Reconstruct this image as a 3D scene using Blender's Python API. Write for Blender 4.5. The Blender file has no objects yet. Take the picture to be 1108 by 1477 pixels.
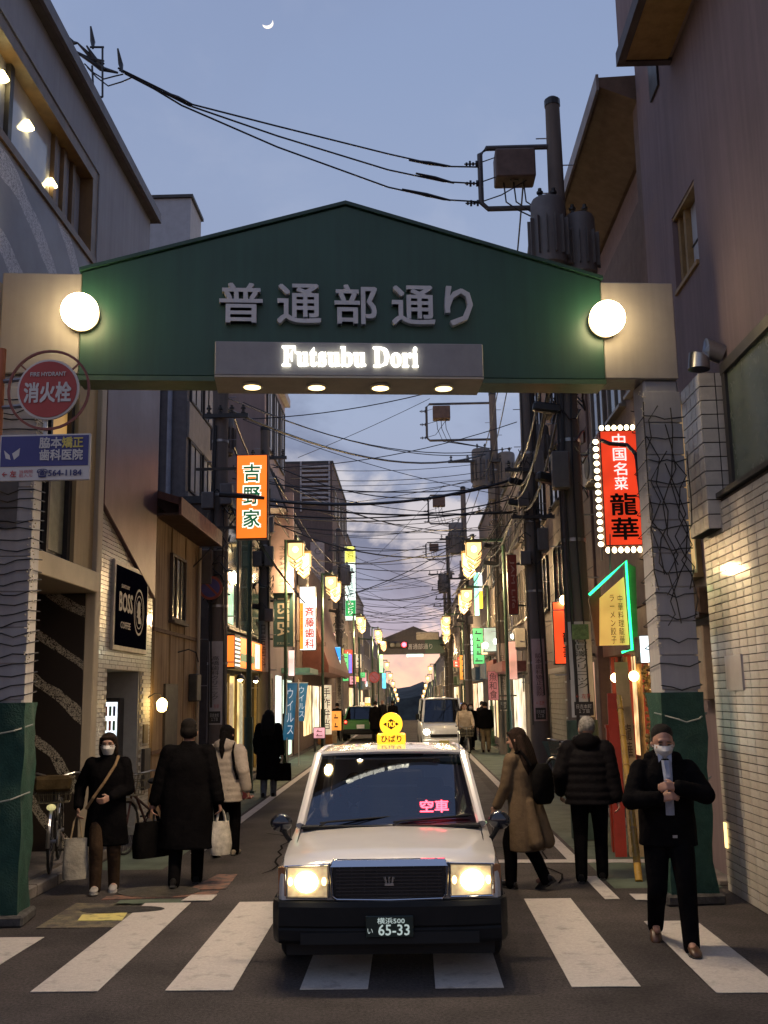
import bpy, bmesh, math, random
from mathutils import Vector, Matrix, noise
random.seed(7)
S = bpy.context.scene
COL = S.collection
R = math.radians
PI = math.pi

# ------------------------------------------------------------------ camera
CAM_H, FOC = 1.95, 1480.0            # eye height (m), focal length in photo pixels
PITCH, YAW, ROLL = R(10.1546), R(1.28945), R(0.9)
cam_d = bpy.data.cameras.new('camera'); cam = bpy.data.objects.new('camera', cam_d); COL.objects.link(cam)
cam_d.sensor_fit = 'VERTICAL'; cam_d.sensor_height = 36.0; cam_d.lens = 36.0 * FOC / 1477.0
cam_d.clip_start = 0.05; cam_d.clip_end = 3000
cam.matrix_world = Matrix.Translation((0, 0, CAM_H)) @ Matrix.Rotation(YAW, 4, 'Z') @ Matrix.Rotation(PI / 2 + PITCH, 4, 'X') @ Matrix.Rotation(-ROLL, 4, 'Z')
S.camera = cam

# ------------------------------------------------------------------ sky, sun, exposure
W = bpy.data.worlds.new('World'); S.world = W; W.use_nodes = True
wn, wl = W.node_tree.nodes, W.node_tree.links
wn.clear()
def wnode(t, **k):
    n = wn.new(t)
    for a, b in k.items():
        if a.startswith('i_'): n.inputs[a[2:]].default_value = b
        else: setattr(n, a, b)
    return n
sky = wnode('ShaderNodeTexSky', sky_type='NISHITA', sun_disc=False)
sky.sun_elevation = R(0.0); sky.sun_rotation = R(4); sky.altitude = 0; sky.air_density = 1.4; sky.dust_density = 2.0; sky.ozone_density = 3.0
tc = wnode('ShaderNodeTexCoord')
sep = wnode('ShaderNodeSeparateXYZ'); wl.new(tc.outputs['Generated'], sep.inputs[0])
zc = wnode('ShaderNodeMath', operation='MAXIMUM'); wl.new(sep.outputs['Z'], zc.inputs[0]); zc.inputs[1].default_value = 0.0
za = wnode('ShaderNodeMath', operation='ADD'); wl.new(zc.outputs[0], za.inputs[0]); za.inputs[1].default_value = 0.42
dx = wnode('ShaderNodeMath', operation='DIVIDE'); wl.new(sep.outputs['X'], dx.inputs[0]); wl.new(za.outputs[0], dx.inputs[1])
dy = wnode('ShaderNodeMath', operation='DIVIDE'); wl.new(sep.outputs['Y'], dy.inputs[0]); wl.new(za.outputs[0], dy.inputs[1])
cmb = wnode('ShaderNodeCombineXYZ'); wl.new(dx.outputs[0], cmb.inputs[0]); wl.new(dy.outputs[0], cmb.inputs[1])
def cloud(scale, lo, hi, off):
    mp = wnode('ShaderNodeMapping'); wl.new(cmb.outputs[0], mp.inputs[0]); mp.inputs['Location'].default_value = off; mp.inputs['Scale'].default_value = (1.0, .8, 1)
    n = wnode('ShaderNodeTexNoise'); n.inputs['Scale'].default_value = scale; n.inputs['Detail'].default_value = 7; n.inputs['Roughness'].default_value = .56; n.inputs['Distortion'].default_value = .35
    wl.new(mp.outputs[0], n.inputs['Vector'])
    m = wnode('ShaderNodeMapRange', interpolation_type='SMOOTHSTEP'); wl.new(n.outputs['Fac'], m.inputs[0]); m.inputs[1].default_value = lo; m.inputs[2].default_value = hi
    return m.outputs[0]
def ramp(fac, stops):
    r = wnode('ShaderNodeValToRGB'); wl.new(fac, r.inputs[0]); e = r.color_ramp.elements
    e[0].position, e[0].color = stops[0][0], (*stops[0][1], 1); e[1].position, e[1].color = stops[-1][0], (*stops[-1][1], 1)
    for p, c in stops[1:-1]: x = e.new(p); x.color = (*c, 1)
    return r.outputs[0]
def mix(f, a, b):
    m = wnode('ShaderNodeMix', data_type='RGBA')
    if isinstance(f, float): m.inputs[0].default_value = f
    else: wl.new(f, m.inputs[0])
    wl.new(a, m.inputs[6]); wl.new(b, m.inputs[7]); return m.outputs[2]
# the dusk air (from the horizon up), the dark under-lit cloud deck and its last lit edges
air = ramp(zc.outputs[0], [(0.0, (1.0, .60, .36)), (.036, (.85, .52, .36)), (.062, (.34, .30, .36)), (.11, (.215, .232, .320)), (.28, (.225, .268, .372)), (.55, (.172, .220, .340)), (1.0, (.12, .165, .31))])
deck = ramp(zc.outputs[0], [(0.0, (.7, .42, .30)), (.045, (.26, .23, .28)), (.15, (.112, .126, .188)), (.4, (.165, .195, .29)), (1.0, (.12, .15, .25))])
lit = ramp(zc.outputs[0], [(0.0, (1.0, .66, .44)), (.07, (.70, .52, .46)), (.14, (.52, .46, .45)), (.22, (.42, .41, .44)), (.4, (.29, .32, .41)), (1.0, (.2, .23, .33))])
c1 = cloud(2.6, .42, .58, (3.1, 1.7, 0)); c2 = cloud(3.6, .49, .60, (7.4, 2.2, 3.0))
hi = wnode('ShaderNodeMapRange'); wl.new(zc.outputs[0], hi.inputs[0]); hi.inputs[1].default_value = .46; hi.inputs[2].default_value = .30; hi.inputs[3].default_value = .22; hi.inputs[4].default_value = 1.0
def mul(a, b):
    m = wnode('ShaderNodeMath', operation='MULTIPLY'); wl.new(a, m.inputs[0])
    if isinstance(b, float): m.inputs[1].default_value = b
    else: wl.new(b, m.inputs[1])
    return m.outputs[0]
skyc = mix(mul(mul(c1, .85), hi.outputs[0]), air, deck)
skyc = mix(mul(mul(c2, .80), hi.outputs[0]), skyc, lit)
bg1 = wnode('ShaderNodeBackground'); wl.new(sky.outputs[0], bg1.inputs[0]); bg1.inputs[1].default_value = 0.05 * .5
bg2 = wnode('ShaderNodeBackground'); wl.new(skyc, bg2.inputs[0]); bg2.inputs[1].default_value = 1.6
addn = wnode('ShaderNodeAddShader'); wl.new(bg1.outputs[0], addn.inputs[0]); wl.new(bg2.outputs[0], addn.inputs[1])
wo = wnode('ShaderNodeOutputWorld'); wl.new(addn.outputs[0], wo.inputs[0])
sun_d = bpy.data.lights.new('sun', 'SUN'); sun = bpy.data.objects.new('sun', sun_d); COL.objects.link(sun)
sun_d.energy = 0.03; sun_d.angle = R(20); sun_d.color = (1, .8, .65); sun.rotation_euler = (R(-88), 0, R(-4))
S.view_settings.view_transform = 'Standard'; S.view_settings.look = 'None'; S.view_settings.gamma = 1; S.view_settings.exposure = 0
S.view_settings.use_curve_mapping = False
S.cycles.use_denoising = True; S.cycles.max_bounces = 6; S.cycles.diffuse_bounces = 3; S.cycles.glossy_bounces = 3; S.cycles.transmission_bounces = 6
S.cycles.sample_clamp_indirect = 3.0; S.cycles.caustics_reflective = False; S.cycles.caustics_refractive = False

# ------------------------------------------------------------------ from photo pixel to a point of the place
def _ray(x, y):
    a, b = x - 554.0, 738.5 - y
    a, b = a * math.cos(ROLL) + b * math.sin(ROLL), -a * math.sin(ROLL) + b * math.cos(ROLL)
    f = Vector((-math.sin(YAW) * math.cos(PITCH), math.cos(YAW) * math.cos(PITCH), math.sin(PITCH)))
    r = Vector((math.cos(YAW), math.sin(YAW), 0)); u = Vector((math.sin(YAW) * math.sin(PITCH), -math.cos(YAW) * math.sin(PITCH), math.cos(PITCH)))
    return f + r * a / FOC + u * b / FOC
def at(x, y, Y=None, X=None, Z=None):
    d = _ray(x, y); o = Vector((0, 0, CAM_H))
    t = Y / d.y if Y is not None else X / d.x if X is not None else (Z - CAM_H) / d.z
    return o + d * t

# ------------------------------------------------------------------ materials
MATS = {}
def M(name, col=(.5, .5, .5), rough=.7, metal=0.0, var=.12, scale=6.0, bump=0.0, emit=0.0, ecol=None, streak=0.0, spec=.5, coat=0.0, alpha=1.0, trans=0.0, dirt=None, bscale=None, fine=0.0, rpos=(.30, .66)):
    if name in MATS: return MATS[name]
    m = bpy.data.materials.new(name); m.use_nodes = True; n, l = m.node_tree.nodes, m.node_tree.links
    b = n['Principled BSDF']; b.inputs['Roughness'].default_value = rough; b.inputs['Metallic'].default_value = metal
    b.inputs['Specular IOR Level'].default_value = spec; b.inputs['Base Color'].default_value = (*col, 1)
    if coat: b.inputs['Coat Weight'].default_value = coat; b.inputs['Coat Roughness'].default_value = .06
    if trans: b.inputs['Transmission Weight'].default_value = trans
    if alpha < 1: b.inputs['Alpha'].default_value = alpha
    if emit: b.inputs['Emission Color'].default_value = (*(ecol or col), 1); b.inputs['Emission Strength'].default_value = emit
    t = n.new('ShaderNodeTexCoord')
    if var or streak or dirt:
        ns = n.new('ShaderNodeTexNoise'); ns.inputs['Scale'].default_value = scale; ns.inputs['Detail'].default_value = 8; ns.inputs['Roughness'].default_value = .62
        l.new(t.outputs['Object'], ns.inputs['Vector'])
        fac = ns.outputs['Fac']
        rp = n.new('ShaderNodeValToRGB'); e = rp.color_ramp.elements
        d = dirt or tuple(c * (1 - 2.2 * var) for c in col)
        e[0].position = rpos[0]; e[0].color = (*[max(0, c) for c in d], 1); e[1].position = rpos[1]; e[1].color = (*[min(1, c * (1 + var)) for c in col], 1)
        if streak:
            mp = n.new('ShaderNodeMapping'); mp.inputs['Scale'].default_value = (9, 9, .45); l.new(t.outputs['Object'], mp.inputs[0])
            n2 = n.new('ShaderNodeTexNoise'); n2.inputs['Scale'].default_value = 1.3; n2.inputs['Detail'].default_value = 5; l.new(mp.outputs[0], n2.inputs['Vector'])
            mm = n.new('ShaderNodeMix'); mm.data_type = 'FLOAT'; mm.inputs[0].default_value = streak; l.new(fac, mm.inputs[2]); l.new(n2.outputs['Fac'], mm.inputs[3]); fac = mm.outputs[0]
        l.new(fac, rp.inputs[0]); l.new(rp.outputs[0], b.inputs['Base Color'])
        if fine:       # grit: stones and worn specks
            n3 = n.new('ShaderNodeTexNoise'); n3.inputs['Scale'].default_value = 42; n3.inputs['Detail'].default_value = 4; n3.inputs['Roughness'].default_value = .75; l.new(t.outputs['Object'], n3.inputs['Vector'])
            m3 = n.new('ShaderNodeMapRange'); l.new(n3.outputs['Fac'], m3.inputs[0]); m3.inputs[1].default_value = .34; m3.inputs[2].default_value = .66; m3.inputs[3].default_value = 1 - fine; m3.inputs[4].default_value = 1 + fine
            x3 = n.new('ShaderNodeMix'); x3.data_type = 'RGBA'; x3.blend_type = 'MULTIPLY'; x3.inputs[0].default_value = 1.0; l.new(rp.outputs[0], x3.inputs[6]); l.new(m3.outputs[0], x3.inputs[7]); l.new(x3.outputs[2], b.inputs['Base Color'])
        mr = n.new('ShaderNodeMapRange'); l.new(ns.outputs['Fac'], mr.inputs[0]); mr.inputs[3].default_value = min(1, rough + .12); mr.inputs[4].default_value = max(.03, rough - .10)
        if metal < .5 and not coat: l.new(mr.outputs[0], b.inputs['Roughness'])
    if bump:
        nb = n.new('ShaderNodeTexNoise'); nb.inputs['Scale'].default_value = bscale or scale * 9; nb.inputs['Detail'].default_value = 5; l.new(t.outputs['Object'], nb.inputs['Vector'])
        bp = n.new('ShaderNodeBump'); bp.inputs['Strength'].default_value = bump; bp.inputs['Distance'].default_value = .01
        l.new(nb.outputs['Fac'], bp.inputs['Height']); l.new(bp.outputs[0], b.inputs['Normal'])
    MATS[name] = m; return m
def EM(name, col, k, var=0.0, scale=3.0):
    """a lit, glowing face (lamp glass, backlit sign, lit window)"""
    if name in MATS: return MATS[name]
    m = bpy.data.materials.new(name); m.use_nodes = True; n, l = m.node_tree.nodes, m.node_tree.links
    b = n['Principled BSDF']; b.inputs['Base Color'].default_value = (*[min(.8, c * .6 + .05) for c in col], 1); b.inputs['Roughness'].default_value = .35
    b.inputs['Emission Color'].default_value = (*col, 1); b.inputs['Emission Strength'].default_value = k
    if var:
        t = n.new('ShaderNodeTexCoord'); ns = n.new('ShaderNodeTexNoise'); ns.inputs['Scale'].default_value = scale; ns.inputs['Detail'].default_value = 2; l.new(t.outputs['Object'], ns.inputs['Vector'])
        mr = n.new('ShaderNodeMapRange'); l.new(ns.outputs['Fac'], mr.inputs[0]); mr.inputs[1].default_value = .3; mr.inputs[2].default_value = .7; mr.inputs[3].default_value = k * (1 - var); mr.inputs[4].default_value = k * (1 + var)
        l.new(mr.outputs[0], b.inputs['Emission Strength'])
    MATS[name] = m; return m

# ------------------------------------------------------------------ objects
ORG = {}
def _link(o, parent):
    COL.objects.link(o)
    if parent is not None: o.parent = parent
def tag(o, label=None, cat=None, group=None, kind=None):
    for k, v in (('label', label), ('category', cat), ('group', group), ('kind', kind)):
        if v: o[k] = v
    return o
def thing(name, label, cat, loc=(0, 0, 0), rz=0.0, group=None):
    o = bpy.data.objects.new(name, None); COL.objects.link(o); o.empty_display_size = .2
    o.location = loc; o.rotation_euler = (0, 0, rz); ORG[o.name] = Vector(loc) if rz == 0 else None
    return tag(o, label, cat, group)
class MB:
    """collects shapes; build() links them as one mesh object"""
    def __init__(s): s.v, s.f, s.mi, s.cur = [], [], [], 0
    def add(s, vs, fs):
        k = len(s.v); s.v += [tuple(v) for v in vs]; s.f += [tuple(i + k for i in f) for f in fs]; s.mi += [s.cur] * len(fs); return s
    def box(s, x0, x1, y0, y1, z0, z1):
        return s.add([(x, y, z) for z in (z0, z1) for y in (y0, y1) for x in (x0, x1)], [(0, 2, 3, 1), (4, 5, 7, 6), (0, 1, 5, 4), (2, 6, 7, 3), (0, 4, 6, 2), (1, 3, 7, 5)])
    def obox(s, c, size, rx=0, ry=0, rz=0):
        m = Matrix.Translation(c) @ Matrix.Rotation(rz, 4, 'Z') @ Matrix.Rotation(ry, 4, 'Y') @ Matrix.Rotation(rx, 4, 'X')
        a, b, d = size[0] / 2, size[1] / 2, size[2] / 2
        return s.add([m @ Vector((x, y, z)) for z in (-d, d) for y in (-b, b) for x in (-a, a)], [(0, 2, 3, 1), (4, 5, 7, 6), (0, 1, 5, 4), (2, 6, 7, 3), (0, 4, 6, 2), (1, 3, 7, 5)])
    def loft(s, rings, closed=True, caps=True):
        n = len(rings[0]); vs = [p for r in rings for p in r]; fs = []
        for i in range(len(rings) - 1):
            for j in range(n if closed else n - 1):
                k = (j + 1) % n; fs.append((i * n + j, i * n + k, (i + 1) * n + k, (i + 1) * n + j))
        if caps and closed: fs += [tuple(range(n))[::-1], tuple(range((len(rings) - 1) * n, len(rings) * n))]
        return s.add(vs, fs)
    def ring(s, c, d, r, n, r2=None, up=None):
        d = Vector(d).normalized(); a = Vector(up) if up else (Vector((0, 0, 1)) if abs(d.z) < .9 else Vector((1, 0, 0)))
        u = d.cross(a).normalized(); w = u.cross(d).normalized(); c = Vector(c); r2 = r if r2 is None else r2
        return [c + u * (r * math.cos(2 * PI * i / n)) + w * (r2 * math.sin(2 * PI * i / n)) for i in range(n)]
    def cyl(s, p0, p1, r0, r1=None, n=10, caps=True):
        p0, p1 = Vector(p0), Vector(p1); d = p1 - p0
        return s.loft([s.ring(p0, d, r0, n), s.ring(p1, d, r0 if r1 is None else r1, n)], caps=caps)
    def tube(s, pts, r, n=6):
        pts = [Vector(p) for p in pts]; rs = []
        for i, p in enumerate(pts):
            d = pts[min(i + 1, len(pts) - 1)] - pts[max(i - 1, 0)]
            rs.append(s.ring(p, d, r[i] if isinstance(r, (list, tuple)) else r, n))
        return s.loft(rs)
    def sph(s, c, r, nu=12, nv=8):
        rx, ry, rz = r if isinstance(r, (list, tuple)) else (r, r, r); c = Vector(c); vs = [c + Vector((0, 0, -rz))]; fs = []
        for i in range(1, nv):
            t = -PI / 2 + PI * i / nv
            vs += [c + Vector((rx * math.cos(t) * math.cos(2 * PI * j / nu), ry * math.cos(t) * math.sin(2 * PI * j / nu), rz * math.sin(t))) for j in range(nu)]
        vs.append(c + Vector((0, 0, rz)))
        for j in range(nu):
            k = (j + 1) % nu; fs.append((0, 1 + k, 1 + j)); fs.append((len(vs) - 1, 1 + (nv - 2) * nu + j, 1 + (nv - 2) * nu + k))
            for i in range(nv - 2): fs.append((1 + i * nu + j, 1 + i * nu + k, 1 + (i + 1) * nu + k, 1 + (i + 1) * nu + j))
        return s.add(vs, fs)
    def prism(s, pts, d):
        """flat outline (3-D points in one plane) pushed along vector d"""
        n = len(pts); a = [Vector(p) for p in pts]; b = [p + Vector(d) for p in a]
        return s.add(a + b, [tuple(range(n))[::-1], tuple(range(n, 2 * n))] + [(i, (i + 1) % n, n + (i + 1) % n, n + i) for i in range(n)])
    def quad(s, *p): return s.add(p, [tuple(range(len(p)))])
    def lathe(s, c, prof, n=14):
        c = Vector(c); return s.loft([[c + Vector((r * math.cos(2 * PI * i / n), r * math.sin(2 * PI * i / n), z)) for i in range(n)] for r, z in prof])
    def xf(s, m, start=0): s.v[start:] = [tuple(m @ Vector(v)) for v in s.v[start:]]; return s
    def build(s, name, mats, parent=None, org=None, smooth=False, bevel=0.0, local=False, seg=1, sharp=35):
        mats = mats if isinstance(mats, (list, tuple)) else [mats]
        me = bpy.data.meshes.new(name)
        if parent is not None: o_ = ORG.get(parent.name)
        else:
            o_ = Vector(org) if org is not None else None
            if o_ is None:
                xs, ys, zs = zip(*s.v); o_ = Vector(((min(xs) + max(xs)) / 2, (min(ys) + max(ys)) / 2, min(zs)))
        if local or o_ is None: o_ = Vector((0, 0, 0))
        me.from_pydata([(v[0] - o_.x, v[1] - o_.y, v[2] - o_.z) for v in s.v], [], s.f)
        for m in mats: me.materials.append(m)
        if len(mats) > 1: me.polygons.foreach_set('material_index', s.mi)
        bm = bmesh.new(); bm.from_mesh(me); bmesh.ops.recalc_face_normals(bm, faces=bm.faces); bm.to_mesh(me); bm.free()
        if smooth:
            me.polygons.foreach_set('use_smooth', [True] * len(me.polygons))
            me.set_sharp_from_angle(angle=R(sharp))
        o = bpy.data.objects.new(name, me); _link(o, parent)
        if parent is None: o.location = o_; ORG[o.name] = o_
        else: ORG[o.name] = ORG.get(parent.name)
        if bevel:
            b = o.modifiers.new('edge', 'BEVEL'); b.width = bevel; b.segments = seg; b.limit_method = 'ANGLE'; b.angle_limit = R(40)
        return o
def box(name, mat, parent, x0, x1, y0, y1, z0, z1, bevel=0.0, local=False):
    return MB().box(x0, x1, y0, y1, z0, z1).build(name, mat, parent, bevel=bevel, local=local)
def dup(o, parent=None, mats=None):
    c = o.copy(); _link(c, parent); ORG[c.name] = ORG.get(o.name)
    for ch in list(o.children): dup(ch, c)
    return c
def lettering(s, mat, parent, c, w=None, h=None, right=(1, 0, 0), up=(0, 0, 1), bold=0.0, depth=.006, name='lettering', local=False, stretch=True, spacing=None):
    """writing centred on c, fitted into w x h; right and up give its plane"""
    cu = bpy.data.curves.new('t', 'FONT'); cu.body = s; cu.size = 1; cu.extrude = 0; cu.resolution_u = 2
    if '\n' in s: cu.space_line = spacing or 1.0
    cu.align_x = 'CENTER'
    t = bpy.data.objects.new('t', cu); me = bpy.data.meshes.new_from_object(t); bpy.data.objects.remove(t); bpy.data.curves.remove(cu)
    me.name = name
    xs = [v.co.x for v in me.vertices]; ys = [v.co.y for v in me.vertices]
    if not xs: return None
    tw, th = max(xs) - min(xs), max(ys) - min(ys); cx, cy = (max(xs) + min(xs)) / 2, (max(ys) + min(ys)) / 2
    sx = w / tw if w else h / th; sy = h / th if h else sx
    if not stretch: sx = sy = min(sx, sy)
    rt, upv = Vector(right).normalized(), Vector(up).normalized(); nrm = rt.cross(upv)
    o_ = Vector((0, 0, 0)) if local or ORG.get(parent.name) is None else ORG[parent.name]
    c = Vector(c) - o_; vv = [v.co.copy() for v in me.vertices]; ff = [tuple(p.vertices) for p in me.polygons]; ex = depth if depth > .008 else 0.0
    vs, fs = [], []
    for q, (bx_, by_) in enumerate([(0, 0)] + ([(-1, -1), (1, 1), (-1, 1), (1, -1)] if bold else [])):      # strokes are thickened by copies, each on a plane of its own
        k = len(vs); base = c + nrm * (depth * .5 + .0006 * q); pv = [base + rt * ((v.x - cx + bx_ * bold) * sx) + upv * ((v.y - cy + by_ * bold) * sy) for v in vv]
        if ex:
            n_ = len(pv); ed = {}
            for f in ff:
                for i in range(len(f)): e = (f[i], f[(i + 1) % len(f)]); ed[e] = 1
            vs += pv + [p_ + nrm * (-depth) for p_ in pv]
            fs += [tuple(i + k for i in f) for f in ff] + [(k + e1, k + e0, k + e0 + n_, k + e1 + n_) for (e0, e1) in ed if (e1, e0) not in ed]
        else: vs += pv; fs += [tuple(i + k for i in f) for f in ff]
    me = bpy.data.meshes.new(name); me.from_pydata(vs, [], fs)
    me.materials.clear(); me.materials.append(mat)
    o = bpy.data.objects.new(name, me); _link(o, parent); ORG[o.name] = ORG.get(parent.name); return o
def light(kind, name, loc, power, col, parent=None, size=.1, **k):
    d = bpy.data.lights.new(name, kind); d.energy = power; d.color = col
    if kind != 'SUN': d.shadow_soft_size = size
    o = bpy.data.objects.new(name, d); _link(o, parent)
    o_ = ORG.get(parent.name) if parent is not None else None
    o.location = Vector(loc) - (o_ or Vector((0, 0, 0)))
    for a, b in k.items(): setattr(d, a, b)
    return o
WARM = (1.0, .72, .38)

def GL(name, tint=(.25, .27, .28), rough=.02, refl=1.5):
    """clear or tinted pane: see-through with mirror reflections that grow at grazing angles"""
    if name in MATS: return MATS[name]
    m = bpy.data.materials.new(name); m.use_nodes = True; n, l = m.node_tree.nodes, m.node_tree.links; n.clear()
    tr = n.new('ShaderNodeBsdfTransparent'); tr.inputs[0].default_value = (*tint, 1); g = n.new('ShaderNodeBsdfGlossy'); g.inputs['Roughness'].default_value = rough; g.inputs['Color'].default_value = (1, 1, 1, 1)
    fr = n.new('ShaderNodeFresnel'); fr.inputs[0].default_value = refl; mx = n.new('ShaderNodeMixShader'); l.new(fr.outputs[0], mx.inputs[0]); l.new(tr.outputs[0], mx.inputs[1]); l.new(g.outputs[0], mx.inputs[2])
    o = n.new('ShaderNodeOutputMaterial'); l.new(mx.outputs[0], o.inputs[0]); MATS[name] = m; return m
# ================================================================== ground, road, paint
asph = M('asphalt', (.058, .049, .047), .86, var=.24, scale=.9, bump=1.0, bscale=130, spec=.3, fine=.55)
asph2 = M('asphalt_patch', (.075, .066, .062), .85, var=.2, scale=2.2, bump=.9, bscale=160, spec=.3)
paint_w = M('road_paint_white', (.44, .405, .37), .75, var=.05, scale=6, bump=.6, bscale=110, dirt=(.27, .245, .225), fine=.13, rpos=(.27, .45))
paint_g = M('road_paint_green', (.085, .115, .080), .8, var=.2, scale=2.0, bump=.5, bscale=120)
paint_y = M('tactile_yellow', (.50, .43, .14), .75, var=.15, scale=12, bump=.3, dirt=(.22, .19, .08), rpos=(.34, .5))
paint_r = M('road_paint_red', (.15, .075, .052), .8, var=.3, scale=9.0, bump=.4, dirt=(.06, .05, .047), rpos=(.40, .55))
gutter_m = M('gutter_concrete', (.17, .15, .135), .85, var=.25, scale=2.5, bump=.5)
earth = M('ground_dark', (.05, .046, .042), .95, var=.2, scale=.4)
def zg(y):                                   # the street falls away beyond the second gate
    return 0.0 if y < 84 else -min(7.0, (y - 84) * .042)
ys = [-60, -20, 0, 10, 30, 60, 84, 100, 130, 170, 220, 300, 700, 2000]
def sheet(name, mat, x0, x1, dz, y0=-60, y1=260, kind='structure'):
    b = MB(); yy = [y0] + [y for y in ys if y0 < y < y1] + [y1]
    for a, c in zip(yy, yy[1:]): b.quad((x0, a, zg(a) + dz), (x1, a, zg(a) + dz), (x1, c, zg(c) + dz), (x0, c, zg(c) + dz))
    return tag(b.build(name, mat, org=(0, 0, 0)), kind=kind)
sheet('ground', earth, -900, 900, -.02, -300, 2000)
road = sheet('road', asph, -60, 60, 0.0, -60, 11.2)
road2 = MB()
for a, c in zip([11.2, 30, 60, 84, 100, 130, 170, 220], [30, 60, 84, 100, 130, 170, 220, 260]): road2.quad((-6, a, zg(a)), (6, a, zg(a)), (6, c, zg(c)), (-6, c, zg(c)))
road2 = tag(road2.build('road', asph, org=(0, 0, 0)), kind='structure')
sheet('pavement_left', paint_g, -3.78, -2.92, .004, 12.4, 84)
sheet('pavement_right', paint_g, 2.02, 3.1, .004, 10.9, 84)
def mark(name, mat, poly, z=.008, parent=None):
    return MB().prism([(x, y, z - .003) for x, y in poly], (0, 0, .004)).build(name, mat, parent or road)
for i in range(-1, 6):                        # zebra crossing: 3 m long bars every 0.9 m
    x = -1.70 + .915 * (i - 0)
    if i == -1: x = -2.62
    w = .46
    y0, y1 = (7.37, 10.40)
    if i == 4: y0, y1 = 7.20, 9.36
    if i == 5: continue
    mark('crossing_bar', paint_w, [(x, y0), (x + w, y0), (x + w * .99, y1), (x + .01, y1)])
mark('crossing_bar', paint_w, [(-3.62, 7.42), (-3.14, 7.42), (-3.10, 9.0), (-3.58, 9.0)])
for side in (-1, 1):
    x = -2.85 if side < 0 else 1.82
    b = [(x, 13.6 if side < 0 else 10.35), (x + .14, 13.6 if side < 0 else 10.35), (x + .14, 84), (x, 84)]
    if side > 0:
        mark('edge_line', paint_w, [(x, 10.35), (x + .14, 10.35), (x + .14, 11.6), (x, 11.6)], parent=road2); mark('edge_line', paint_w, [(x, 12.6), (x + .14, 12.6), (x + .14, 84), (x, 84)], parent=road2)
    else: mark('edge_line', paint_w, b, parent=road2)
mark('stop_line', paint_w, [(.98, 12.55), (2.75, 12.45), (2.75, 12.68), (.98, 12.78)], z=.010, parent=road2)
mark('stop_line', paint_w, [(2.10, 10.28), (2.72, 10.22), (2.72, 10.52), (2.10, 10.58)], z=.010)
mark('tactile_patch', paint_y, [(-3.02, 9.62), (-2.62, 9.62), (-2.66, 9.95), (-3.06, 9.88)], z=.010)
mark('yellow_patch', M('worn_yellow', (.125, .105, .062), .85, var=.3, scale=6, bump=.5, dirt=(.065, .055, .048), rpos=(.40, .62), fine=.3), [(-3.3, 9.35), (-2.45, 9.35), (-2.35, 10.35), (-3.3, 10.45)], z=.006)
mark('red_patch', paint_r, [(-3.1, 10.6), (-2.0, 10.75), (-2.0, 11.0), (-3.1, 10.8)], z=.006)
mark('red_patch', paint_r, [(-2.35, 11.1), (-1.95, 11.1), (-1.98, 12.0), (-2.2, 12.0)], z=.006, parent=road2)
mark('green_patch', paint_g, [(-2.9, 10.30), (-2.25, 10.30), (-2.25, 10.58), (-2.9, 10.58)], z=.006)
mark('white_patch', paint_w, [(-2.28, 10.48), (-1.98, 10.48), (-1.98, 10.78), (-2.24, 10.78)], z=.010)
def manhole(c, r, ry, z=.009):
    p = MB().prism([(c[0] + r * math.cos(t * PI / 12), c[1] + ry * math.sin(t * PI / 12), z - .004) for t in range(24)], (0, 0, .006))
    o = p.build('manhole_cover', M('iron_cover', (.075, .07, .065), .55, metal=.6, var=.25, scale=14, bump=.8), road2 if c[1] > 11.2 else road); 
    return o
manhole((-2.62, 11.0), .42, .30); manhole((-2.75, 10.1), .40, .16)
manhole((.55, 15.5), .32, .32); manhole((-1.3, 21.0), .3, .3)
for poly in ([(-1.6, 14), (-.3, 14), (-.4, 19), (-1.5, 19)], [(.6, 17), (1.6, 17), (1.6, 26), (.8, 26)]): mark('repair_patch', asph2, poly, z=.006, parent=road2)
rk = random.Random(8)
for x, y, n_, d_ in ((-2.2, 6.2, 14, .1), (-.6, 12.8, 16, 1.5), (1.5, 11.2, 10, 1.3), (-1.7, 12.0, 14, 1.2)):       # sealed cracks
    pts = []; 
    for k in range(n_): pts.append((x, y)); d_ += rk.uniform(-.45, .45); x += .28 * math.cos(d_); y += .28 * math.sin(d_)
    b = MB(); rows = [[(px_ - .012, py_ - .010, .0085), (px_ + .012, py_ + .010, .0085)] for px_, py_ in pts]; b.loft(rows, closed=False); b.build('crack_seal', M('tar', (.022, .019, .018), .95, var=.1, spec=.0), road)
# left kerb step along the near shops and gutters
for x0, x1, y0, y1, z1 in ((-4.0, -3.82, 9.6, 13.3, .12), (-4.05, -3.84, 16.3, 30, .10)):
    n = int((y1 - y0) / .6)
    for k in range(n): MB().box(x0, x1, y0 + (y1 - y0) * k / n, y0 + (y1 - y0) * (k + .97) / n, 0, z1).build('kerb_stone', gutter_m, road2, bevel=.012)
n = 26
for k in range(n): MB().box(3.1, 3.28, 11 + k * .6, 11 + k * .6 + .585, 0, .05).build('gutter_lid', gutter_m, road2, bevel=.008)
# low dark wooded rise at the street's far end
hb = MB(); prof = []
for i in range(61):
    x = -150 + i * 5; h = 9.5 + 2.2 * noise.noise((x * .03, 2, 0)) + 3.0 * noise.noise((x * .12, 5, 0)) + 1.5 * noise.noise((x * .5, 9, 0)); prof.append((x, h))
hb.loft([[(x, 300, -8) for x, h in prof], [(x, 312, h * .55 - 4) for x, h in prof], [(x, 330, h - 6) for x, h in prof], [(x, 420, h - 4) for x, h in prof], [(x, 500, -8) for x, h in prof]], closed=False)
tag(hb.build('hill', M('wooded_hill', (.03, .035, .03), .95, var=.3, scale=.3, bump=.5), org=(0, 300, -8)), kind='structure')
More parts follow.
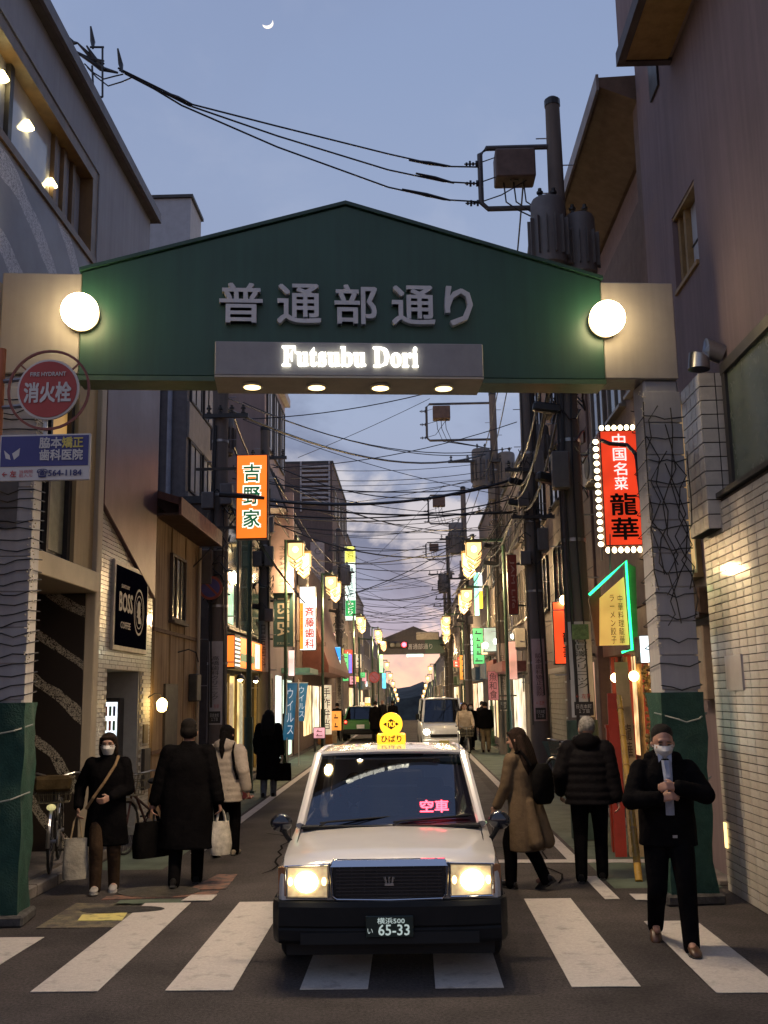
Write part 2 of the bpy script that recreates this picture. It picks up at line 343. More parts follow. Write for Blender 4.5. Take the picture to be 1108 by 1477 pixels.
# ================================================================== the green street gate
def gate():
    g = thing('street_gate', 'green gabled street gate spanning the road with two round lamps', 'gate', (-.56, 9.70, 0), R(5.8))
    green = M('gate_green', (.018, .070, .045), .42, var=.12, scale=1.1, streak=.55)
    beige = M('gate_beige_panel', (.33, .30, .275), .55, var=.09, scale=2, streak=.4)
    grey = M('letter_grey', (.60, .60, .61), .5, var=.05)
    L = lambda b, n, m, p=g, **k: b.build(n, m, p, local=True, **k)
    z0, zc, za, hw, dp = 5.04, 6.10, 6.86, 2.60, .30
    f = MB().prism([(-hw, 0, z0), (hw, 0, z0), (hw, 0, zc), (0, 0, za), (-hw, 0, zc)], (0, dp, 0))
    fas = L(f, 'fascia', green, bevel=.012)
    L(MB().prism([(-hw - .02, -.03, zc + .0), (0, -.03, za + .003), (hw + .02, -.03, zc + .0), (hw + .02, -.03, zc + .035), (0, -.03, za + .04), (-hw - .02, -.03, zc + .035)], (0, dp + .06, 0)), 'coping', M('gate_green_dark', (.014, .05, .035), .4), fas)
    L(MB().box(-hw, hw, -.012, dp + .012, z0 - .05, z0 - .002), 'lower_edge', M('gate_edge', (.05, .10, .05), .35, var=.1), fas)
    for s, x0, x1 in ((-1, -3.36, -hw - .003), (1, hw + .003, 3.36)):
        e = L(MB().box(x0, x1, .02, .42, z0 + .02, zc - .012), 'end_panel', beige, bevel=.01)
    # columns with clad faces, taped netting at the foot
    clad = M('column_cladding', (.36, .35, .36), .6, var=.10, scale=2, streak=.5, bump=.1)
    net = M('green_netting', (.012, .055, .038), .8, var=.14, scale=9, bump=1.0, bscale=60)
    for s in (-1, 1):
        cx0, cx1 = (-3.42, -2.99) if s < 0 else (3.0, 3.36)
        c = L(MB().box(cx0, cx1, .06, .40, 0, z0 + .018), 'column', clad, bevel=.02)
        # cladding panels
        n = 9
        for k in range(n):
            a = 1.96 + (z0 - .1 - 1.96) * k / n; b_ = 1.96 + (z0 - .1 - 1.96) * (k + 1) / n
            L(MB().box(cx0 - .012, cx1 + .012, .045, .058, a + .006, b_ - .006), 'cladding_panel', clad, c, bevel=.004)
        # netting: an uneven wrapped sleeve
        rings = []
        for k in range(14):
            z = .10 + 1.84 * k / 13; ring = []
            for j in range(28):
                t = j / 28 * 4; q = int(t); u = t - q
                ex = .034 + .018 * noise.noise((j * .5, z * 2.2, s * 3)) + .012 * math.sin(z * 9 + j)
                X0, X1, Y0, Y1 = cx0 - ex, cx1 + ex, .06 - ex, .40 + ex
                ring.append([(X0 + (X1 - X0) * u, Y0, z), (X1, Y0 + (Y1 - Y0) * u, z), (X1 - (X1 - X0) * u, Y1, z), (X0, Y1 - (Y1 - Y0) * u, z)][q])
            rings.append(ring)
        nt = L(MB().loft(rings), 'netting_wrap', net, c, smooth=True, sharp=70)
        for z in (1.72, 1.12):
            pts = [(cx0 - .08, .10, z + .03), (cx0 + .1, -.03, z - .03), ((cx0 + cx1) / 2, -.04, z - .06), (cx1 - .05, -.03, z - .03), (cx1 + .08, .12, z + .02)]
            L(MB().tube(pts, .008), 'tie_cord', M('cord_grey', (.25, .27, .24), .7), c)
        L(MB().box(cx0 - .10, cx1 + .10, -.02, .46, 0, .10), 'foot_block', M('foot_concrete', (.07, .065, .06), .9, var=.3, bump=.6), c, bevel=.02)
        # wound fairy-light wire
        rnd = random.Random(5 + s); pts = []
        turns = 30 if s < 0 else 13
        for k in range(turns * 4):
            q = k % 4; e = .022
            x = (cx0 - e, cx1 + e, cx1 + e, cx0 - e)[q]; y = (.045 - e, .045 - e, .43, .43)[q]
            z = 2.0 + (4.9 - 2.0) * ((k // 4) + (0, 0, .35, .7)[q]) / turns + rnd.uniform(-.014, .014)
            pts.append((x, y, z))
            if q == 0: pts += [((cx0 * (1 - u) + cx1 * u), .045 - e - .006 * rnd.random(), z + rnd.uniform(-.03, .02) - .02 * math.sin(u * 3)) for u in (.25, .5, .75)]
        L(MB().tube(pts, .006, 4), 'wound_wire', M('wire_black', (.012, .012, .012), .5, var=0), c)
        bb = MB()
        for k in range(150):
            z = rnd.uniform(2.3, 4.95); x = (cx1 + .02 if s < 0 else cx0 - .02) + rnd.uniform(-.035, .03)
            bb.sph((x, .03 + rnd.uniform(-.02, .03), z), rnd.uniform(.005, .010), 6, 4)
        o = L(bb, 'fairy_lights', M('fairy_bulbs', (.55, .5, .4), .25, var=0), c); o['kind'] = 'stuff'
        if s < 0:      # cut-out panel above the sign
            L(MB().box(cx0 + .05, cx0 + .30, .030, .044, 3.55, 4.0), 'column_hatch', M('hatch_dark', (.10, .095, .10), .6), c)
        else:
            for k in range(9):     # dried creeper stems on the right column
                x = rnd.uniform(cx0, cx1); z = rnd.uniform(2.3, 3.2); p = []
                for q in range(9): p.append((x, .02 - rnd.random() * .03, z)); x = min(cx1 + .03, max(cx0 - .03, x + rnd.uniform(-.12, .12))); z += rnd.uniform(.1, .3)
                L(MB().tube([q for q in p if q[2] < 5.0], .006, 4), 'creeper_stem', M('creeper', (.03, .024, .02), .9, var=.2), c)
    # raised characters
    for ch, x, w in zip('普通部通り', (-1.04, -.47, .09, .665, 1.12), (.41, .42, .41, .42, .27)): lettering(ch, grey, fas, (x, -.035, 5.775), w, .40, bold=.014, depth=.07, local=True)
    # hanging name box with downlights
    bx = MB().box(-1.28, 1.33, -.16, -.002, 5.005, 5.345)
    nb = L(bx, 'name_box', M('name_box_grey', (.30, .29, .29), .5, var=.06, streak=.3), bevel=.008)
    lettering('𝐅𝐮𝐭𝐬𝐮𝐛𝐮 𝐃𝐨𝐫𝐢', EM('lit_letters', (1.0, .98, .86), 2.4), nb, (.025, -.174, 5.195), 1.32, .20, bold=.012, depth=.03, local=True)
    sof = L(MB().prism([(-1.28, -.16, 5.003), (1.33, -.16, 5.003), (1.33, .26, 4.965), (-1.28, .26, 4.965)], (0, 0, -.018)), 'soffit', M('soffit_cream', (.46, .41, .32), .45, var=.06), nb)
    for k in range(4):
        x = -.93 + k * .63; zz = 4.972; 
        d = L(MB().lathe((x, .04, zz - .020), [(.085, 0), (.085, .012), (.10, .014), (.105, -.006), (.088, -.008)], 18), 'downlight', M('lamp_trim', (.6, .55, .45), .3), nb)
        L(MB().lathe((x, .04, zz - .032), [(.001, 0), (.082, 0), (.082, .004), (.001, .004)], 18), 'lamp_glass', EM('downlight_glass', (1.0, .72, .30), 4.5), d)
        lo = light('SPOT', 'downlight_beam', (x, .04, zz - .07), 250, (1, .76, .50), g, size=.06, spot_size=R(150), spot_blend=.9)
    # globe lamps
    for x in (-2.57, 2.60):
        b = L(MB().cyl((x, .0, 5.63), (x, -.06, 5.63), .165, .165, 28), 'lamp_base', M('lamp_ring', (.30, .26, .20), .35, metal=.3))
        L(MB().sph((x, -.16, 5.63), (.178, .165, .178), 28, 16), 'lamp_globe', EM('globe_glass', (1.0, .76, .40), 21), b, smooth=True)
    return g
gate()
# ================================================================== building helpers
glass = M('window_glass', (.035, .04, .05), .06, var=0, spec=.9)
glass_w = M('window_sky_pale', (.42, .43, .46), .12, var=.05, spec=.8)  # pale colour stands in for bright sky mirrored in the panes
alu = M('aluminium_frame', (.22, .20, .18), .4, metal=.6, var=.08)
dkframe = M('dark_frame', (.035, .03, .027), .45, var=.1)
conc = M('concrete', (.26, .25, .24), .85, var=.16, scale=2, streak=.5, bump=.25)
metal_d = M('painted_metal_dark', (.05, .05, .052), .5, metal=.3, var=.15)
steel = M('steel', (.35, .35, .36), .35, metal=.8, var=.1)
rust = M('rusty_iron', (.10, .06, .04), .8, metal=.2, var=.3)
cream = M('cream_paint', (.50, .42, .30), .55, var=.08, scale=2, streak=.4)
white_p = M('white_paint', (.70, .69, .66), .5, var=.07, scale=2)
shut_m = M('shutter_slats', (.20, .17, .13), .5, metal=.2, var=.1)
def win(p, s, X, ya, yb, z0, z1, g=None, fr=None, n=2, t=.05, name='window', sill=True):
    """a window in a street-facing wall; s is -1 on the left side of the street and 1 on the right"""
    fr = fr or alu; g = g or glass; q = lambda d: X - s * d
    def bx(b, d0, d1, y0, y1, a, c): x0, x1 = sorted((q(d0), q(d1))); b.box(x0, x1, y0, y1, a, c)
    w = t; b = MB()
    bx(b, .002, .06, ya - w, ya, z0 - w, z1 + w); bx(b, .002, .06, yb, yb + w, z0 - w, z1 + w); bx(b, .002, .06, ya, yb, z1, z1 + w); bx(b, .002, .06, ya, yb, z0 - w, z0)
    for k in range(1, n):
        y = ya + (yb - ya) * k / n; bx(b, .012, .048, y - w * .4, y + w * .4, z0, z1)
    o = b.build(name, fr, p)
    for k in range(n):
        b = MB(); y0 = ya + (yb - ya) * k / n; y1 = ya + (yb - ya) * (k + 1) / n
        bx(b, .006, .02 + .008 * (k % 2), y0 + .001, y1 - .001, z0 + .001, z1 - .001); b.build('pane', g, o)
    if sill:
        b = MB(); bx(b, .002, .11, ya - w * 1.6, yb + w * 1.6, z0 - w - .05, z0 - w - .002); b.build('sill', fr, o)
    return o
def fwin(p, Y, xa, xb, z0, z1, g=None, fr=None, n=2, t=.05, name='window'):
    """the same in a wall that looks at the crossing"""
    fr = fr or alu; g = g or glass; w = t; b = MB()
    for x0, x1, a, c in ((xa - w, xa, z0 - w, z1 + w), (xb, xb + w, z0 - w, z1 + w), (xa, xb, z1, z1 + w), (xa, xb, z0 - w, z0)): b.box(x0, x1, Y - .06, Y - .002, a, c)
    for k in range(1, n): x = xa + (xb - xa) * k / n; b.box(x - w * .4, x + w * .4, Y - .048, Y - .012, z0, z1)
    o = b.build(name, fr, p)
    for k in range(n): MB().box(xa + (xb - xa) * k / n + .001, xa + (xb - xa) * (k + 1) / n - .001, Y - .02 - .008 * (k % 2), Y - .006, z0 + .001, z1 - .001).build('pane', g, o)
    return o
def block(name, label, s, X, y0, y1, h, mat, depth=6.0, cap=True, cat='building', capmat=None):
    x0, x1 = sorted((X, X + s * depth)); zb = min(zg(y0), zg(y1)) - .05
    t = thing(name, label, cat, ((x0 + x1) / 2, (y0 + y1) / 2, zb + .05))
    w = MB().box(x0, x1, y0, y1, zb, h).build('wall', mat, t, bevel=.015)
    if cap: MB().box(x0 - .06, x1 + .06, y0 + .02, y1 - .02, h + .002, h + .14).build('parapet_cap', capmat or metal_d, t, bevel=.01)
    return t
def shutter(p, s, X, ya, yb, z0, z1, mat=None, pitch=.11):
    """a rolled-down shop shutter of single slats"""
    q = lambda d: X - s * d; f = MB(); x0, x1 = sorted((q(.002), q(.05)))
    f.box(x0, x1, ya - .05, ya, z0, z1 + .12); f.box(x0, x1, yb, yb + .05, z0, z1 + .12); f.box(x0, x1, ya, yb, z1, z1 + .12)
    o = f.build('shutter', alu, p); n = int((z1 - z0) / pitch); me = None
    for k in range(n):
        a = z0 + (z1 - z0) * k / n; b = MB(); x0, x1 = sorted((q(.004), q(.03))); b.box(x0, x1, ya, yb, a + .006, a + (z1 - z0) / n - .006); b.build('slat', mat or shut_m, o)
    return o
def arcs_print(name, base, ink, centre, period, width, thr, rough=.5, ax=(0, 1, 1)):
    """dark or grey wall printed with loose arcs of scribbled white letters"""
    m = M(name, base, rough, var=.1, scale=1.2); n, l = m.node_tree.nodes, m.node_tree.links; b = n['Principled BSDF']
    def math_(op, a, c):
        x = n.new('ShaderNodeMath'); x.operation = op
        for i, v in enumerate((a, c)):
            if v is None: continue
            if isinstance(v, (int, float)): x.inputs[i].default_value = v
            else: l.new(v, x.inputs[i])
        return x.outputs[0]
    t = n.new('ShaderNodeTexCoord'); vm = n.new('ShaderNodeVectorMath'); vm.operation = 'SUBTRACT'; l.new(t.outputs['Object'], vm.inputs[0]); vm.inputs[1].default_value = centre
    mpn = n.new('ShaderNodeMapping'); mpn.inputs['Scale'].default_value = ax; l.new(vm.outputs[0], mpn.inputs[0])
    ln = n.new('ShaderNodeVectorMath'); ln.operation = 'LENGTH'; l.new(mpn.outputs[0], ln.inputs[0])
    n1 = n.new('ShaderNodeTexNoise'); n1.inputs['Scale'].default_value = 1.1; l.new(t.outputs['Object'], n1.inputs['Vector'])
    rr = math_('ADD', ln.outputs['Value'], math_('MULTIPLY', n1.outputs['Fac'], .35))
    fr = math_('PINGPONG', rr, period); band = math_('LESS_THAN', fr, width)
    n2 = n.new('ShaderNodeTexNoise'); n2.inputs['Scale'].default_value = 30; n2.inputs['Detail'].default_value = 1; n2.inputs['Distortion'].default_value = 2.5; l.new(t.outputs['Object'], n2.inputs['Vector'])
    k = math_('MULTIPLY', band, math_('GREATER_THAN', n2.outputs['Fac'], thr))
    mx = n.new('ShaderNodeMix'); mx.data_type = 'RGBA'; l.new(k, mx.inputs[0]); src = b.inputs['Base Color'].links[0].from_socket; l.new(src, mx.inputs[6]); mx.inputs[7].default_value = (*ink, 1); l.new(mx.outputs[2], b.inputs['Base Color'])
    return m
# ================================================================== left side of the street
XL = -4.05
def near_left():
    t = thing('corner_building', 'grey corner shop building with long brown framed window and overhanging flat roof', 'building', (-6.5, 10.5, 0))
    wallg = arcs_print('grey_wall_print', (.29, .30, .35), (.66, .66, .70), (0, -1.2, 4.2), .42, .13, .47)
    plain = M('grey_render', (.32, .33, .375), .75, var=.08, scale=1.5, streak=.5, bump=.2)
    bk = -9.0
    top = lambda y: 9.56
    # upper storey, with the long opening
    MB().box(bk, XL, 7.0, 12.62, 6.12, 7.56).build('wall', wallg, t)
    MB().prism([(bk, 7.0, 8.86), (bk, 12.62, 8.86), (bk, 12.62, top(12.62)), (bk, 7.0, top(7.0))], (XL - bk, 0, 0)).build('wall', plain, t)
    MB().prism([(bk, 12.624, 6.12), (bk, 15.40, 6.12), (bk, 15.40, top(15.40)), (bk, 12.624, top(12.624))], (XL - bk, 0, 0)).build('wall', plain, t)
    MB().box(bk, XL - .35, 7.0, 12.62, 7.562, 8.858).build('window_recess', M('room_dark', (.10, .085, .07), .8), t)
    wood = M('brown_window_wood', (.16, .095, .045), .45, var=.2, scale=5, streak=.3)
    w = MB().box(XL - .34, XL + .02, 7.0, 12.615, 8.70, 8.855).build('window', wood, t)
    for n_, a in (('sill', (XL - .34, XL + .03, 7.0, 12.615, 7.565, 7.66)), ('jamb', (XL - .34, XL + .02, 12.40, 12.615, 7.662, 8.698))): box(n_, wood, w, *a)
    for y in (9.95, 11.35, 11.68, 12.02): box('mullion', wood if y > 11 else dkframe, w, XL - .22, XL - .10, y - .05, y + .05, 7.662, 8.698)
    for y0, y1 in ((7.0, 9.89), (10.01, 11.29), (11.41, 11.62), (11.74, 11.96), (12.08, 12.39)): box('pane', M('sky_pane', (.44, .45, .50), .05, var=.03, spec=1.0), w, XL - .17, XL - .15, y0, y1, 7.664, 8.696)  # light base colour of the panes stands in for reflected sky
    for y, z in ((9.75, 8.42), (10.5, 8.30), (11.3, 8.02)):
        l_ = MB().lathe((XL - .13, y, z), [(.01, .10), (.02, .09), (.075, 0), (.07, -.005), (.01, .0)], 10).build('pendant_lamp', EM('pendant', (1, .8, .35), 16), w)
    box('window_trim', plain, w, XL - .002, XL + .035, 7.0, 12.70, 8.87, 8.95); box('window_trim', plain, w, XL - .002, XL + .035, 12.62, 12.70, 7.5, 8.868)
    # sloping roof edge
    prf = lambda x0, x1, dz0, dz1: [(x0, 7.0, top(7) + dz0), (x0, 15.5, top(15.5) + dz0), (x0, 15.5, top(15.5) + dz1), (x0, 7.0, top(7) + dz1)]
    MB().prism(prf(bk, 0, .002, .14), (XL + .10 - bk, 0, 0)).build('roof', M('roof_edge_brown', (.085, .075, .075), .6, var=.12), t)
    MB().prism(prf(XL + .104, 0, .0, .16), (.05, 0, 0)).build('roof_fascia', M('fascia_mauve', (.13, .11, .115), .5, var=.1), t)
    # first floor: ochre panel, dark window, cream beam and pier
    och = M('ochre_panel', (.50, .36, .17), .6, var=.10, scale=1.5, streak=.4)
    box('wall', och, t, bk, XL, 12.25, 12.98, 3.56, 6.118)
    box('wall', och, t, bk, XL, 7.0, 10.75, 3.56, 6.118)
    box('pier', cream, t, XL - .07, XL + .06, 12.984, 13.20, 0, 6.30, bevel=.01)
    MB().box(bk, XL - .072, 12.99, 13.20, 0, 3.296).build('shop_return', arcs_print('dark_return_print', (.022, .016, .012), (.40, .36, .28), (-1.6, 0, -2.2), .26, .055, .47, rough=.3, ax=(1, 0, 1)), t); box('wall', och, t, bk, XL - .072, 12.99, 13.20, 3.56, 6.30)
    w = box('window', dkframe, t, bk, XL - .12, 10.752, 12.248, 3.56, 6.118)
    for y0, y1, z0, z1, m in ((10.95, 11.42, 3.7, 5.95, glass), (11.52, 12.12, 4.85, 5.9, EM('amber_room', (.9, .5, .14), .35, .5, 1.5)), (11.52, 12.12, 3.68, 4.70, M('pale_blind', (.30, .29, .18), .5, var=.12))):
        box('pane', m, w, XL - .118, XL - .10, y0, y1, z0, z1)
    for a in ((10.75, 12.25, 4.72, 4.83), (11.44, 11.50, 3.58, 6.1), (12.14, 12.247, 3.58, 6.1)): box('bar', dkframe, w, XL - .118, XL - .05, *a)
    box('beam', M('cream_beam', (.56, .46, .31), .5, var=.06, scale=2), t, bk, XL + .10, 7.0, 12.98, 3.30, 3.558, bevel=.01)
    # dark shop glazing printed with arcs of white lettering
    sh = arcs_print('dark_shop_print', (.030, .022, .016), (.42, .38, .30), (0, -2.2, -1.5), .40, .11, .49, rough=.18)
    MB().box(bk, XL - .85, 7.0, 12.98, 0, 3.298).build('shop_front', sh, t)
    for y in (10.2, 11.2, 12.2): box('post', dkframe, t, XL - .84, XL - .77, y - .05, y + .05, .12, 3.296)
    box('plinth', gutter_m, t, XL - .84, XL + .04, 7.0, 12.98, 0, .14)
    # brown strip with white letters standing by the entrance
    st = box('letter_board', M('board_dark', (.02, .016, .013), .5), t, XL - .02, XL + .02, 10.05, 10.45, .2, 2.3)
near_left()
def tile_house():
    t = thing('tiled_shop', 'white tiled shop with dark coffee sign and plum metal panel above', 'building', (-6.5, 14.7, 0))
    y0, y1, bk = 13.21, 16.16, -9.0
    core = M('tile_bed', (.36, .33, .27), .8, var=.1)
    d0, d1, dh = 13.86, 15.58, 2.36
    box('wall', core, t, bk, XL - .02, y0, d0, 0, dh); box('wall', core, t, bk, XL - .02, d1, y1, 0, dh)
    MB().box(bk, XL - .02, y0, y1, dh + .002, 7.3).build('wall', core, t)
    box('entrance_recess', M('entry_grey', (.34, .34, .33), .6, var=.06), t, bk, XL - .75, d0 + .002, d1 - .002, 0, dh)
    box('entrance_jamb', M('entry_grey', (.34, .34, .33), .6), t, XL - .748, XL - .03, d1 - .06, d1 - .002, 0, dh)
    # small white tiles in running bond
    tl = MB(); th, tw = .058, .20; rnd = random.Random(3)
    zt = lambda y: 4.50 + (3.52 - 4.50) * (y - 13.3) / (16.05 - 13.3)
    r = 0; z = .05
    while z < 4.5:
        y = y0 + .005 - (tw / 2 if r % 2 else 0)
        while y < y1:
            a, b = max(y, y0 + .004), min(y + tw - .008, y1 - .004)
            if b - a > .02 and not (z < dh + .01 and b > d0 and a < d1) and z + th < zt((a + b) / 2) + .1: tl.box(XL - .0198, XL - .003 + rnd.uniform(-.002, .002), a, b, z, z + th - .008)
            y += tw
        z += th; r += 1
    o = tl.build('tiles', M('white_tile', (.74, .70, .61), .22, var=.08, scale=3, coat=.3), t); o['kind'] = 'stuff'
    MB().prism([(XL - .018, y0 + .03, 4.50), (XL - .018, y1 - .08, 3.51), (XL - .018, y1 - .08, 7.35), (XL - .018, y0 + .03, 7.35)], (.075, 0, 0)).build('metal_panel', M('plum_panel', (.15, .085, .088), .38, metal=.35, var=.08, scale=1.5, streak=.4), t, bevel=.01)
    # coffee sign board
    sg = box('coffee_sign', M('sign_rim', (.45, .40, .33), .4), t, XL - .002, XL + .045, 13.86, 15.68, 2.62, 3.86, bevel=.01)
    face = box('sign_face', M('sign_navy', (.006, .006, .013), .6, var=.05, spec=0.0), sg, XL + .046, XL + .052, 13.93, 15.61, 2.69, 3.79)
    ink = M('sign_ink', (.50, .46, .42), .5, var=.05)
    for tx, yy, zz, w, h in (('SUNTORY', 14.38, 3.52, .42, .05), ('BOSS', 14.42, 3.30, .68, .26), ('COFFEE', 14.42, 2.98, .50, .09)): lettering(tx, ink, sg, (XL + .054, yy, zz), w, h, right=(0, 1, 0), bold=.02)
    ring = MB()
    for r_, w_ in ((.27, .028), (.20, .015)): 
        for k in range(28):
            a0, a1 = 2 * PI * k / 28, 2 * PI * (k + 1) / 28; c = (15.14, 3.22)
            ring.quad(*[(XL + .055, c[0] + q * math.cos(a) * .95, c[1] + q * math.sin(a) * 1.15) for q, a in ((r_, a0), (r_ + w_, a0), (r_ + w_, a1), (r_, a1))])
    ring.build('emblem', ink, sg)
    MB().prism([(XL + .054, 15.14 + a * .75, 3.22 + b * .75) for a, b in ((-.05, -.22), (.14, -.22), (.13, -.12), (.07, -.07), (.10, .02), (.07, .10), (.08, .18), (-.02, .23), (-.12, .17), (-.13, .05), (-.17, -.01), (-.12, -.04), (-.16, -.10), (-.06, -.12))], (.003, 0, 0)).build('emblem', ink, sg)
    # lit drinks display in the entrance, wall lantern and name plate
    v = MB().box(-4.66, -4.28, d1 - .32, d1 - .062, .10, 1.98).build('drinks_machine', M('machine_dark', (.03, .03, .035), .4), t, bevel=.015)
    box('lit_panel', EM('machine_light', (.85, .95, 1.0), 1.5, .25, 14), v, -4.63, -4.31, d1 - .328, d1 - .322, 1.25, 1.92); box('lit_panel', EM('machine_light2', (.95, .9, .75), 1.1, .4, 22), v, -4.63, -4.31, d1 - .328, d1 - .322, .78, 1.20)
    rnd = random.Random(2)
    for r_ in range(3):
        for k in range(5): box('bottle', M('bottle%d' % ((r_ + k) % 4), [(.5, .1, .05), (.1, .25, .1), (.12, .1, .3), (.5, .4, .1)][(r_ + k) % 4], .3, var=0), v, -4.61 + k * .06, -4.575 + k * .06, d1 - .338, d1 - .329, 1.30 + r_ * .21, 1.44 + r_ * .21)
    l_ = MB().tube([(XL, 16.0, 1.98), (XL + .10, 16.0, 2.04), (XL + .20, 16.0, 2.02), (XL + .22, 16.0, 1.97)], .012).build('wall_lantern', dkframe, t)
    MB().lathe((XL + .22, 16.0, 1.76), [(.03, 0), (.07, .03), (.085, .14), (.05, .19), (.015, .21)], 8).build('lantern_glass', EM('lantern_amber', (1.0, .66, .22), 22), l_)
    box('name_plate', M('brass', (.28, .2, .08), .35, metal=.7), t, XL - .002, XL + .02, 15.74, 15.98, 1.30, 1.58); box('notice_case', dkframe, t, XL - .002, XL + .05, 15.70, 16.05, .62, 1.22)
tile_house()
def old_house():
    t = thing('old_house', 'weathered ochre plaster house with tin eave and narrow window', 'house', (-6.5, 18, 0))
    och = M('ochre_plaster', (.42, .30, .17), .9, var=.2, scale=1.1, streak=.6, bump=.5, dirt=(.15, .085, .04)); y0, y1, bk = 16.20, 19.62, -7.2
    box('wall', och, t, bk, XL, y0, y1, 0, 5.05)
    for k in range(4):      # battens that cover the sheet joints
        y = y0 + .05 + k * 1.1; box('batten', och, t, XL - .002, XL + .02, y, y + .04, .5, 4.9)
    for z in (1.1, 3.02): box('string_course', M('batten_dark', (.16, .09, .05), .8), t, XL - .002, XL + .03, y0, y1, z, z + .06)
    MB().prism([(XL + .42, y0 - .1, 5.02), (XL + .42, y0 - .1, 5.14), (bk, y0 - .1, 6.3), (bk, y0 - .1, 6.15)], (0, y1 - y0 + .2, 0)).build('roof', M('tin_roof', (.16, .065, .045), .5, metal=.3, var=.2, streak=.5), t)
    MB().box(XL + .40, XL + .44, y0 - .1, y1 + .1, 4.86, 5.15).build('eave_board', M('eave_red', (.20, .085, .055), .6, var=.2), t)
    MB().box(XL, XL + .398, y0 - .05, y1 + .05, 4.86, 4.90).build('soffit', M('soffit_dark', (.09, .05, .03), .8), t)
    win(t, -1, XL, 17.30, 18.30, 3.32, 4.36, M('old_pane', (.12, .11, .09), .15, spec=.8), M('old_window_frame', (.09, .06, .04), .7), 3)
    MB().tube([(XL + .06, 19.45, .1), (XL + .06, 19.45, 4.8)], .035, 8).build('drain_pipe', cream, t)
    MB().tube([(XL + .02, 17.9, 2.75), (XL + .2, 17.95, 2.8), (XL + .3, 18.1, 2.75), (XL + .28, 18.4, 2.6)], .012).build('cable_bracket', dkframe, t)
    box('door', M('old_door', (.06, .045, .035), .6, var=.2), t, XL - .002, XL + .04, 17.0, 17.9, .12, 2.2)
    bx = MB().box(XL - .002, XL + .16, 18.9, 19.3, 1.9, 2.4).build('meter_box', metal_d, t, bevel=.02)
old_house()
def tower_block():
    t = thing('office_block', 'dark office block behind old house with rows of pale windows and stair tower', 'building', (-8, 28, 0))
    X, y0, y1 = -5.3, 24.0, 32.5
    m = M('office_dark', (.10, .09, .095), .8, var=.15, streak=.4)
    box('wall', m, t, -13, X, y0, y1, 0, 11.2)
    box('stair_tower', M('tower_skylit', (.36, .385, .43), .7, var=.06, streak=.3), t, -13, X, y0 + .02, 25.3, 11.202, 14.42)  # paler than the block below: sky light put into its colour
    box('tower_cap', metal_d, t, -13.1, X + .06, y0 - .04, 25.36, 14.422, 14.50)
    band = M('office_band', (.20, .18, .175), .75, var=.1, streak=.3)
    for z in (4.6, 6.85, 9.1): 
        box('spandrel', band, t, X - .002, X + .06, y0 + .05, y1, z - .9, z)
        for k in range(5): win(t, -1, X, y0 + .35 + k * 1.6, y0 + 1.55 + k * 1.6, z + .12, z + 1.28, glass_w, dkframe, 2, sill=False)
    for x in (-5.7, -6.0): MB().cyl((x, y0 - .06, .1), (x, y0 - .06, 11.0), .06, n=8).build('drain_pipe', M('pipe_blue', (.20, .21, .26), .5), t)
    for z in (5.8, 7.9, 10): fwin(t, y0, -8.6, -7.4, z, z + 1.1, glass, dkframe)
tower_block()
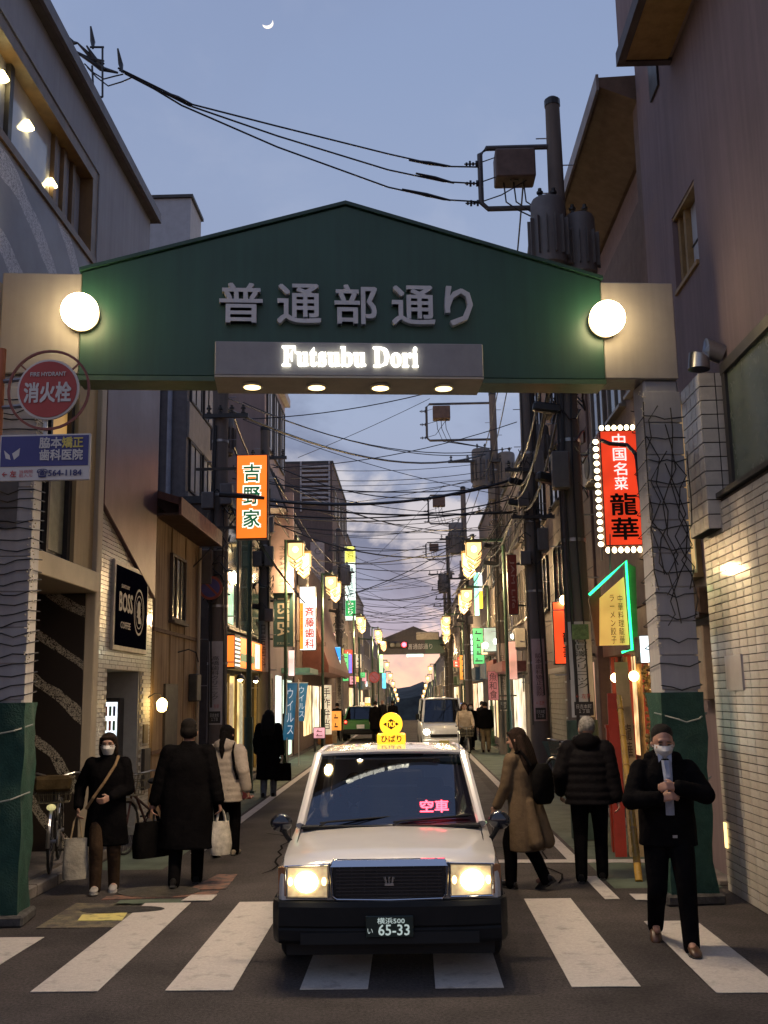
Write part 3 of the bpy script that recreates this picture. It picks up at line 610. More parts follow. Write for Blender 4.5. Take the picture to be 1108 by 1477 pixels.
def beef_shop():
    t = thing('beef_bowl_shop', 'two storey shop with tall upper windows, orange shop sign and yellow lit front', 'building', (-6.5, 25, 0))
    y0, y1, bk = 22.2, 28.2, -5.1
    dark = M('shop_dark', (.055, .045, .04), .7, var=.15)
    box('wall', dark, t, bk, XL, y0, y1, 3.35, 6.2); box('wall', dark, t, bk, XL - .5, y0, y1, 0, 3.348); box('wall', dark, t, XL - .498, XL, y0, y0 + .25, 0, 3.348); box('wall', dark, t, XL - .498, XL, y1 - .2, y1, 0, 3.348)
    box('roof_edge', metal_d, t, bk, XL + .12, y0 - .05, y1 + .05, 6.202, 6.36)
    tq = M('teal_glass', (.06, .11, .11), .08, var=.1, spec=.9)
    w = win(t, -1, XL, 22.6, 24.1, 3.55, 5.85, tq, alu, 1); win(t, -1, XL, 24.35, 25.9, 3.55, 5.85, tq, alu, 1); win(t, -1, XL, 26.1, 27.9, 3.55, 5.85, tq, alu, 1)
    box('lit_poster', EM('poster_green', (.25, .75, .55), .75, .4, 6), t, XL + .025, XL + .03, 22.75, 23.5, 3.6, 4.7); box('lit_poster', EM('poster_yellow', (.9, .6, .2), .8, .3, 6), t, XL + .064, XL + .07, 22.24, 22.50, 3.6, 4.3)
    # long orange sign
    s = box('shop_sign', M('sign_case', (.05, .04, .035), .5), t, XL, XL + .26, 22.35, 27.7, 2.58, 3.33)
    box('sign_face', EM('sign_orange', (1.0, .22, .025), 1.5, .1), s, XL + .261, XL + .268, 23.1, 26.9, 2.62, 3.29)
    for e0, e1 in ((22.4, 23.05), (26.95, 27.65)):
        for k in range(7): box('sign_stripe', EM('sign_white', (1, .95, .85), 1.3), s, XL + .261, XL + .269, e0, e1, 2.64 + k * .094, 2.685 + k * .094)
    box('sign_band', EM('sign_green', (.02, .22, .06), .5), s, XL + .269, XL + .274, 23.1, 25.2, 2.76, 2.94)
    box('sign_panel', EM('sign_white', (1, .95, .85), 1.3), s, XL + .269, XL + .275, 25.3, 26.0, 2.66, 3.25)
    lettering('吉\n野\n家', M('ink_red', (.35, .03, .02), .6, var=0), s, (XL + .277, 25.65, 2.95), .3, .54, right=(0, 1, 0))
    lettering('牛丼', EM('sign_white', (1, .95, .85), 1.3), s, (XL + .277, 24.15, 2.85), .5, .16, right=(0, 1, 0))
    ef = box('sign_end', EM('sign_orange', (1.0, .22, .025), 1.5, .1), s, XL + .01, XL + .25, 22.343, 22.348, 2.62, 3.29)
    # open front: warm interior seen through glass doors, banners, two lamps
    box('shop_interior', EM('yellow_room', (.95, .68, .24), 1.1, .6, 2.2), t, XL - .49, XL - .46, y0 + .26, y1 - .21, .3, 2.5)
    for k in range(6): box('door_frame', M('door_gold', (.35, .26, .12), .4, metal=.4), t, XL - .12, XL - .06, 22.5 + k * 1.05, 22.58 + k * 1.05, .1, 2.5)
    for k, yy in enumerate((22.7, 23.5, 24.9)):
        n_ = box('menu_banner', EM('menu_banner%d' % k, [(.9, .75, .45), (.85, .6, .3), (.8, .75, .5)][k], .35, .5, 9), t, XL - .05, XL - .04, yy, yy + .5, .6, 2.3)  # banners given a glow of their own in place of shop light
    lettering('すき\nなべ\n定食', M('ink_red', (.35, .03, .02), .6), t, (XL - .036, 22.95, 1.5), .36, 1.4, right=(0, 1, 0))
    for yy in (22.9, 25.2):
        l_ = MB().lathe((XL + .30, yy, 2.36), [(.02, .12), (.06, .10), (.12, 0), (.11, -.005), (.02, .08)], 12).build('sign_lamp', dkframe, t); MB().sph((XL + .30, yy, 2.36), .055, 10, 6).build('bulb', EM('bulb_warm', (1, .82, .42), 30), l_)
    box('step', gutter_m, t, XL - .4, XL + .1, y0 + .3, y1 - .2, 0, .14)
beef_shop()
def pink_block():
    t = thing('pinkish_block', 'tall pinkish grey block with slanted metal awning and tutoring signs', 'building', (-7, 32, 0))
    y0, y1 = 28.6, 35.8; m = M('pinkish_render', (.34, .26, .245), .75, var=.1, scale=1.2, streak=.4)
    box('wall', m, t, -11, XL, y0, y1, 0, 8.3); box('wall', m, t, -11, XL, y0, 33.4, 8.302, 11.6)
    box('cornice', M('cornice_white', (.42, .40, .40), .6), t, -11, XL + .18, y0 - .06, 33.5, 11.602, 11.85)
    for k in range(3): win(t, -1, XL, 29.0 + k * 1.45, 30.1 + k * 1.45, 9.2, 11.2, glass_w, dkframe, 2, sill=False)
    MB().prism([(XL + .01, y0 + .3, 8.7), (XL + .55, y0 + .3, 7.3), (XL + .01, y0 + .3, 7.3)], (0, 5.2, 0)).build('awning', M('awning_grey', (.32, .30, .31), .4, metal=.4, streak=.5), t)
    for k in range(10): MB().prism([(XL + .02, y0 + .35 + k * .53, 8.74), (XL + .58, y0 + .35 + k * .53, 7.30), (XL + .56, y0 + .35 + k * .53, 7.27), (XL + .01, y0 + .35 + k * .53, 8.70)], (0, .04, 0)).build('awning_rib', metal_d, t)
    for k in range(3): win(t, -1, XL, 29.0 + k * 2.2, 30.5 + k * 2.2, 4.9, 6.6, glass, alu, 2)
    p = at(391, 788, Y=29.8); q = at(424, 855, Y=29.8)
    s = MB().box(p.x, q.x - .02, 29.75, 29.95, q.z, p.z + 1.6).build('sign_board', M('sign_pink', (.42, .30, .28), .5, var=.04), t); lettering('M I N A K U R I', M('ink_grey', (.12, .10, .11), .6), s, ((p.x + q.x) / 2, 29.745, (p.z + q.z) / 2 + .1), 1.15, .16, right=(0, 0, -1), up=(1, 0, 0))
    shutter(t, -1, XL, 28.9, 30.2, .1, 2.5)
    box('door', EM('shop_white', (.85, 1.0, .92), 1.6, .2), t, XL - .002, XL + .03, 31.2, 32.4, .1, 2.6); box('door', EM('shop_green_white', (.75, 1.0, .8), 1.3, .3), t, XL - .002, XL + .03, 33.0, 35.2, .1, 2.5)
    box('canopy', M('canopy_green', (.10, .22, .18), .5), t, XL + .001, XL + .9, 32.6, 35.6, 2.7, 2.86)
pink_block()
def awning_house():
    t = thing('awning_house', 'low shop under a big rust brown sloping awning', 'building', (-7, 45, 0))
    y0, y1 = 36.2, 54.8
    box('wall', M('brown_render', (.15, .10, .08), .85, var=.15), t, -11, XL, y0, y1, 0, 7.2)
    MB().prism([(XL + .01, 39, 6.2), (XL + 1.0, 39, 3.1), (XL + 1.0, 39, 2.85), (XL + .01, 39, 2.85)], (0, 13, 0)).build('awning', M('rust_awning', (.17, .055, .04), .7, var=.12, streak=.3), t)
    for k in range(4): box('shop_window', EM('lit_shop%d' % (k % 3), [(1, .72, .35), (1, .85, .6), (.9, .6, .35)][k % 3], 1.1, .8, 1.6), t, XL + .002, XL + .03, 39.4 + k * 3.6, 42.2 + k * 3.6, .5, 2.4)
    lettering('古本屋商店', M('ink_dark', (.03, .02, .02), .7), t, (XL + .66, 38.99, 3.9), .5, .16); 
    b = box('lit_banner', EM('banner_cream', (1, .85, .6), .55, .3, 5), t, XL + .55, XL + .95, 40.9, 40.93, .5, 2.4); lettering('手\n作\n弁\n当', M('ink_dark', (.03, .02, .02), .7), t, (XL + .75, 40.895, 1.5), .3, 1.6)  # banner made to glow by itself in place of shop light
awning_house()
def far_left():
    t = block('dark_tall_block', 'tall dark brown block with a louvred plant screen on its roof', -1, XL, 55, 68, 14.6, M('dark_brown_wall', (.12, .09, .085), .8, var=.12, streak=.4), 9)
    for k in range(9): box('louvre', M('louvre_grey', (.34, .34, .37), .5), t, -5.7, -4.25, 54.86, 54.99, 12.35 + k * .25, 12.47 + k * .25)
    for x in (-5.76, -4.2): box('louvre_post', M('louvre_grey', (.34, .34, .37), .5), t, x - .05, x + .04, 54.85, 54.995, 11.9, 14.7)
    for j in range(4):
        for k in range(4): win(t, -1, XL, 56 + k * 3, 58 + k * 3, 4.4 + j * 2.5, 5.8 + j * 2.5, glass, alu, 2, t=.08, sill=False)
    b = box('sign_board', M('sign_beige', (.42, .36, .34), .6), t, -5.25, -4.5, 54.9, 54.99, 7.6, 10.2); lettering('G\n▪\nO\nク', M('ink_grey2', (.2, .18, .18), .6), t, (-4.87, 54.89, 8.9), .42, 2.0)
    specs = [(68.2, 80, 12.6, (.15, .11, .10)), (80.3, 92, 9.8, (.20, .17, .16)), (92.2, 108, 9.0, (.16, .14, .14)), (108.3, 130, 8.0, (.14, .12, .12)), (130.3, 165, 6.0, (.15, .13, .12)), (165.4, 215, 4.0, (.12, .11, .11))]
    lab = ['brown four storey block just before the second gate on its west kerb', 'pale block beyond the second gate behind the green sign', 'grey block past the second gate with small square windows', 'dull low block far down the street beside the lanterns', 'distant low house row end block on the sloping street', 'farthest low dark building on the sunset side']
    for i, (a, b_, h, c) in enumerate(specs):
        t = block('street_building', lab[i], -1, XL, a, b_, h, M('far_wall_l%d' % i, c, .8, var=.15, streak=.3), 8)
        g = zg((a + b_) / 2)
        for j in range(int((h - g) / 2.8) - 1):
            for k in range(int((b_ - a) / 3.2)):
                lit_ = (i * 7 + j * 3 + k * 5) % 4 == 0
                win(t, -1, XL, a + .8 + k * 3.2, a + 2.6 + k * 3.2, g + 3.6 + j * 2.7, g + 5.0 + j * 2.7, EM('far_lit', (1, .75, .4), .5) if lit_ else glass, alu, 2, t=.08, sill=False)
        for k in range(int((b_ - a) / 4)):
            box('shop_window', EM('lit_shop%d' % ((k + i) % 3), [(1, .72, .35), (1, .85, .6), (.9, .6, .35)][(k + i) % 3], 1.1, .8, 1.6), t, XL + .002, XL + .04, a + .5 + k * 4, a + 3.4 + k * 4, g + .3, g + 2.5)
            box('shop_fascia', M('shop_fascia%d' % ((k + i) % 4), [(.25, .06, .05), (.05, .12, .2), (.3, .26, .2), (.08, .15, .08)][(k + i) % 4], .6), t, XL + .002, XL + .35, a + .3 + k * 4, a + 3.8 + k * 4, g + 2.6, g + 3.2)
far_left()
# ================================================================== right side of the street
XR = 3.3
def plum_block():
    t = thing('plum_building', 'tall plum grey rendered building with small yellow framed window', 'building', (6, 10, 0))
    m = M('plum_render', (.225, .165, .17), .85, var=.10, scale=1.0, streak=.55, bump=.3)
    bk = 10.0
    # wall with one window opening
    wy0, wy1, wz0, wz1 = 10.80, 11.78, 6.62, 7.62
    box('wall', m, t, XR, bk, 5.0, wy0, 3.2, 14.0); box('wall', m, t, XR, bk, wy1, 13.1, 0, 14.0); box('wall', m, t, XR, bk, wy0 + .001, wy1 - .001, 3.2, wz0); box('wall', m, t, XR, bk, wy0 + .001, wy1 - .001, wz1, 14.0)
    box('wall', m, t, XR, bk, 10.86, wy1 - .001, 0, 3.198)
    fr = M('window_gold_wood', (.32, .20, .08), .5, var=.15)
    w = box('window', fr, t, XR + .16, XR + .30, wy0 + .002, wy1 - .002, wz0 + .002, wz1 - .002)
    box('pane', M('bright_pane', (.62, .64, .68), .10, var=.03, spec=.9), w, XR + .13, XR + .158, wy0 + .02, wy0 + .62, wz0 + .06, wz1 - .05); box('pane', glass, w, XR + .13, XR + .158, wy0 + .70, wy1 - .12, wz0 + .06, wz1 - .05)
    box('glazing_bar', dkframe, w, XR + .118, XR + .128, wy0 + .02, wy0 + .62, 7.08, 7.10)
    for a in ((wy0 + .62, wy0 + .70), (wy1 - .12, wy1 - .03)): box('stile', fr, w, XR + .06, XR + .159, a[0], a[1], wz0 + .01, wz1 - .01)
    box('sill', fr, w, XR - .03, XR + .157, wy0 + .01, wy1 - .01, wz0 + .003, wz0 + .05); box('head', fr, w, XR + .01, XR + .157, wy0 + .01, wy1 - .01, wz1 - .045, wz1 - .003)
    # upper bay with ochre soffit, slot window
    by = box('bay', m, t, XR - .62, XR - .002, 6.0, 11.35, 9.46, 14.0); box('bay_soffit', M('soffit_ochre', (.30, .18, .075), .7, var=.12), by, XR - .56, XR - .05, 6.0, 11.28, 9.44, 9.459)
    box('bay_rim', M('bay_rim_dark', (.05, .035, .04), .6), by, XR - .65, XR - .56, 6.0, 11.38, 9.42, 9.6); box('bay_rim', M('bay_rim_dark', (.05, .035, .04), .6), by, XR - .56, XR - .002, 11.28, 11.38, 9.42, 9.6)
    s = box('slot_window', dkframe, t, XR - .03, XR - .002, 11.9, 12.3, 9.5, 11.6); box('pane', glass_w, s, XR - .036, XR - .031, 11.98, 12.22, 10.1, 11.5)
    # hooded vent, downpipe
    v = MB().tube([(XR - .02, 10.2, 5.35), (XR - .18, 10.2, 5.42), (XR - .26, 10.2, 5.34), (XR - .27, 10.2, 5.2)], [.10, .11, .11, .115], 12).build('vent_hood', steel, t, smooth=True)
    win(t, 1, XR, 11.55, 12.7, 3.3, 5.3, EM('bulb_room', (1, .6, .2), .25, .8, 8), M('gold_frame', (.35, .25, .12), .5), 2)
    b = box('shelf_hood', rust, t, XR - .22, XR - .002, 11.0, 12.9, 2.75, 3.05, bevel=.02); box('hood_lip', steel, b, XR - .26, XR - .22, 11.0, 12.9, 2.72, 2.78)
    box('meter_cabinet', M('cabinet_beige', (.30, .22, .16), .6, var=.1), t, XR - .16, XR - .002, 11.15, 11.6, 1.85, 2.65, bevel=.015)
plum_block()
def tile_wall():
    t = thing('tiled_wall', 'cream tiled boundary wall with square tiled pier beside the crossing', 'wall', (3.4, 9.5, 0))
    X, y1, top = 3.10, 10.72, 3.82
    grout = M('grout', (.045, .035, .03), .9, var=.1)
    box('wall_core', grout, t, X + .012, XR + .10, 6.4, y1 - .012, 0, top)
    tm = [M('cream_tile%d' % k, c, .24, var=.10, scale=5, coat=.25, bump=.25, bscale=60) for k, c in enumerate([(.55, .50, .43), (.51, .47, .41), (.59, .55, .49)])]
    th, tw = .0755, .232; me = {}
    proto = {}
    for k in range(3): proto[k] = MB().box(-.012, 0, 0, tw - .010, 0, th - .009).build('tile', tm[k], t, local=True); 
    used = set(); rnd = random.Random(9); nrow = int(top / th); cnt = 0; rest = [MB(), MB(), MB()]
    for r in range(nrow):
        off = 0
        for c_ in range(18):
            yb = y1 - .014 - (c_ + 1) * tw + .010; z = .012 + r * th; k = rnd.choice((0, 0, 1, 2))
            if yb < 6.45: continue
            if cnt < 297 and yb > 9.15:
                o = proto[k] if k not in used else proto[k].copy()
                if k in used: COL.objects.link(o); o.parent = t
                used.add(k); o.location = Vector((X + .012 + rnd.uniform(-.002, .001), yb, z)) - ORG[t.name]; cnt += 1
            else: rest[k].box(X + rnd.uniform(-.002, .001), X + .012, yb, yb + tw - .010, z, z + th - .009)
    for k in range(3): o = rest[k].build('tiles', tm[k], t); o['kind'] = 'stuff'
    # end face, square tiled pier on top
    ed = MB()
    for r in range(nrow): ed.box(X + .004, XR + .09, y1 - .012, y1 - .002, .012 + r * th, .012 + r * th + th - .009)
    o = ed.build('end_tiles', tm[0], t); o['kind'] = 'stuff'
    px0, px1, py0, pz0, pz1 = 2.98, 3.62, 10.06, 3.52, 5.12
    pier = box('pier', grout, t, px0 + .008, px1, py0 + .008, 10.74, pz0, pz1)
    n = 11; tz = (pz1 - pz0) / n
    for r in range(n):
        for c_ in range(4): w_ = (px1 - px0) / 4; box('square_tile', tm[(r + c_) % 3], pier, px0 + c_ * w_ + .006, px0 + (c_ + 1) * w_ - .006, py0 - .004, py0 + .008, pz0 + r * tz + .006, pz0 + (r + 1) * tz - .006)
        for c_ in range(4): w_ = .68 / 4; box('square_tile', tm[(r + c_ + 1) % 3], pier, px0 - .004, px0 + .008, py0 + c_ * w_ + .006, py0 + (c_ + 1) * w_ - .006, pz0 + r * tz + .006, pz0 + (r + 1) * tz - .006)
    box('coping', metal_d, t, X - .04, XR + .10, 6.4, 10.05, top + .002, top + .05)
    # clerestory glass above the wall, sloping rail
    g = box('glazing', M('pale_green_glass', (.13, .16, .125), .25, var=.12, spec=.5), t, XR - .10, XR - .05, 6.6, 9.85, top + .055, 5.05); box('glazing_rail', dkframe, g, XR - .14, XR - .03, 6.6, 9.95, 5.05, 5.16); box('glazing_post', dkframe, g, XR - .13, XR - .03, 9.85, 9.95, top + .055, 5.05)
    box('wall_plate', M('plate_steel', (.42, .40, .42), .3, metal=.5, var=.05), t, X - .02, X + .0, 9.72, 10.22, 1.95, 2.28)
    box('ground_light', EM('ground_lamp', (1, .72, .3), 2.0), t, X - .012, X - .004, 10.60, 10.68, .42, .66)
tile_wall()
def eave_block():
    t = thing('eaved_building', 'brown building with deep sloping eave over a red lit restaurant', 'building', (6, 16, 0))
    y0, y1, X = 13.14, 18.6, 3.42
    m = M('brown_render2', (.17, .115, .095), .85, var=.12, streak=.4, bump=.3); m2 = M('rose_render', (.25, .17, .155), .8, var=.1, streak=.4)
    box('wall', m, t, X, 10, y0, y1, 3.2, 8.9); box('wall', m2, t, X + .25, 10, y0, y1, 8.902, 9.9)
    box('wall', m, t, X + .5, 10, y0, y1, 0, 3.198)
    MB().prism([(X - .62, y0, 10.28), (X - .62, y0, 10.42), (10, y0, 10.7), (10, y0, 9.92), (X + .2, y0, 9.92)], (0, y1 - y0 + .5, 0)).build('roof', M('roof_brown', (.15, .095, .065), .7, var=.12), t)
    box('roof_lip', M('roof_lip_pale', (.24, .20, .19), .5), t, X - .66, X - .622, y0 - .02, y1 + .52, 10.22, 10.46)
    box('gable_wall', m, t, X - .10, X + .4, y0 - .02, y0 + .30, 6.0, 10.25)
    for k in range(3): win(t, 1, X, 14.0 + k * 1.5, 15.0 + k * 1.5, 6.4, 7.6, glass, alu, 2)
    # ladder cage on the roof
    lc = MB()
    for z in (10.8, 11.1, 11.45):
        lc.tube([(X - .35 + .22 * math.cos(a * PI / 6), 18.7 + .22 * math.sin(a * PI / 6), z) for a in range(13)], .012, 5)
    for a in (0, 2, 4, 8, 10): lc.cyl((X - .35 + .22 * math.cos(a * PI / 6), 18.7 + .22 * math.sin(a * PI / 6), 10.5), (X - .35 + .22 * math.cos(a * PI / 6), 18.7 + .22 * math.sin(a * PI / 6), 11.45), .012, n=5)
    lc.build('ladder_cage', steel, t)
    # restaurant front: glowing doorway, red posts, grey counter, dark frames
    fr = thing('restaurant_entrance', 'restaurant entrance with red posts, lit glass and hanging lamps under the red signs', 'shop front', (3.6, 15.6, 0))
    box('lit_glass', EM('restaurant_room', (1.0, .62, .28), 1.2, .6, 3.5), fr, X + .42, X + .49, 13.5, 18.3, .9, 2.55)
    box('base_panel', M('red_brown_base', (.16, .04, .03), .6), fr, X + .40, X + .495, 13.3, 18.4, 0, .898); box('lintel', M('lintel_dark', (.05, .03, .025), .6), fr, X + .02, X + .495, 13.2, 18.5, 2.56, 3.19)
    for y in (13.4, 14.2, 15.1, 16.0, 17.2, 18.3): box('red_post', M('lacquer_red', (.32, .035, .02), .35, var=.12), fr, X + .10, X + .22, y - .06, y + .06, 0, 2.558)
    for y in (13.7, 14.7, 15.6, 16.6): MB().cyl((X - .0, y, .0), (X - .0, y, 2.5), .045, n=10).build('bamboo_pole', M('bamboo', (.30, .2, .08), .5, var=.2), fr)
    for y in (13.9, 15.5, 16.9):
        l_ = MB().cyl((X - .1, y, 2.5), (X - .1, y, 2.25), .008, n=5).build('hanging_lamp', dkframe, fr); MB().sph((X - .1, y, 2.18), .075, 12, 8).build('bulb', EM('lamp_orange', (1.0, .62, .24), 24), l_, smooth=True)
    w_ = MB()
    rnd = random.Random(4)
    for k in range(160): w_.sph((X - .16 + rnd.uniform(-.06, .06), 14.35 + rnd.uniform(-.06, .06), .9 + rnd.random() * 1.4), rnd.uniform(.015, .035), 5, 4)
    o = w_.build('straw_garland', M('straw', (.30, .22, .09), .7, var=.3), fr); o['kind'] = 'stuff'
eave_block()
def far_right():
    t = block('brown_tile_block', 'brown tiled block with horizontal joints behind the thick concrete pole', 1, 3.4, 18.8, 27.2, 10.2, M('brown_tile_wall', (.165, .105, .085), .7, var=.14, streak=.4), 7)
    for z in range(11): box('joint', M('joint_dark', (.06, .04, .035), .8), t, 3.394, 3.40, 18.82, 27.18, 2.9 + z * .66, 2.92 + z * .66)
    for j in range(3):
        for k in range(3): win(t, 1, 3.4, 19.6 + k * 2.6, 20.9 + k * 2.6, 4.0 + j * 2.2, 5.2 + j * 2.2, glass, dkframe, 2)
    shutter(t, 1, 3.4, 22.6, 25.2, .1, 2.4); box('shop_window', EM('rose_shop', (1, .6, .4), .35, .6, 2), t, 3.37, 3.398, 19.2, 22.0, .3, 2.5)
    box('door', M('old_door', (.06, .045, .035), .6, var=.2), t, 3.36, 3.398, 25.5, 26.6, .1, 2.3)
    bx = MB().box(3.1, 3.39, 20.2, 20.9, .9, 2.6).build('notice_cabinet', M('brown_cabinet', (.12, .06, .04), .5), t, bevel=.02)
    for k in range(4): box('cabinet_shelf', steel, bx, 3.085, 3.098, 20.25, 20.85, 1.1 + k * .35, 1.13 + k * .35)
    t = block('grey_shop_block', 'grey rendered three storey shop block with bright white doorway', 1, 3.4, 27.4, 37.5, 8.8, M('grey_render_r', (.22, .19, .18), .8, var=.14, streak=.4), 7)
    for j in range(2):
        for k in range(4): win(t, 1, 3.4, 28.2 + k * 2.3, 29.6 + k * 2.3, 4.1 + j * 2.4, 5.5 + j * 2.4, glass, alu, 2)
    box('door', EM('door_white', (.95, 1.0, 1.0), 1.4, .2), t, 3.36, 3.398, 28.0, 29.2, .2, 2.4); box('shop_window', EM('lit_shop1', (1, .85, .6), .8), t, 3.36, 3.398, 31, 34, .4, 2.4); box('awning', M('awning_rose', (.30, .12, .12), .7), t, 2.7, 3.398, 30.4, 35.2, 2.6, 2.9)
    specs = [(37.7, 48, 9.6, (.15, .12, .11)), (48.2, 60, 8.2, (.21, .17, .16)), (60.2, 72, 9.0, (.14, .11, .10)), (72.2, 90, 8.6, (.18, .15, .15)), (90.2, 112, 8.0, (.14, .13, .13)), (112.3, 150, 6.0, (.13, .12, .12)), (150.4, 215, 4.0, (.11, .10, .10))]
    lab = ['brown shop block behind the yellow and teal hanging sign', 'mauve block with lit shops beyond the white van', 'dark narrow block before the second gate on its east kerb', 'rendered block standing at the second gate behind the poles', 'low block just past the second gate on the falling street', 'long distant low row on the falling street, lamp side', 'farthest dark building at the east end of the street']
    for i, (a, b_, h, c) in enumerate(specs):
        t = block('street_building', lab[i], 1, 3.4, a, b_, h, M('far_wall_r%d' % i, c, .8, var=.15, streak=.3), 8)
        g = zg((a + b_) / 2)
        for j in range(int((h - g) / 2.8) - 1):
            for k in range(int((b_ - a) / 3.2)):
                lit_ = (i * 5 + j * 3 + k * 7) % 5 == 0
                win(t, 1, 3.4, a + .8 + k * 3.2, a + 2.6 + k * 3.2, g + 3.6 + j * 2.7, g + 5.0 + j * 2.7, EM('far_lit', (1, .75, .4), .5) if lit_ else glass, alu, 2, t=.08, sill=False)
        for k in range(int((b_ - a) / 4)):
            box('shop_window', EM('lit_shop%d' % ((k + i) % 3), (1, .8, .5), .8), t, 3.36, 3.398, a + .5 + k * 4, a + 3.4 + k * 4, g + .3, g + 2.5)
            box('shop_fascia', M('shop_fascia%d' % ((k + i) % 4), (.2, .1, .1), .6), t, 3.05, 3.398, a + .3 + k * 4, a + 3.8 + k * 4, g + 2.6, g + 3.2)
far_right()
# ================================================================== lamps, poles, cables, signs
lampgreen = M('lamp_post_green', (.035, .075, .05), .45, metal=.2, var=.12)
gold = M('lantern_frame', (.20, .15, .07), .4, metal=.4, var=.1)
def lantern(p, c):
    """hexagon-shouldered glass lantern with chevron tiers; hangs below c"""
    x, y, z = c; w, d = .205, .19
    b = MB().prism([(x - w, y - d, z - .06), (x + w, y - d, z - .06), (x + w, y - d, z - .42), (x, y - d, z - .56), (x - w, y - d, z - .42)], (0, 2 * d, 0))
    o = b.build('lantern', EM('lantern_pane', (1.0, .65, .25), 2.0, .25, 3), p)
    for k in (1, 2):
        s, q = 1 - .10 * k, .105 * k
        MB().prism([(x - w * s, y - d * s, z - .455 - q), (x, y - d * s, z - .595 - q), (x + w * s, y - d * s, z - .455 - q), (x + w * s, y - d * s, z - .395 - q), (x, y - d * s, z - .535 - q), (x - w * s, y - d * s, z - .395 - q)], (0, 2 * d * s, 0)).build('chevron_glass', EM('chevron_pane', (1.0, .64, .26), 1.7), o)
    f = MB()
    for yy in (y - d - .006, y + d + .006):
        pts = [(x - w, yy, z - .06), (x + w, yy, z - .06), (x + w, yy, z - .42), (x, yy, z - .56), (x - w, yy, z - .42), (x - w, yy, z - .06)]
        for a, e in zip(pts, pts[1:]): f.cyl(a, e, .011, n=4)
        for k in (1, 2):
            s, q = 1 - .10 * k, .105 * k; ys_ = y + (yy - y) * s
            f.cyl((x - w * s, ys_, z - .455 - q), (x, ys_, z - .595 - q), .009, n=4); f.cyl((x + w * s, ys_, z - .455 - q), (x, ys_, z - .595 - q), .009, n=4)
    f.box(x - w - .03, x + w + .03, y - d - .03, y + d + .03, z - .058, z); f.cyl((x, y, z), (x, y, z + .12), .03, n=8)
    f.build('lantern_frame', gold, o)
    MB().sph((x, y - d - .004, z - .25), (.075, .02, .085), 10, 8).build('bulb', EM('lantern_bulb', (1.0, .86, .55), 9), o)
def street_lamp(X, Y, label, side, reach=.35, zt=6.2, two=True, far=False):
    g0 = zg(Y); t = thing('street_lamp', label, 'street lamp', (X, Y, g0), group='lantern street lamps along the kerbs')
    b = MB().cyl((X, Y, g0), (X, Y, g0 + 1.5), .085, .08, 10).cyl((X, Y, g0 + 1.5), (X, Y, g0 + zt + .15), .055, .045, 10); b.cyl((X, Y, g0), (X, Y, g0 + .06), .16, .14, 10)
    b.build('post', lampgreen, t, smooth=True)
    lx = X - side * reach
    a = MB().box(min(X, lx) - .03, max(X, lx) + .03, Y - .03, Y + .03, g0 + zt + .06, g0 + zt + .14); a.box(lx - .03, lx + .03, Y - (1.1 if two else .1), Y + (1.1 if two else .1), g0 + zt + .055, g0 + zt + .115)
    a.build('arm', lampgreen, t)
    for dy_ in ((-1.05, 1.05) if two else (0,)): lantern(t, (lx, Y + dy_, g0 + zt - .07))
    light('POINT', 'lantern_light', (lx, Y, g0 + zt - .95), 480 if two else 220, (1.0, .68, .34), t, .15)
    return t
lamps_l = [(433, 806, 29.6, 'paired lantern lamp left of the dental sign, largest on the left kerb'), (481, 848, 38.5, 'paired lantern lamp over the rust awning'), (521, 900, 56, 'paired lantern lamp below the tall white and green sign'), (546, 917, 68, 'small paired lantern lamp before the distant gate, left kerb'), (553, 930, 79, 'lantern lamp nearest the distant gate on the left kerb')]
lamps_r = [(680, 806, 28.6, 'paired lantern lamp over the right kerb beside the thick poles, largest there'), (671, 866, 40.5, 'paired lantern lamp beside the teal and yellow sign'), (643, 900, 55, 'paired lantern lamp right of the distant gate top'), (644, 916, 66, 'small paired lantern lamp over the right kerb before the gate'), (645, 931, 78, 'lantern lamp nearest the distant gate on the right kerb')]
for s, ls in ((-1, lamps_l), (1, lamps_r)):
    for px, py, Y, lb in ls:
        p = at(px, py, Y=Y); zt = min(6.4, p.z + .42)
        street_lamp(p.x + s * (.42 if s < 0 else .9), Y, lb, s, .42 if s < 0 else .9, zt)
for k in range(6):
    Y = 96 + k * 16
    street_lamp(-2.6, Y, 'far lantern lamp, number %s past the second gate, left kerb' % ['one', 'two', 'three', 'four', 'five', 'six'][k], -1, .5, 5.6, False); street_lamp(2.5, Y + 6, 'far lantern lamp, number %s past the second gate, right kerb' % ['one', 'two', 'three', 'four', 'five', 'six'][k], 1, .5, 5.6, False)
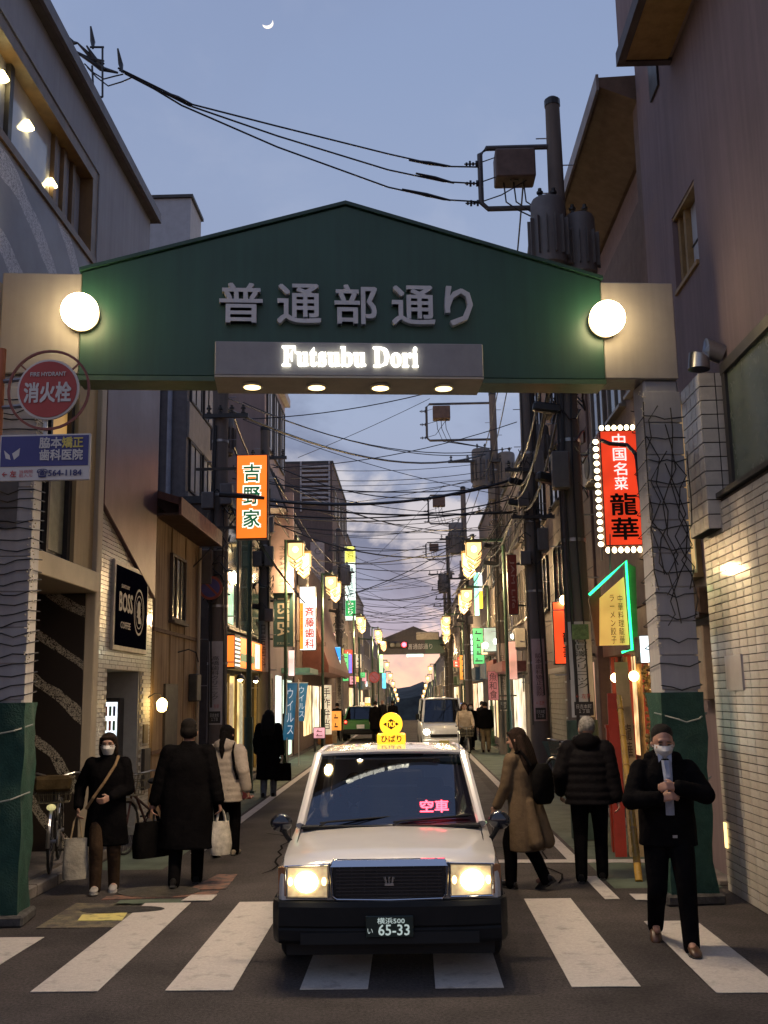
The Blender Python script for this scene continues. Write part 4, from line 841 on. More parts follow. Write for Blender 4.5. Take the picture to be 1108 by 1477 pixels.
# lone green post by the beef bowl shop
t = thing('lamp_post', 'dark green post with thick foot by the yellow lit shop', 'post', (-3.42, 22.0, 0))
MB().cyl((-3.42, 22, 0), (-3.42, 22, 1.55), .10, .095, 12).cyl((-3.42, 22, 1.55), (-3.42, 22, 5.4), .06, .05, 10).build('post', lampgreen, t, smooth=True); box('foot_plate', lampgreen, t, -3.56, -3.28, 21.86, 22.14, 0, .05)
def ad_plate(t, X, Y, r, z0, z1, w, txt, face=(.55, .54, .52), ink=(.05, .05, .06), top=None, foot=True):
    m = M('plate_%02x%02x%02x' % tuple(int(c * 255) for c in face), face, .5, var=.08, streak=.3)
    b = MB(); n = 8; rr = r + .012; a0 = w / 2 / rr
    ring = lambda z, q: [(X + (rr + q) * math.sin(-a0 + 2 * a0 * i / n), Y - (rr + q) * math.cos(-a0 + 2 * a0 * i / n), z) for i in range(n + 1)]
    b.loft([ring(z0, 0), ring(z1, 0), ring(z1, .008), ring(z0, .008), ring(z0, 0)], closed=False)
    o = b.build('advert_plate', m, t, smooth=True)
    h = z1 - z0; yy = Y - rr - .012
    ik = M('ink_%02x%02x%02x' % tuple(int(c * 255) for c in ink), ink, .6, var=0)
    lettering('\n'.join(txt), ik, o, (X, yy, z0 + h * (.56 if foot else .5)), w * .52, h * (.52 if foot else .84), depth=.004)
    if top: MB().box(X - w * .34, X + w * .34, yy - .003, yy + .002, z1 - h * .19, z1 - h * .03).build('logo', M('logo_green', top, .5, var=.25, scale=30), o)
    if foot:
        MB().box(X - w * .38, X + w * .38, yy - .003, yy + .002, z0 + h * .02, z0 + h * .16).build('plate_foot', M('plate_black', (.02, .02, .022), .5), o)
        lettering('日吉本町\n１丁目', M('ink_pale', (.5, .5, .5), .6, var=0), o, (X, yy - .004, z0 + h * .09), w * .6, h * .09, depth=.004)
        lettering('← 左折', M('ink_redp', (.45, .06, .04), .6, var=0), o, (X, yy, z0 + h * .22), w * .6, h * .05, depth=.004)
def insul(b, p, d=(-1, 0, 0)):
    p, d = Vector(p), Vector(d)
    for k in range(4): b.cyl(p + d * (.05 * k), p + d * (.05 * k + .03), .05 if k % 2 == 0 else .028, n=8)
pole_m = M('pole_concrete', (.155, .13, .115), .9, var=.14, scale=1.6, streak=.5, bump=.3)
tr_m = M('transformer_grey', (.15, .135, .13), .55, var=.12, streak=.4)
blk = M('insulator_black', (.018, .018, .02), .4, var=.1)
def pole(label, X, Y, h, r0, r1, trans=(), frame=None, plate=None, wrap=None, arms=(), seed=1):
    t = thing('utility_pole', label, 'utility pole', (X, Y, zg(Y)), group='concrete utility poles')
    MB().loft([MB().ring((X, Y, z), (0, 0, 1), r0 + (r1 - r0) * (z / h), 20) for z in (zg(Y), h * .33, h * .66, h)]).build('shaft', pole_m, t, smooth=True)
    MB().lathe((X, Y, h - .02), [(r1 + .012, 0), (r1 + .012, .10), (r1 * .7, .14)], 14).build('cap', blk, t)
    rr = lambda z: r0 + (r1 - r0) * z / h
    for (dx_, dy_, z, rad, hh) in trans:
        b = MB().lathe((X + dx_, Y + dy_, z), [(rad * .85, 0), (rad, .04), (rad, hh - .06), (rad * .9, hh), (rad * .3, hh + .05)], 18)
        o = b.build('transformer', tr_m, t, smooth=True)
        f = MB()
        for k in range(14):
            a = 2 * PI * k / 14; f.obox((X + dx_ + (rad + .025) * math.cos(a), Y + dy_ + (rad + .025) * math.sin(a), z + hh * .42), (.06, .012, hh * .55), rz=a)
        f.build('cooling_fins', tr_m, o)
        for k in (-1, 1):
            b = MB(); insul(b, (X + dx_ + k * rad * .4, Y + dy_, z + hh + .02), (0, 0, 1)); b.build('bushing', blk, o)
    if frame:
        L_, z0, z1 = frame
        pts = [(X, Y - .02, z1), (X - L_ + .1, Y - .02, z1), (X - L_, Y - .02, z1 - .1), (X - L_, Y - .02, z0 + .1), (X - L_ + .1, Y - .02, z0), (X, Y - .02, z0)]
        o = MB().tube(pts, .042, 8).build('bracket_frame', M('bracket_steel', (.10, .095, .10), .5, metal=.4, var=.1), t, smooth=True)
        MB().box(X - L_ + .22, X - L_ + .82, Y - .2, Y + .2, z1 - .56, z1 - .10).build('switch_box', M('switch_brown', (.12, .075, .06), .6, var=.15), t, bevel=.02)
        for k in range(3):
            b = MB(); z = z1 - .25 - (z1 - z0 - .35) * k / 2; insul(b, (X - L_ - .04, Y - .02, z)); b.cyl((X - L_ - .24, Y - .02, z), (X - L_, Y - .02, z), .012, n=5); b.build('insulator', blk, t)
            MB().tube([(X - L_ - .05, Y - .02, z), (X - L_ + .3, Y - .1, z + .08), (X - L_ + .45 + .12 * k, Y - .1, z1 - .58)], .010, 5).build('jumper_wire', blk, t)
        for k in range(3):
            x = X - L_ + .35 + .15 * k; MB().tube([(x, Y, z1 - .56), (x + .02, Y - .05, z1 - .9), (x + .2, Y - .05, z0 - .05), (X - .1, Y - .1, z0 - .35)], .012, 5).build('jumper_wire', blk, t)
    for z, la, lb in arms:
        b = MB().box(X - la, X + lb, Y - rr(z) - .09, Y - rr(z) - .01, z - .04, z + .04); o = b.build('crossarm', metal_d, t)
        for k in range(4): b = MB(); insul(b, (X - la + .1 + (la + lb - .2) * k / 3, Y - rr(z) - .05, z + .04), (0, 0, 1)); b.build('insulator', blk, o)
    rnd = random.Random(seed)
    for k in range(5):       # step bolts and bands
        z = 2.6 + k * (h - 3.6) / 5; MB().lathe((X, Y, z), [(rr(z) + .012, 0), (rr(z) + .012, .05)], 16).build('band', steel, t)
    sb = MB()
    for k in range(int((h - 2.2) / .45)):
        z = 2.2 + k * .45; s = 1 if k % 2 else -1; sb.cyl((X + s * rr(z) * .9, Y, z), (X + s * (rr(z) + .16), Y, z), .010, n=5)
    o = sb.build('step_bolts', steel, t); o['kind'] = 'stuff'
    for k in range(4):       # cable clutter strapped to the shaft
        a = rnd.uniform(-2.6, -.5); z0 = rnd.uniform(.2, 2.5); z1 = h * rnd.uniform(.6, .9)
        MB().tube([(X + (rr(z) + .022) * math.cos(a + .15 * math.sin(z)), Y + (rr(z) + .022) * math.sin(a + .15 * math.sin(z)), z) for z in [z0 + (z1 - z0) * i / 8 for i in range(9)]], .014 + .012 * (k == 0), 5).build('riser_cable', blk, t)
    b = MB()
    for k in range(16):
        z = h * rnd.uniform(.42, .66); a = rnd.uniform(0, 6.28); q = rr(z) + rnd.uniform(.03, .14)
        b.tube([(X + q * math.cos(a + i * .45), Y + q * math.sin(a + i * .45), z + .10 * math.sin(i * 1.7 + k)) for i in range(8)], rnd.uniform(.008, .018), 4)
    o = b.build('coiled_wires', blk, t); o['kind'] = 'stuff'
    for k in range(2):
        z = h * rnd.uniform(.45, .62); MB().obox((X - rr(z) - .10, Y - .05, z), (.5, .15, .14), rz=.3 * k, ry=.15).build('splice_case', blk, t, bevel=.03)
    for k in range(4):       # junction boxes and lamp brackets
        z = h * rnd.uniform(.40, .78); s_ = rnd.choice((-1, 1)); MB().box(X + s_ * (rr(z) + .01) - .12, X + s_ * (rr(z) + .01) + .12, Y - rr(z) - .16, Y - rr(z) + .04, z, z + rnd.uniform(.25, .55)).build('junction_box', tr_m, t, bevel=.015)
    if wrap: MB().lathe((X, Y, .02), [(r0 + .012, 0), (r0 + .012, wrap), (r0 + .0, wrap + .01)], 20).build('post_wrap', M('wrap_green', (.05, .085, .065), .8, var=.2, bump=.5), t, smooth=True)
    if plate: ad_plate(t, X, Y, rr(plate[1]) + .01, plate[0], plate[1], plate[2], plate[3], *plate[4:])
    return t
pole('thick concrete pole with twin transformers and white clinic plate', 2.36, 14.5, 10.85, .205, .11, [(-.20, -.34, 8.05, .25, 1.05), (.30, -.10, 8.0, .23, .95)], (1.14, 9.16, 10.15), (1.62, 2.92, .34, '高見澤クリニック', (.55, .54, .52), (.05, .06, .05), (.14, .24, .10)), 1.55, [(6.3, .5, .5)], 3)
pole('brown concrete pole with pink white advert plate beside the tilted board', 2.86, 23.3, 11.6, .225, .15, [(.28, .1, 7.3, .22, .8)], None, (1.35, 3.15, .30, '脇本歯科矯正医院', (.50, .36, .36), (.10, .05, .07)), None, [(7.0, .6, .4), (5.9, .5, .5)], 5)
pole('slim pole with dark transformer and wide wire frame over the lane', 3.05, 34.5, 12.2, .18, .12, [(-.45, 0, 8.9, .33, 1.35), (.4, 0, 8.9, .3, 1.2)], (2.3, 10.6, 11.9), (1.4, 3.6, .30, '日吉整骨院本院', (.45, .38, .34), (.08, .07, .07)), None, [(9.8, 1.6, .3), (8.0, .7, .6)], 7)
pole('pole with transformer frame standing behind the first right lantern', 2.75, 49, 11.8, .18, .12, [(-.4, 0, 8.6, .34, 1.5)], (1.7, 10.1, 11.5), None, None, [(9.3, 1.2, .4), (7.4, .8, .6)], 9)
pole('thin distant pole with cross bars above the second right lantern', 2.6, 66, 12.0, .17, .11, [(-.35, 0, 8.4, .3, 1.2)], (1.4, 10.6, 11.7), None, None, [(9.6, 1.3, .4), (8.0, .9, .6)], 11)
pole('farthest right pole just before the distant gate', 2.7, 76, 10.5, .17, .11, [], None, None, None, [(9.6, 1.0, .4), (8.4, .9, .6)], 12)
pl = pole('dark pole with coiled cables, no parking disc and white plate on the left', -3.78, 20.3, 9.2, .21, .15, [(.0, .34, 6.9, .22, .8)], None, (1.45, 3.05, .29, '高橋歯科クリニック', (.44, .42, .44), (.07, .07, .08)), None, [(8.4, .4, .7), (7.6, .3, .6)], 13)
pole('black pole left of the dental sign behind the walking woman', -3.75, 26.6, 9.0, .17, .12, [], None, (2.6, 3.9, .28, '日吉歯科', (.30, .32, .30), (.04, .04, .04), None, False), None, [(8.2, .4, .6)], 15)
pole('grey pole in front of the lit shops before the green car', -3.4, 50, 10.0, .18, .12, [(.3, 0, 7.3, .28, 1.0)], None, (1.3, 3.0, .32, '貸本珈琲', (.48, .46, .44), (.1, .1, .1), None, False), None, [(9.0, .5, .9), (7.9, .5, .8)], 17)
# no-parking disc on the left pole
def disc(t, c, r, rim, face, slash=None, name='no_parking_sign'):
    x, y, z = c
    o = MB().cyl((x, y, z), (x, y - .02, z), r, n=28).build(name, rim, t); MB().cyl((x, y - .021, z), (x, y - .026, z), r * .78, n=28).build('sign_face', face, o)
    if slash: MB().obox((x, y - .029, z), (r * 1.6, .006, r * .18), ry=R(45)).build('slash', rim, o)
    return o
p = at(304, 848, Y=20.0); disc(pl, (p.x, 20.0, p.z), .235, M('sign_red_dull', (.38, .09, .06), .55), M('sign_blue_dull', (.10, .09, .28), .55), True)
MB().tube([(p.x, 20.02, p.z), (-3.7, 20.1, p.z)], .02).build('sign_bracket', steel, pl)

# ------------------------------------------------------------------ overhead cables
def cable(pts, r, label, n=14, sag=0.0):
    pts = [Vector(p) for p in pts]; out = []
    if len(pts) == 2:
        for i in range(n + 1): u = i / n; q = pts[0].lerp(pts[1], u); q.z -= 4 * sag * u * (1 - u); out.append(q)
    else: out = pts
    return tag(MB().tube(out, r, 5).build('overhead_cable', blk, smooth=True), label, 'cable', 'overhead cables')
# service drop from the corner roof to the near right pole
br = thing('cable_bracket', 'black wire bracket with looped cables on the corner roof edge', 'bracket', tuple(at(140, 140, Y=12.3)))
for a, b_ in (((148, 68), (148, 140)), ((133, 95), (135, 135)), ((130, 68), (150, 68)), ((138, 140), (148, 140))): MB().cyl(at(*a, Y=12.3), at(*b_, Y=12.3), .014, n=6).build('bracket_bar', blk, br)
for a, b_ in (((95, 50), (112, 62)), ((105, 72), (150, 88)), ((118, 80), (170, 105)), ((131, 38), (134, 70)), ((170, 70), (176, 104)), ((112, 62), (150, 92)), ((125, 66), (152, 100))): 
    MB().tube([at(*a, Y=12.3), (at(*a, Y=12.3) + at(*b_, Y=12.3)) / 2 + Vector((0, .05, -.03)), at(*b_, Y=12.3)], [.012, .035, .014], 6).build('splice', blk, br)
for a in ([(122, 92), (135, 105), (150, 114), (165, 110), (178, 107)], [(126, 97), (140, 112), (156, 124), (176, 118), (190, 112)]): MB().tube([at(*q, Y=12.3) for q in a], .010, 5).build('loop_wire', blk, br)
for i, (mid, end, lb) in enumerate((([(170, 98), (225, 125), (275, 150), (400, 182), (560, 222), (640, 240)], (690, 241), 'uppermost service cable from corner roof to twin transformer pole'), ([(172, 101), (225, 128), (272, 152), (400, 196), (560, 245), (640, 262)], (690, 265), 'middle service cable from corner roof to twin transformer pole'), ([(180, 106), (222, 128), (262, 152), (400, 212), (560, 270), (640, 288)], (690, 291), 'lowest service cable from corner roof to twin transformer pole'))):
    pts = [at(x, y, Y=12.3 + (14.45 - 12.3) * (x - 170) / 520) for x, y in mid + [end]]
    cable(pts, .013, lb)
for si, (a, b_, w) in enumerate((((590, 231), (650, 240), .030), ((600, 250), (655, 264), .030), ((580, 273), (650, 289), .030), ((235, 132), (278, 151), .032))):
    A, B = [at(*q, Y=12.3 + 2.15 * (q[0] - 170) / 520) for q in (a, b_)]; tag(MB().tube([A, A.lerp(B, .5), B], [.014, w, .014], 6).build('cable_sleeve', blk), 'black insulating sleeve on the %s' % ['uppermost service cable', 'middle service cable', 'lowest service cable', 'cable bundle near the corner roof'][si], 'sleeve', 'cable sleeves')
# across the lane, at many depths
spec = [((328, 590), (700, 655), 20.3, 34, .028, 60), ((330, 575), (695, 655), 20.3, 34, .014, 40), ((335, 690), (742, 700), 20.3, 23.3, .014, 25), ((335, 715), (745, 690), 20.3, 23.3, .030, 42), ((335, 735), (746, 718), 20.3, 23.3, .016, 35), ((340, 722), (745, 738), 20.3, 23.3, .020, 20),
        ((415, 676), (700, 668), 30, 34, .010, 12), ((420, 690), (700, 680), 32, 34, .012, 14), ((425, 700), (700, 690), 34, 34, .010, 8), ((390, 720), (700, 700), 27, 34, .022, 26), ((420, 705), (702, 690), 33, 35, .012, 20), ((395, 745), (702, 735), 27, 34, .022, 20),
        ((480, 790), (668, 782), 50, 49, .022, 14), ((480, 784), (668, 790), 50, 49, .016, 10), ((440, 770), (668, 775), 40, 49, .012, 8), ((490, 812), (668, 800), 54, 49, .014, 12), ((500, 818), (650, 820), 60, 66, .026, 8), ((500, 835), (650, 825), 60, 66, .014, 10), ((505, 848), (650, 838), 60, 66, .014, 10), ((505, 862), (650, 852), 62, 66, .018, 14),
        ((510, 858), (650, 850), 64, 66, .014, 20), ((515, 872), (648, 868), 66, 66, .02, 10), ((520, 880), (650, 880), 70, 76, .016, 10), ((520, 886), (648, 890), 70, 76, .014, 9), ((520, 893), (646, 884), 70, 76, .022, 16), ((520, 900), (648, 896), 70, 76, .016, 18), ((525, 876), (648, 894), 72, 76, .012, 10), ((480, 772), (660, 760), 48, 49, .008, 6), ((430, 660), (620, 575), 33, 34, .010, 4), ((545, 800), (640, 700), 52, 49, .010, 3)]
ORD = ['top', 'second', 'third', 'fourth', 'fifth', 'sixth', 'seventh', 'eighth', 'ninth', 'tenth', 'eleventh', 'twelfth', 'lowest']
def zone(q): return 'between the dark left pole and the right poles' if q[2] < 22 else 'from the pinkish block to the slim pole' if q[2] < 36 else 'from the rust awning house to the pole behind the lantern' if q[2] < 56 else 'in the far tangle above the distant gate'
zl = {}
for q in sorted(spec, key=lambda q: q[0][1] + q[1][1]): zl.setdefault(zone(q), []).append(q)
for k, (a, b_, ya, yb, r, sg) in enumerate(spec):
    zn = zone(spec[k]); LC = '%s %sblack cable %s' % (ORD[zl[zn].index(spec[k])], 'thick ' if r > .019 else '', zn)
    A, B = at(*a, Y=ya), at(*b_, Y=yb); n = 14; pts = []
    for i in range(n + 1): u = i / n; q = A.lerp(B, u); q.z -= 4 * (sg / 1480 * (ya + yb) / 2) * u * (1 - u) * .6; pts.append(q)
    cable(pts, r, LC)
rk = random.Random(31)
for k in range(34):
    ya = rk.choice((22, 27, 31, 38, 46, 52, 58, 64, 70)); yb = ya + rk.uniform(-3, 5); A = Vector((-3.6, ya, rk.uniform(5.6, 8.8))); B = Vector((2.8, yb, rk.uniform(5.8, 9.0)))
    cable([A, B], rk.choice((.008, .010, .012, .016, .020)), 'thin slack cable in the dense tangle above the middle of the lane', sag=rk.uniform(.15, .7))
# along the right-hand poles and down to the shops
for ci, (z, dx_, r) in enumerate(((9.6, -.5, .014), (9.0, -.4, .014), (7.0, -.25, .022), (6.5, -.2, .028), (6.2, -.3, .018), (5.9, -.15, .022))):
    P = [Vector((2.36 + dx_, 14.4, z)), Vector((2.86 + dx_, 23.3, z + .2)), Vector((3.05 + dx_, 34.5, z + .3)), Vector((2.75 + dx_, 49, z + .3)), Vector((2.6 + dx_, 66, z + .2))]
    for si, (a, b_) in enumerate(zip(P, P[1:])): cable([a, b_], r, '%s cable along the right poles, %s' % (ORD[ci], ['from twin transformer pole to brown pole', 'from brown pole to slim pole', 'from slim pole to the pole behind the lantern', 'on its farthest span'][si]), sag=.35)
for ci, (z, r) in enumerate(((7.6, .018), (7.0, .026), (6.6, .018))):
    P = [Vector((-3.5, 20.3, z)), Vector((-3.5, 26.6, z + .1)), Vector((-3.3, 50, z + .6)), Vector((-3.4, 72, z + .6))]
    for si, (a, b_) in enumerate(zip(P, P[1:])): cable([a, b_], r, '%s cable along the left poles, %s' % (ORD[ci], ['from dark pole to black pole', 'from black pole to grey pole', 'on its farthest span'][si]), sag=.4)
for di, (a, b_) in enumerate((((745, 690), (690, 800)), ((742, 740), (652, 860)), ((760, 660), (705, 780)), ((780, 700), (735, 760)), ((770, 715), (720, 790)), ((300, 740), (230, 905)), ((345, 740), (240, 850)), ((345, 730), (440, 870)), ((350, 745), (432, 858)))):
    Yv = 22 if a[0] > 500 else 20.4; cable([at(*a, Y=Yv), at(*b_, Y=Yv + 3 if a[0] > 500 or b_[0] > 400 else 18.5)], .014, 'slack drop wire slanting from %s' % ['the brown right pole to the first right lantern', 'the brown right pole down past the second lantern', 'high on the brown right pole towards its lantern arm', 'the brown tiled block, shortest one', 'the brown tiled block, beside the shortest', 'the dark left pole down to the old house window', 'the dark left pole to the tiled shop edge', 'the dark left pole to the dental sign', 'the dark left pole, just below the dental sign wire'][di], sag=.12)
cable([at(868, 635, Y=14.4), at(880, 640, Y=14.2), at(905, 642, Y=14), at(917, 655, Y=13.8), at(921, 690, Y=13.6), at(925, 720, Y=13.5)], .030, 'thick black cable looping past the big red sign')

# ------------------------------------------------------------------ signs
steel_d = M('sign_steel', (.06, .055, .05), .5, metal=.3, var=.1)
def lightbox(name, label, px, Y, face, case=None, depth=.22, arm=None, cat='sign', side=0):
    """a box sign that looks at the crossing, given by the photo corners of its face"""
    (xa, ya), (xb, yb) = px; A, B = at(xa, ya, Y=Y), at(xb, yb, Y=Y); x0, x1, z0, z1 = A.x, B.x, B.z, A.z
    t = thing(name, label, cat, ((x0 + x1) / 2, Y + depth / 2, z0))
    MB().box(x0, x1, Y, Y + depth, z0, z1).build('case', case or steel_d, t, bevel=.01)
    m = .02 * min(1, (x1 - x0) / .5); f = MB().box(x0 + m, x1 - m, Y - .008, Y - .001, z0 + m, z1 - m).build('face', face, t)
    if arm:
        for z in (z0 + (z1 - z0) * .15, z0 + (z1 - z0) * .85): MB().box(min(arm, x0), max(arm, x1) if arm > x1 else x0, Y + depth * .4, Y + depth * .6, z - .025, z + .025).build('bracket', steel_d, t)
    return t, x0, x1, z0, z1
t, x0, x1, z0, z1 = lightbox('hanging_sign', 'tall orange lit sign with three green characters beside the dark pole', ((341, 656), (386, 777)), 19.4, EM('beef_orange', (1.0, .21, .015), 1.15, .12, 2), M('case_dark_red', (.12, .02, .01), .5), arm=-4.1)
cx, cz, hh = (x0 + x1) / 2, (z0 + z1) / 2, z1 - z0
for i, ch in enumerate('吉野家'):
    c = (cx, 19.388, cz + hh * (.28 - .27 * i)); lettering(ch, EM('white_halo', (1, .97, .85), 1.5), t, c, .34, .36, bold=.05, depth=.003); lettering(ch, EM('deep_green', (.0, .16, .05), .55), t, (c[0], 19.380, c[2]), .31, .33, bold=.018, depth=.004)
MB().tube([(x1 - .05, 19.3, cz - .06), (cx, 19.25, cz - .03), (x0 - .3, 19.3, cz + .03)], [.03, .055, .05], 7).build('cable_joint', blk, t)
t, x0, x1, z0, z1 = lightbox('hanging_sign', 'dark teal tea school sign with sideways cream lettering', ((394, 855), (424, 933)), 29.9, M('teal_board', (.035, .085, .085), .5, var=.05), M('cream_rim', (.42, .36, .26), .5), arm=-4.05)
lettering('TESTEA', M('cream_ink', (.50, .47, .38), .5, var=0), t, ((x0 + x1) / 2, 29.885, (z0 + z1) / 2 + .12), (z1 - z0) * .74, (x1 - x0) * .55, right=(0, 0, -1), up=(1, 0, 0), bold=.015); lettering('テスティー', M('cream_ink', (.5, .47, .38), .5), t, ((x0 + x1) / 2, 29.885, z0 + .10), .38, .07)
t, x0, x1, z0, z1 = lightbox('hanging_sign', 'white lit dental sign with four red characters and an orange edge', ((432, 846), (456, 938)), 37, EM('dental_white', (1, .97, .93), 1.6), arm=-4.05)
for i, ch in enumerate('斉藤歯科'): lettering(ch, EM('dental_red', (.75, .05, .02), .5), t, ((x0 + x1) / 2 + .07, 36.985, z1 - (z1 - z0) * (.40 + .165 * i)), .33, .33, bold=.02)
MB().box(x0 + .02, x0 + .14, 36.98, 36.99, z0 + .05, z1 - .6).build('edge_strip', EM('dental_orange', (1, .35, .02), 1.2), t); lettering('日\n吉\n駅\n前', M('ink_dark', (.03, .02, .02), .7), t, (x0 + .08, 36.976, (z0 + z1) / 2 - .2), .07, .9)
t, x0, x1, z0, z1 = lightbox('hanging_sign', 'very tall lit sign, yellow above, white in the middle, green below', ((497, 788), (514, 895)), 60, EM('tall_white', (.85, 1.0, .95), 1.5), arm=-4.1)
h = z1 - z0; MB().box(x0 + .03, x1 - .03, 59.97, 59.99, z1 - h * .22, z1 - .03).build('panel', EM('tall_yellow', (.95, .95, .15), 1.3), t); MB().box(x0 + .03, x1 - .03, 59.97, 59.99, z0 + h * .06, z0 + h * .27).build('panel', EM('tall_green', (.0, .42, .10), .9), t)
lettering('み\nど\nり', EM('sign_white', (1, .95, .85), 1.3), t, ((x0 + x1) / 2, 59.96, z0 + h * .165), .4, h * .17); lettering('進\n学\n教\n室', M('teal_ink', (.05, .25, .2), .6), t, ((x0 + x1) / 2, 59.98, z0 + h * .52), .4, h * .40); lettering('個\n別', M('ink_dark', (.03, .02, .02), .7), t, ((x0 + x1) / 2, 59.96, z1 - h * .11), .34, h * .13)
t, x0, x1, z0, z1 = lightbox('hanging_sign', 'cyan and white lit box sign below the rust awning corner', ((472, 933), (492, 972)), 47, EM('cyan_white', (.75, 1.0, 1.0), 1.3), arm=-4.05); MB().box(x0 + .02, x1 - .02, 46.97, 46.99, (z0 + z1) / 2, z1 - .03).build('panel', EM('cyan_blue', (.0, .32, .95), 1.3), t); MB().box(x0 + .1, x1 - .1, 46.96, 46.969, z1 - .62, z1 - .48).build('stripe', EM('cyan_white', (.75, 1, 1), 1.3), t)
lightbox('hanging_sign', 'narrow deep blue lit sign past the cyan box sign', ((499, 944), (508, 971)), 60, EM('blue_sign', (.18, .16, 1.0), 1.4, .3, 6), arm=-4.1)
lightbox('hanging_sign', 'slim green and white lit sign close to the distant gate', ((547, 944), (553, 970)), 82, EM('far_green', (.35, 1.0, .45), 1.1, .5, 1.5)); lightbox('hanging_sign', 'small sky blue lit sign under the slim green one', ((551, 971), (557, 993)), 82, EM('far_cyan', (.1, .65, 1.0), 1.2, .4, 2)); lightbox('hanging_sign', 'pink and white upright lit strip by the canopy', ((416, 938), (425, 975)), 31, EM('pink_white', (1.0, .75, .75), .9, .4, 3))
# right side
t, x0, x1, z0, z1 = lightbox('restaurant_sign', 'big red lit restaurant sign edged with bulbs, white and black characters', ((864, 621), (929, 787)), 14.9, EM('red_lit', (.85, .050, .012), .95, .25, 2.5), M('case_red', (.10, .02, .015), .5), depth=.25, arm=3.5)
w, h, cx = x1 - x0, z1 - z0, (x0 + x1) / 2
for i, ch in enumerate('中国名菜'): lettering(ch, EM('white_tube', (1, .80, .76), 1.2), t, (cx + .0, 14.888, z1 - h * (.09 + .125 * i)), .19, .19, bold=.01)
for i, ch in enumerate('龍華'): lettering(ch, M('ink_black', (.006, .004, .004), .7, var=0), t, (cx + .02, 14.888, z1 - h * (.645 + .21 * i)), .38, .32, bold=.02)
bl = EM('bulb_cream', (1.0, .83, .48), 7)
for k in range(15): MB().sph((x0 - .05, 14.95, z0 + .04 + (h - .2) * k / 14), (.042, .035, .038), 10, 7).build('bulb', bl, t, smooth=True)
for k in range(6): MB().sph((x0 + .05 + (w - .1) * k / 5, 14.95, z0 - .05), (.036, .035, .045), 10, 7).build('bulb', bl, t, smooth=True); MB().sph((x0 + .05 + (w - .1) * k / 5, 14.95, z1 + .05), (.036, .035, .042), 10, 7).build('bulb', bl, t, smooth=True)
t, x0, x1, z0, z1 = lightbox('restaurant_sign', 'smaller plain red lit sign half hidden by the thick pole', ((796, 868), (842, 958)), 19.0, EM('red_lit2', (1.0, .075, .015), 1.1, .2, 2), arm=3.5)
for i, ch in enumerate('龍華'): lettering(ch, M('ink_black', (.006, .004, .004), .7), t, (x0 + .30, 18.988, z1 - (z1 - z0) * (.58 + .23 * i)), .26, .22, bold=.02)
lettering('中国名菜', EM('white_tube', (1, .8, .76), 1.2), t, (x0 + .30, 18.988, z1 - .28), .42, .10, right=(0, 0, -1), up=(1, 0, 0)); MB().sph((x0 + .22, 18.9, z1 + .02), .09, 10, 8).build('lamp', EM('lamp_orange', (1, .62, .24), 24), t, smooth=True)
t = thing('neon_sign', 'yellow paper sign under a bent green neon tube beside the column', 'sign', tuple(at(888, 930, Y=13.2)))
A = [at(866, 862, Y=13.2), at(900, 832, Y=13.2), at(908, 930, Y=13.2), at(866, 931, Y=13.2)]
MB().prism(A, (0, .06, 0)).build('panel', EM('paper_yellow', (1.0, .58, .13), .62, .2, 3), t)
for i, (ux, n_) in enumerate(((896, '中華料理龍華'), (884, 'ラーメン餃子'))): lettering('\n'.join(n_), M('ink_brown', (.08, .035, .01), .7, var=0), t, at(ux, 893, Y=13.19), .07, .62)
MB().tube([at(850, 858, Y=13.15), at(877, 833, Y=13.15), at(903, 809, Y=13.15), at(907, 870, Y=13.15), at(912, 937, Y=13.15), at(897, 941, Y=13.15)], .016, 8).build('neon_tube', EM('neon_green', (.02, 1.0, .28), 4.0), t, smooth=True)
MB().prism([at(905, 812, Y=13.2), at(917, 818, Y=13.2), at(921, 938, Y=13.2), at(913, 940, Y=13.2)], (0, .3, 0)).build('side_case', M('case_green_lit', (.12, .22, .08), .6), t); MB().cyl(at(880, 770, Y=13.25), at(880, 832, Y=13.25), .008, n=5).build('hanger', steel, t); MB().prism([at(850, 862, Y=13.3), at(866, 848, Y=13.3), at(868, 931, Y=13.3), at(860, 932, Y=13.3)], (0, .1, 0)).build('side_board', M('board_rust', (.18, .07, .03), .6), t)
t, x0, x1, z0, z1 = lightbox('small_lightbox', 'small white lit box sign tucked behind the gate column', ((922, 917), (941, 956)), 12.2, EM('small_white', (.8, .95, 1.0), 2.2), depth=.3, arm=3.3)
t, x0, x1, z0, z1 = lightbox('hanging_sign', 'rust red board with sideways pale lettering between two poles', ((731, 800), (748, 886)), 27, M('rust_board', (.30, .055, .03), .6, var=.1), arm=3.4); lettering('JAM Life', M('ink_peach', (.55, .34, .25), .6, var=0), t, ((x0 + x1) / 2, 26.985, (z0 + z1) / 2), (z1 - z0) * .8, (x1 - x0) * .5, right=(0, 0, -1), up=(1, 0, 0))
t, x0, x1, z0, z1 = lightbox('hanging_sign', 'slim teal and white lit sign with yellow side behind the lantern', ((683, 826), (692, 888)), 42, EM('teal_lit', (.25, .95, .75), 1.1, .5, 4)); MB().box(x1 + .01, x1 + .14, 42, 42.1, z0 + .3, z0 + 1.0).build('yellow_panel', EM('yellow_lit', (1, .8, .02), 1.2), t); MB().box(x1 + .01, x1 + .14, 42, 42.1, z0 + 1.02, z1).build('white_panel', EM('small_white', (.8, .95, 1), 2.2), t)
t, x0, x1, z0, z1 = lightbox('shop_banner', 'pink printed banner leaning beside the pair of walkers', ((703, 968), (720, 1010)), 33, M('banner_pink', (.55, .22, .30), .7, var=.1), depth=.03, arm=3.4); lettering('魚\n和\n食', M('banner_dark', (.06, .03, .05), .7), t, ((x0 + x1) / 2, 32.985, (z0 + z1) / 2), .24, .8)
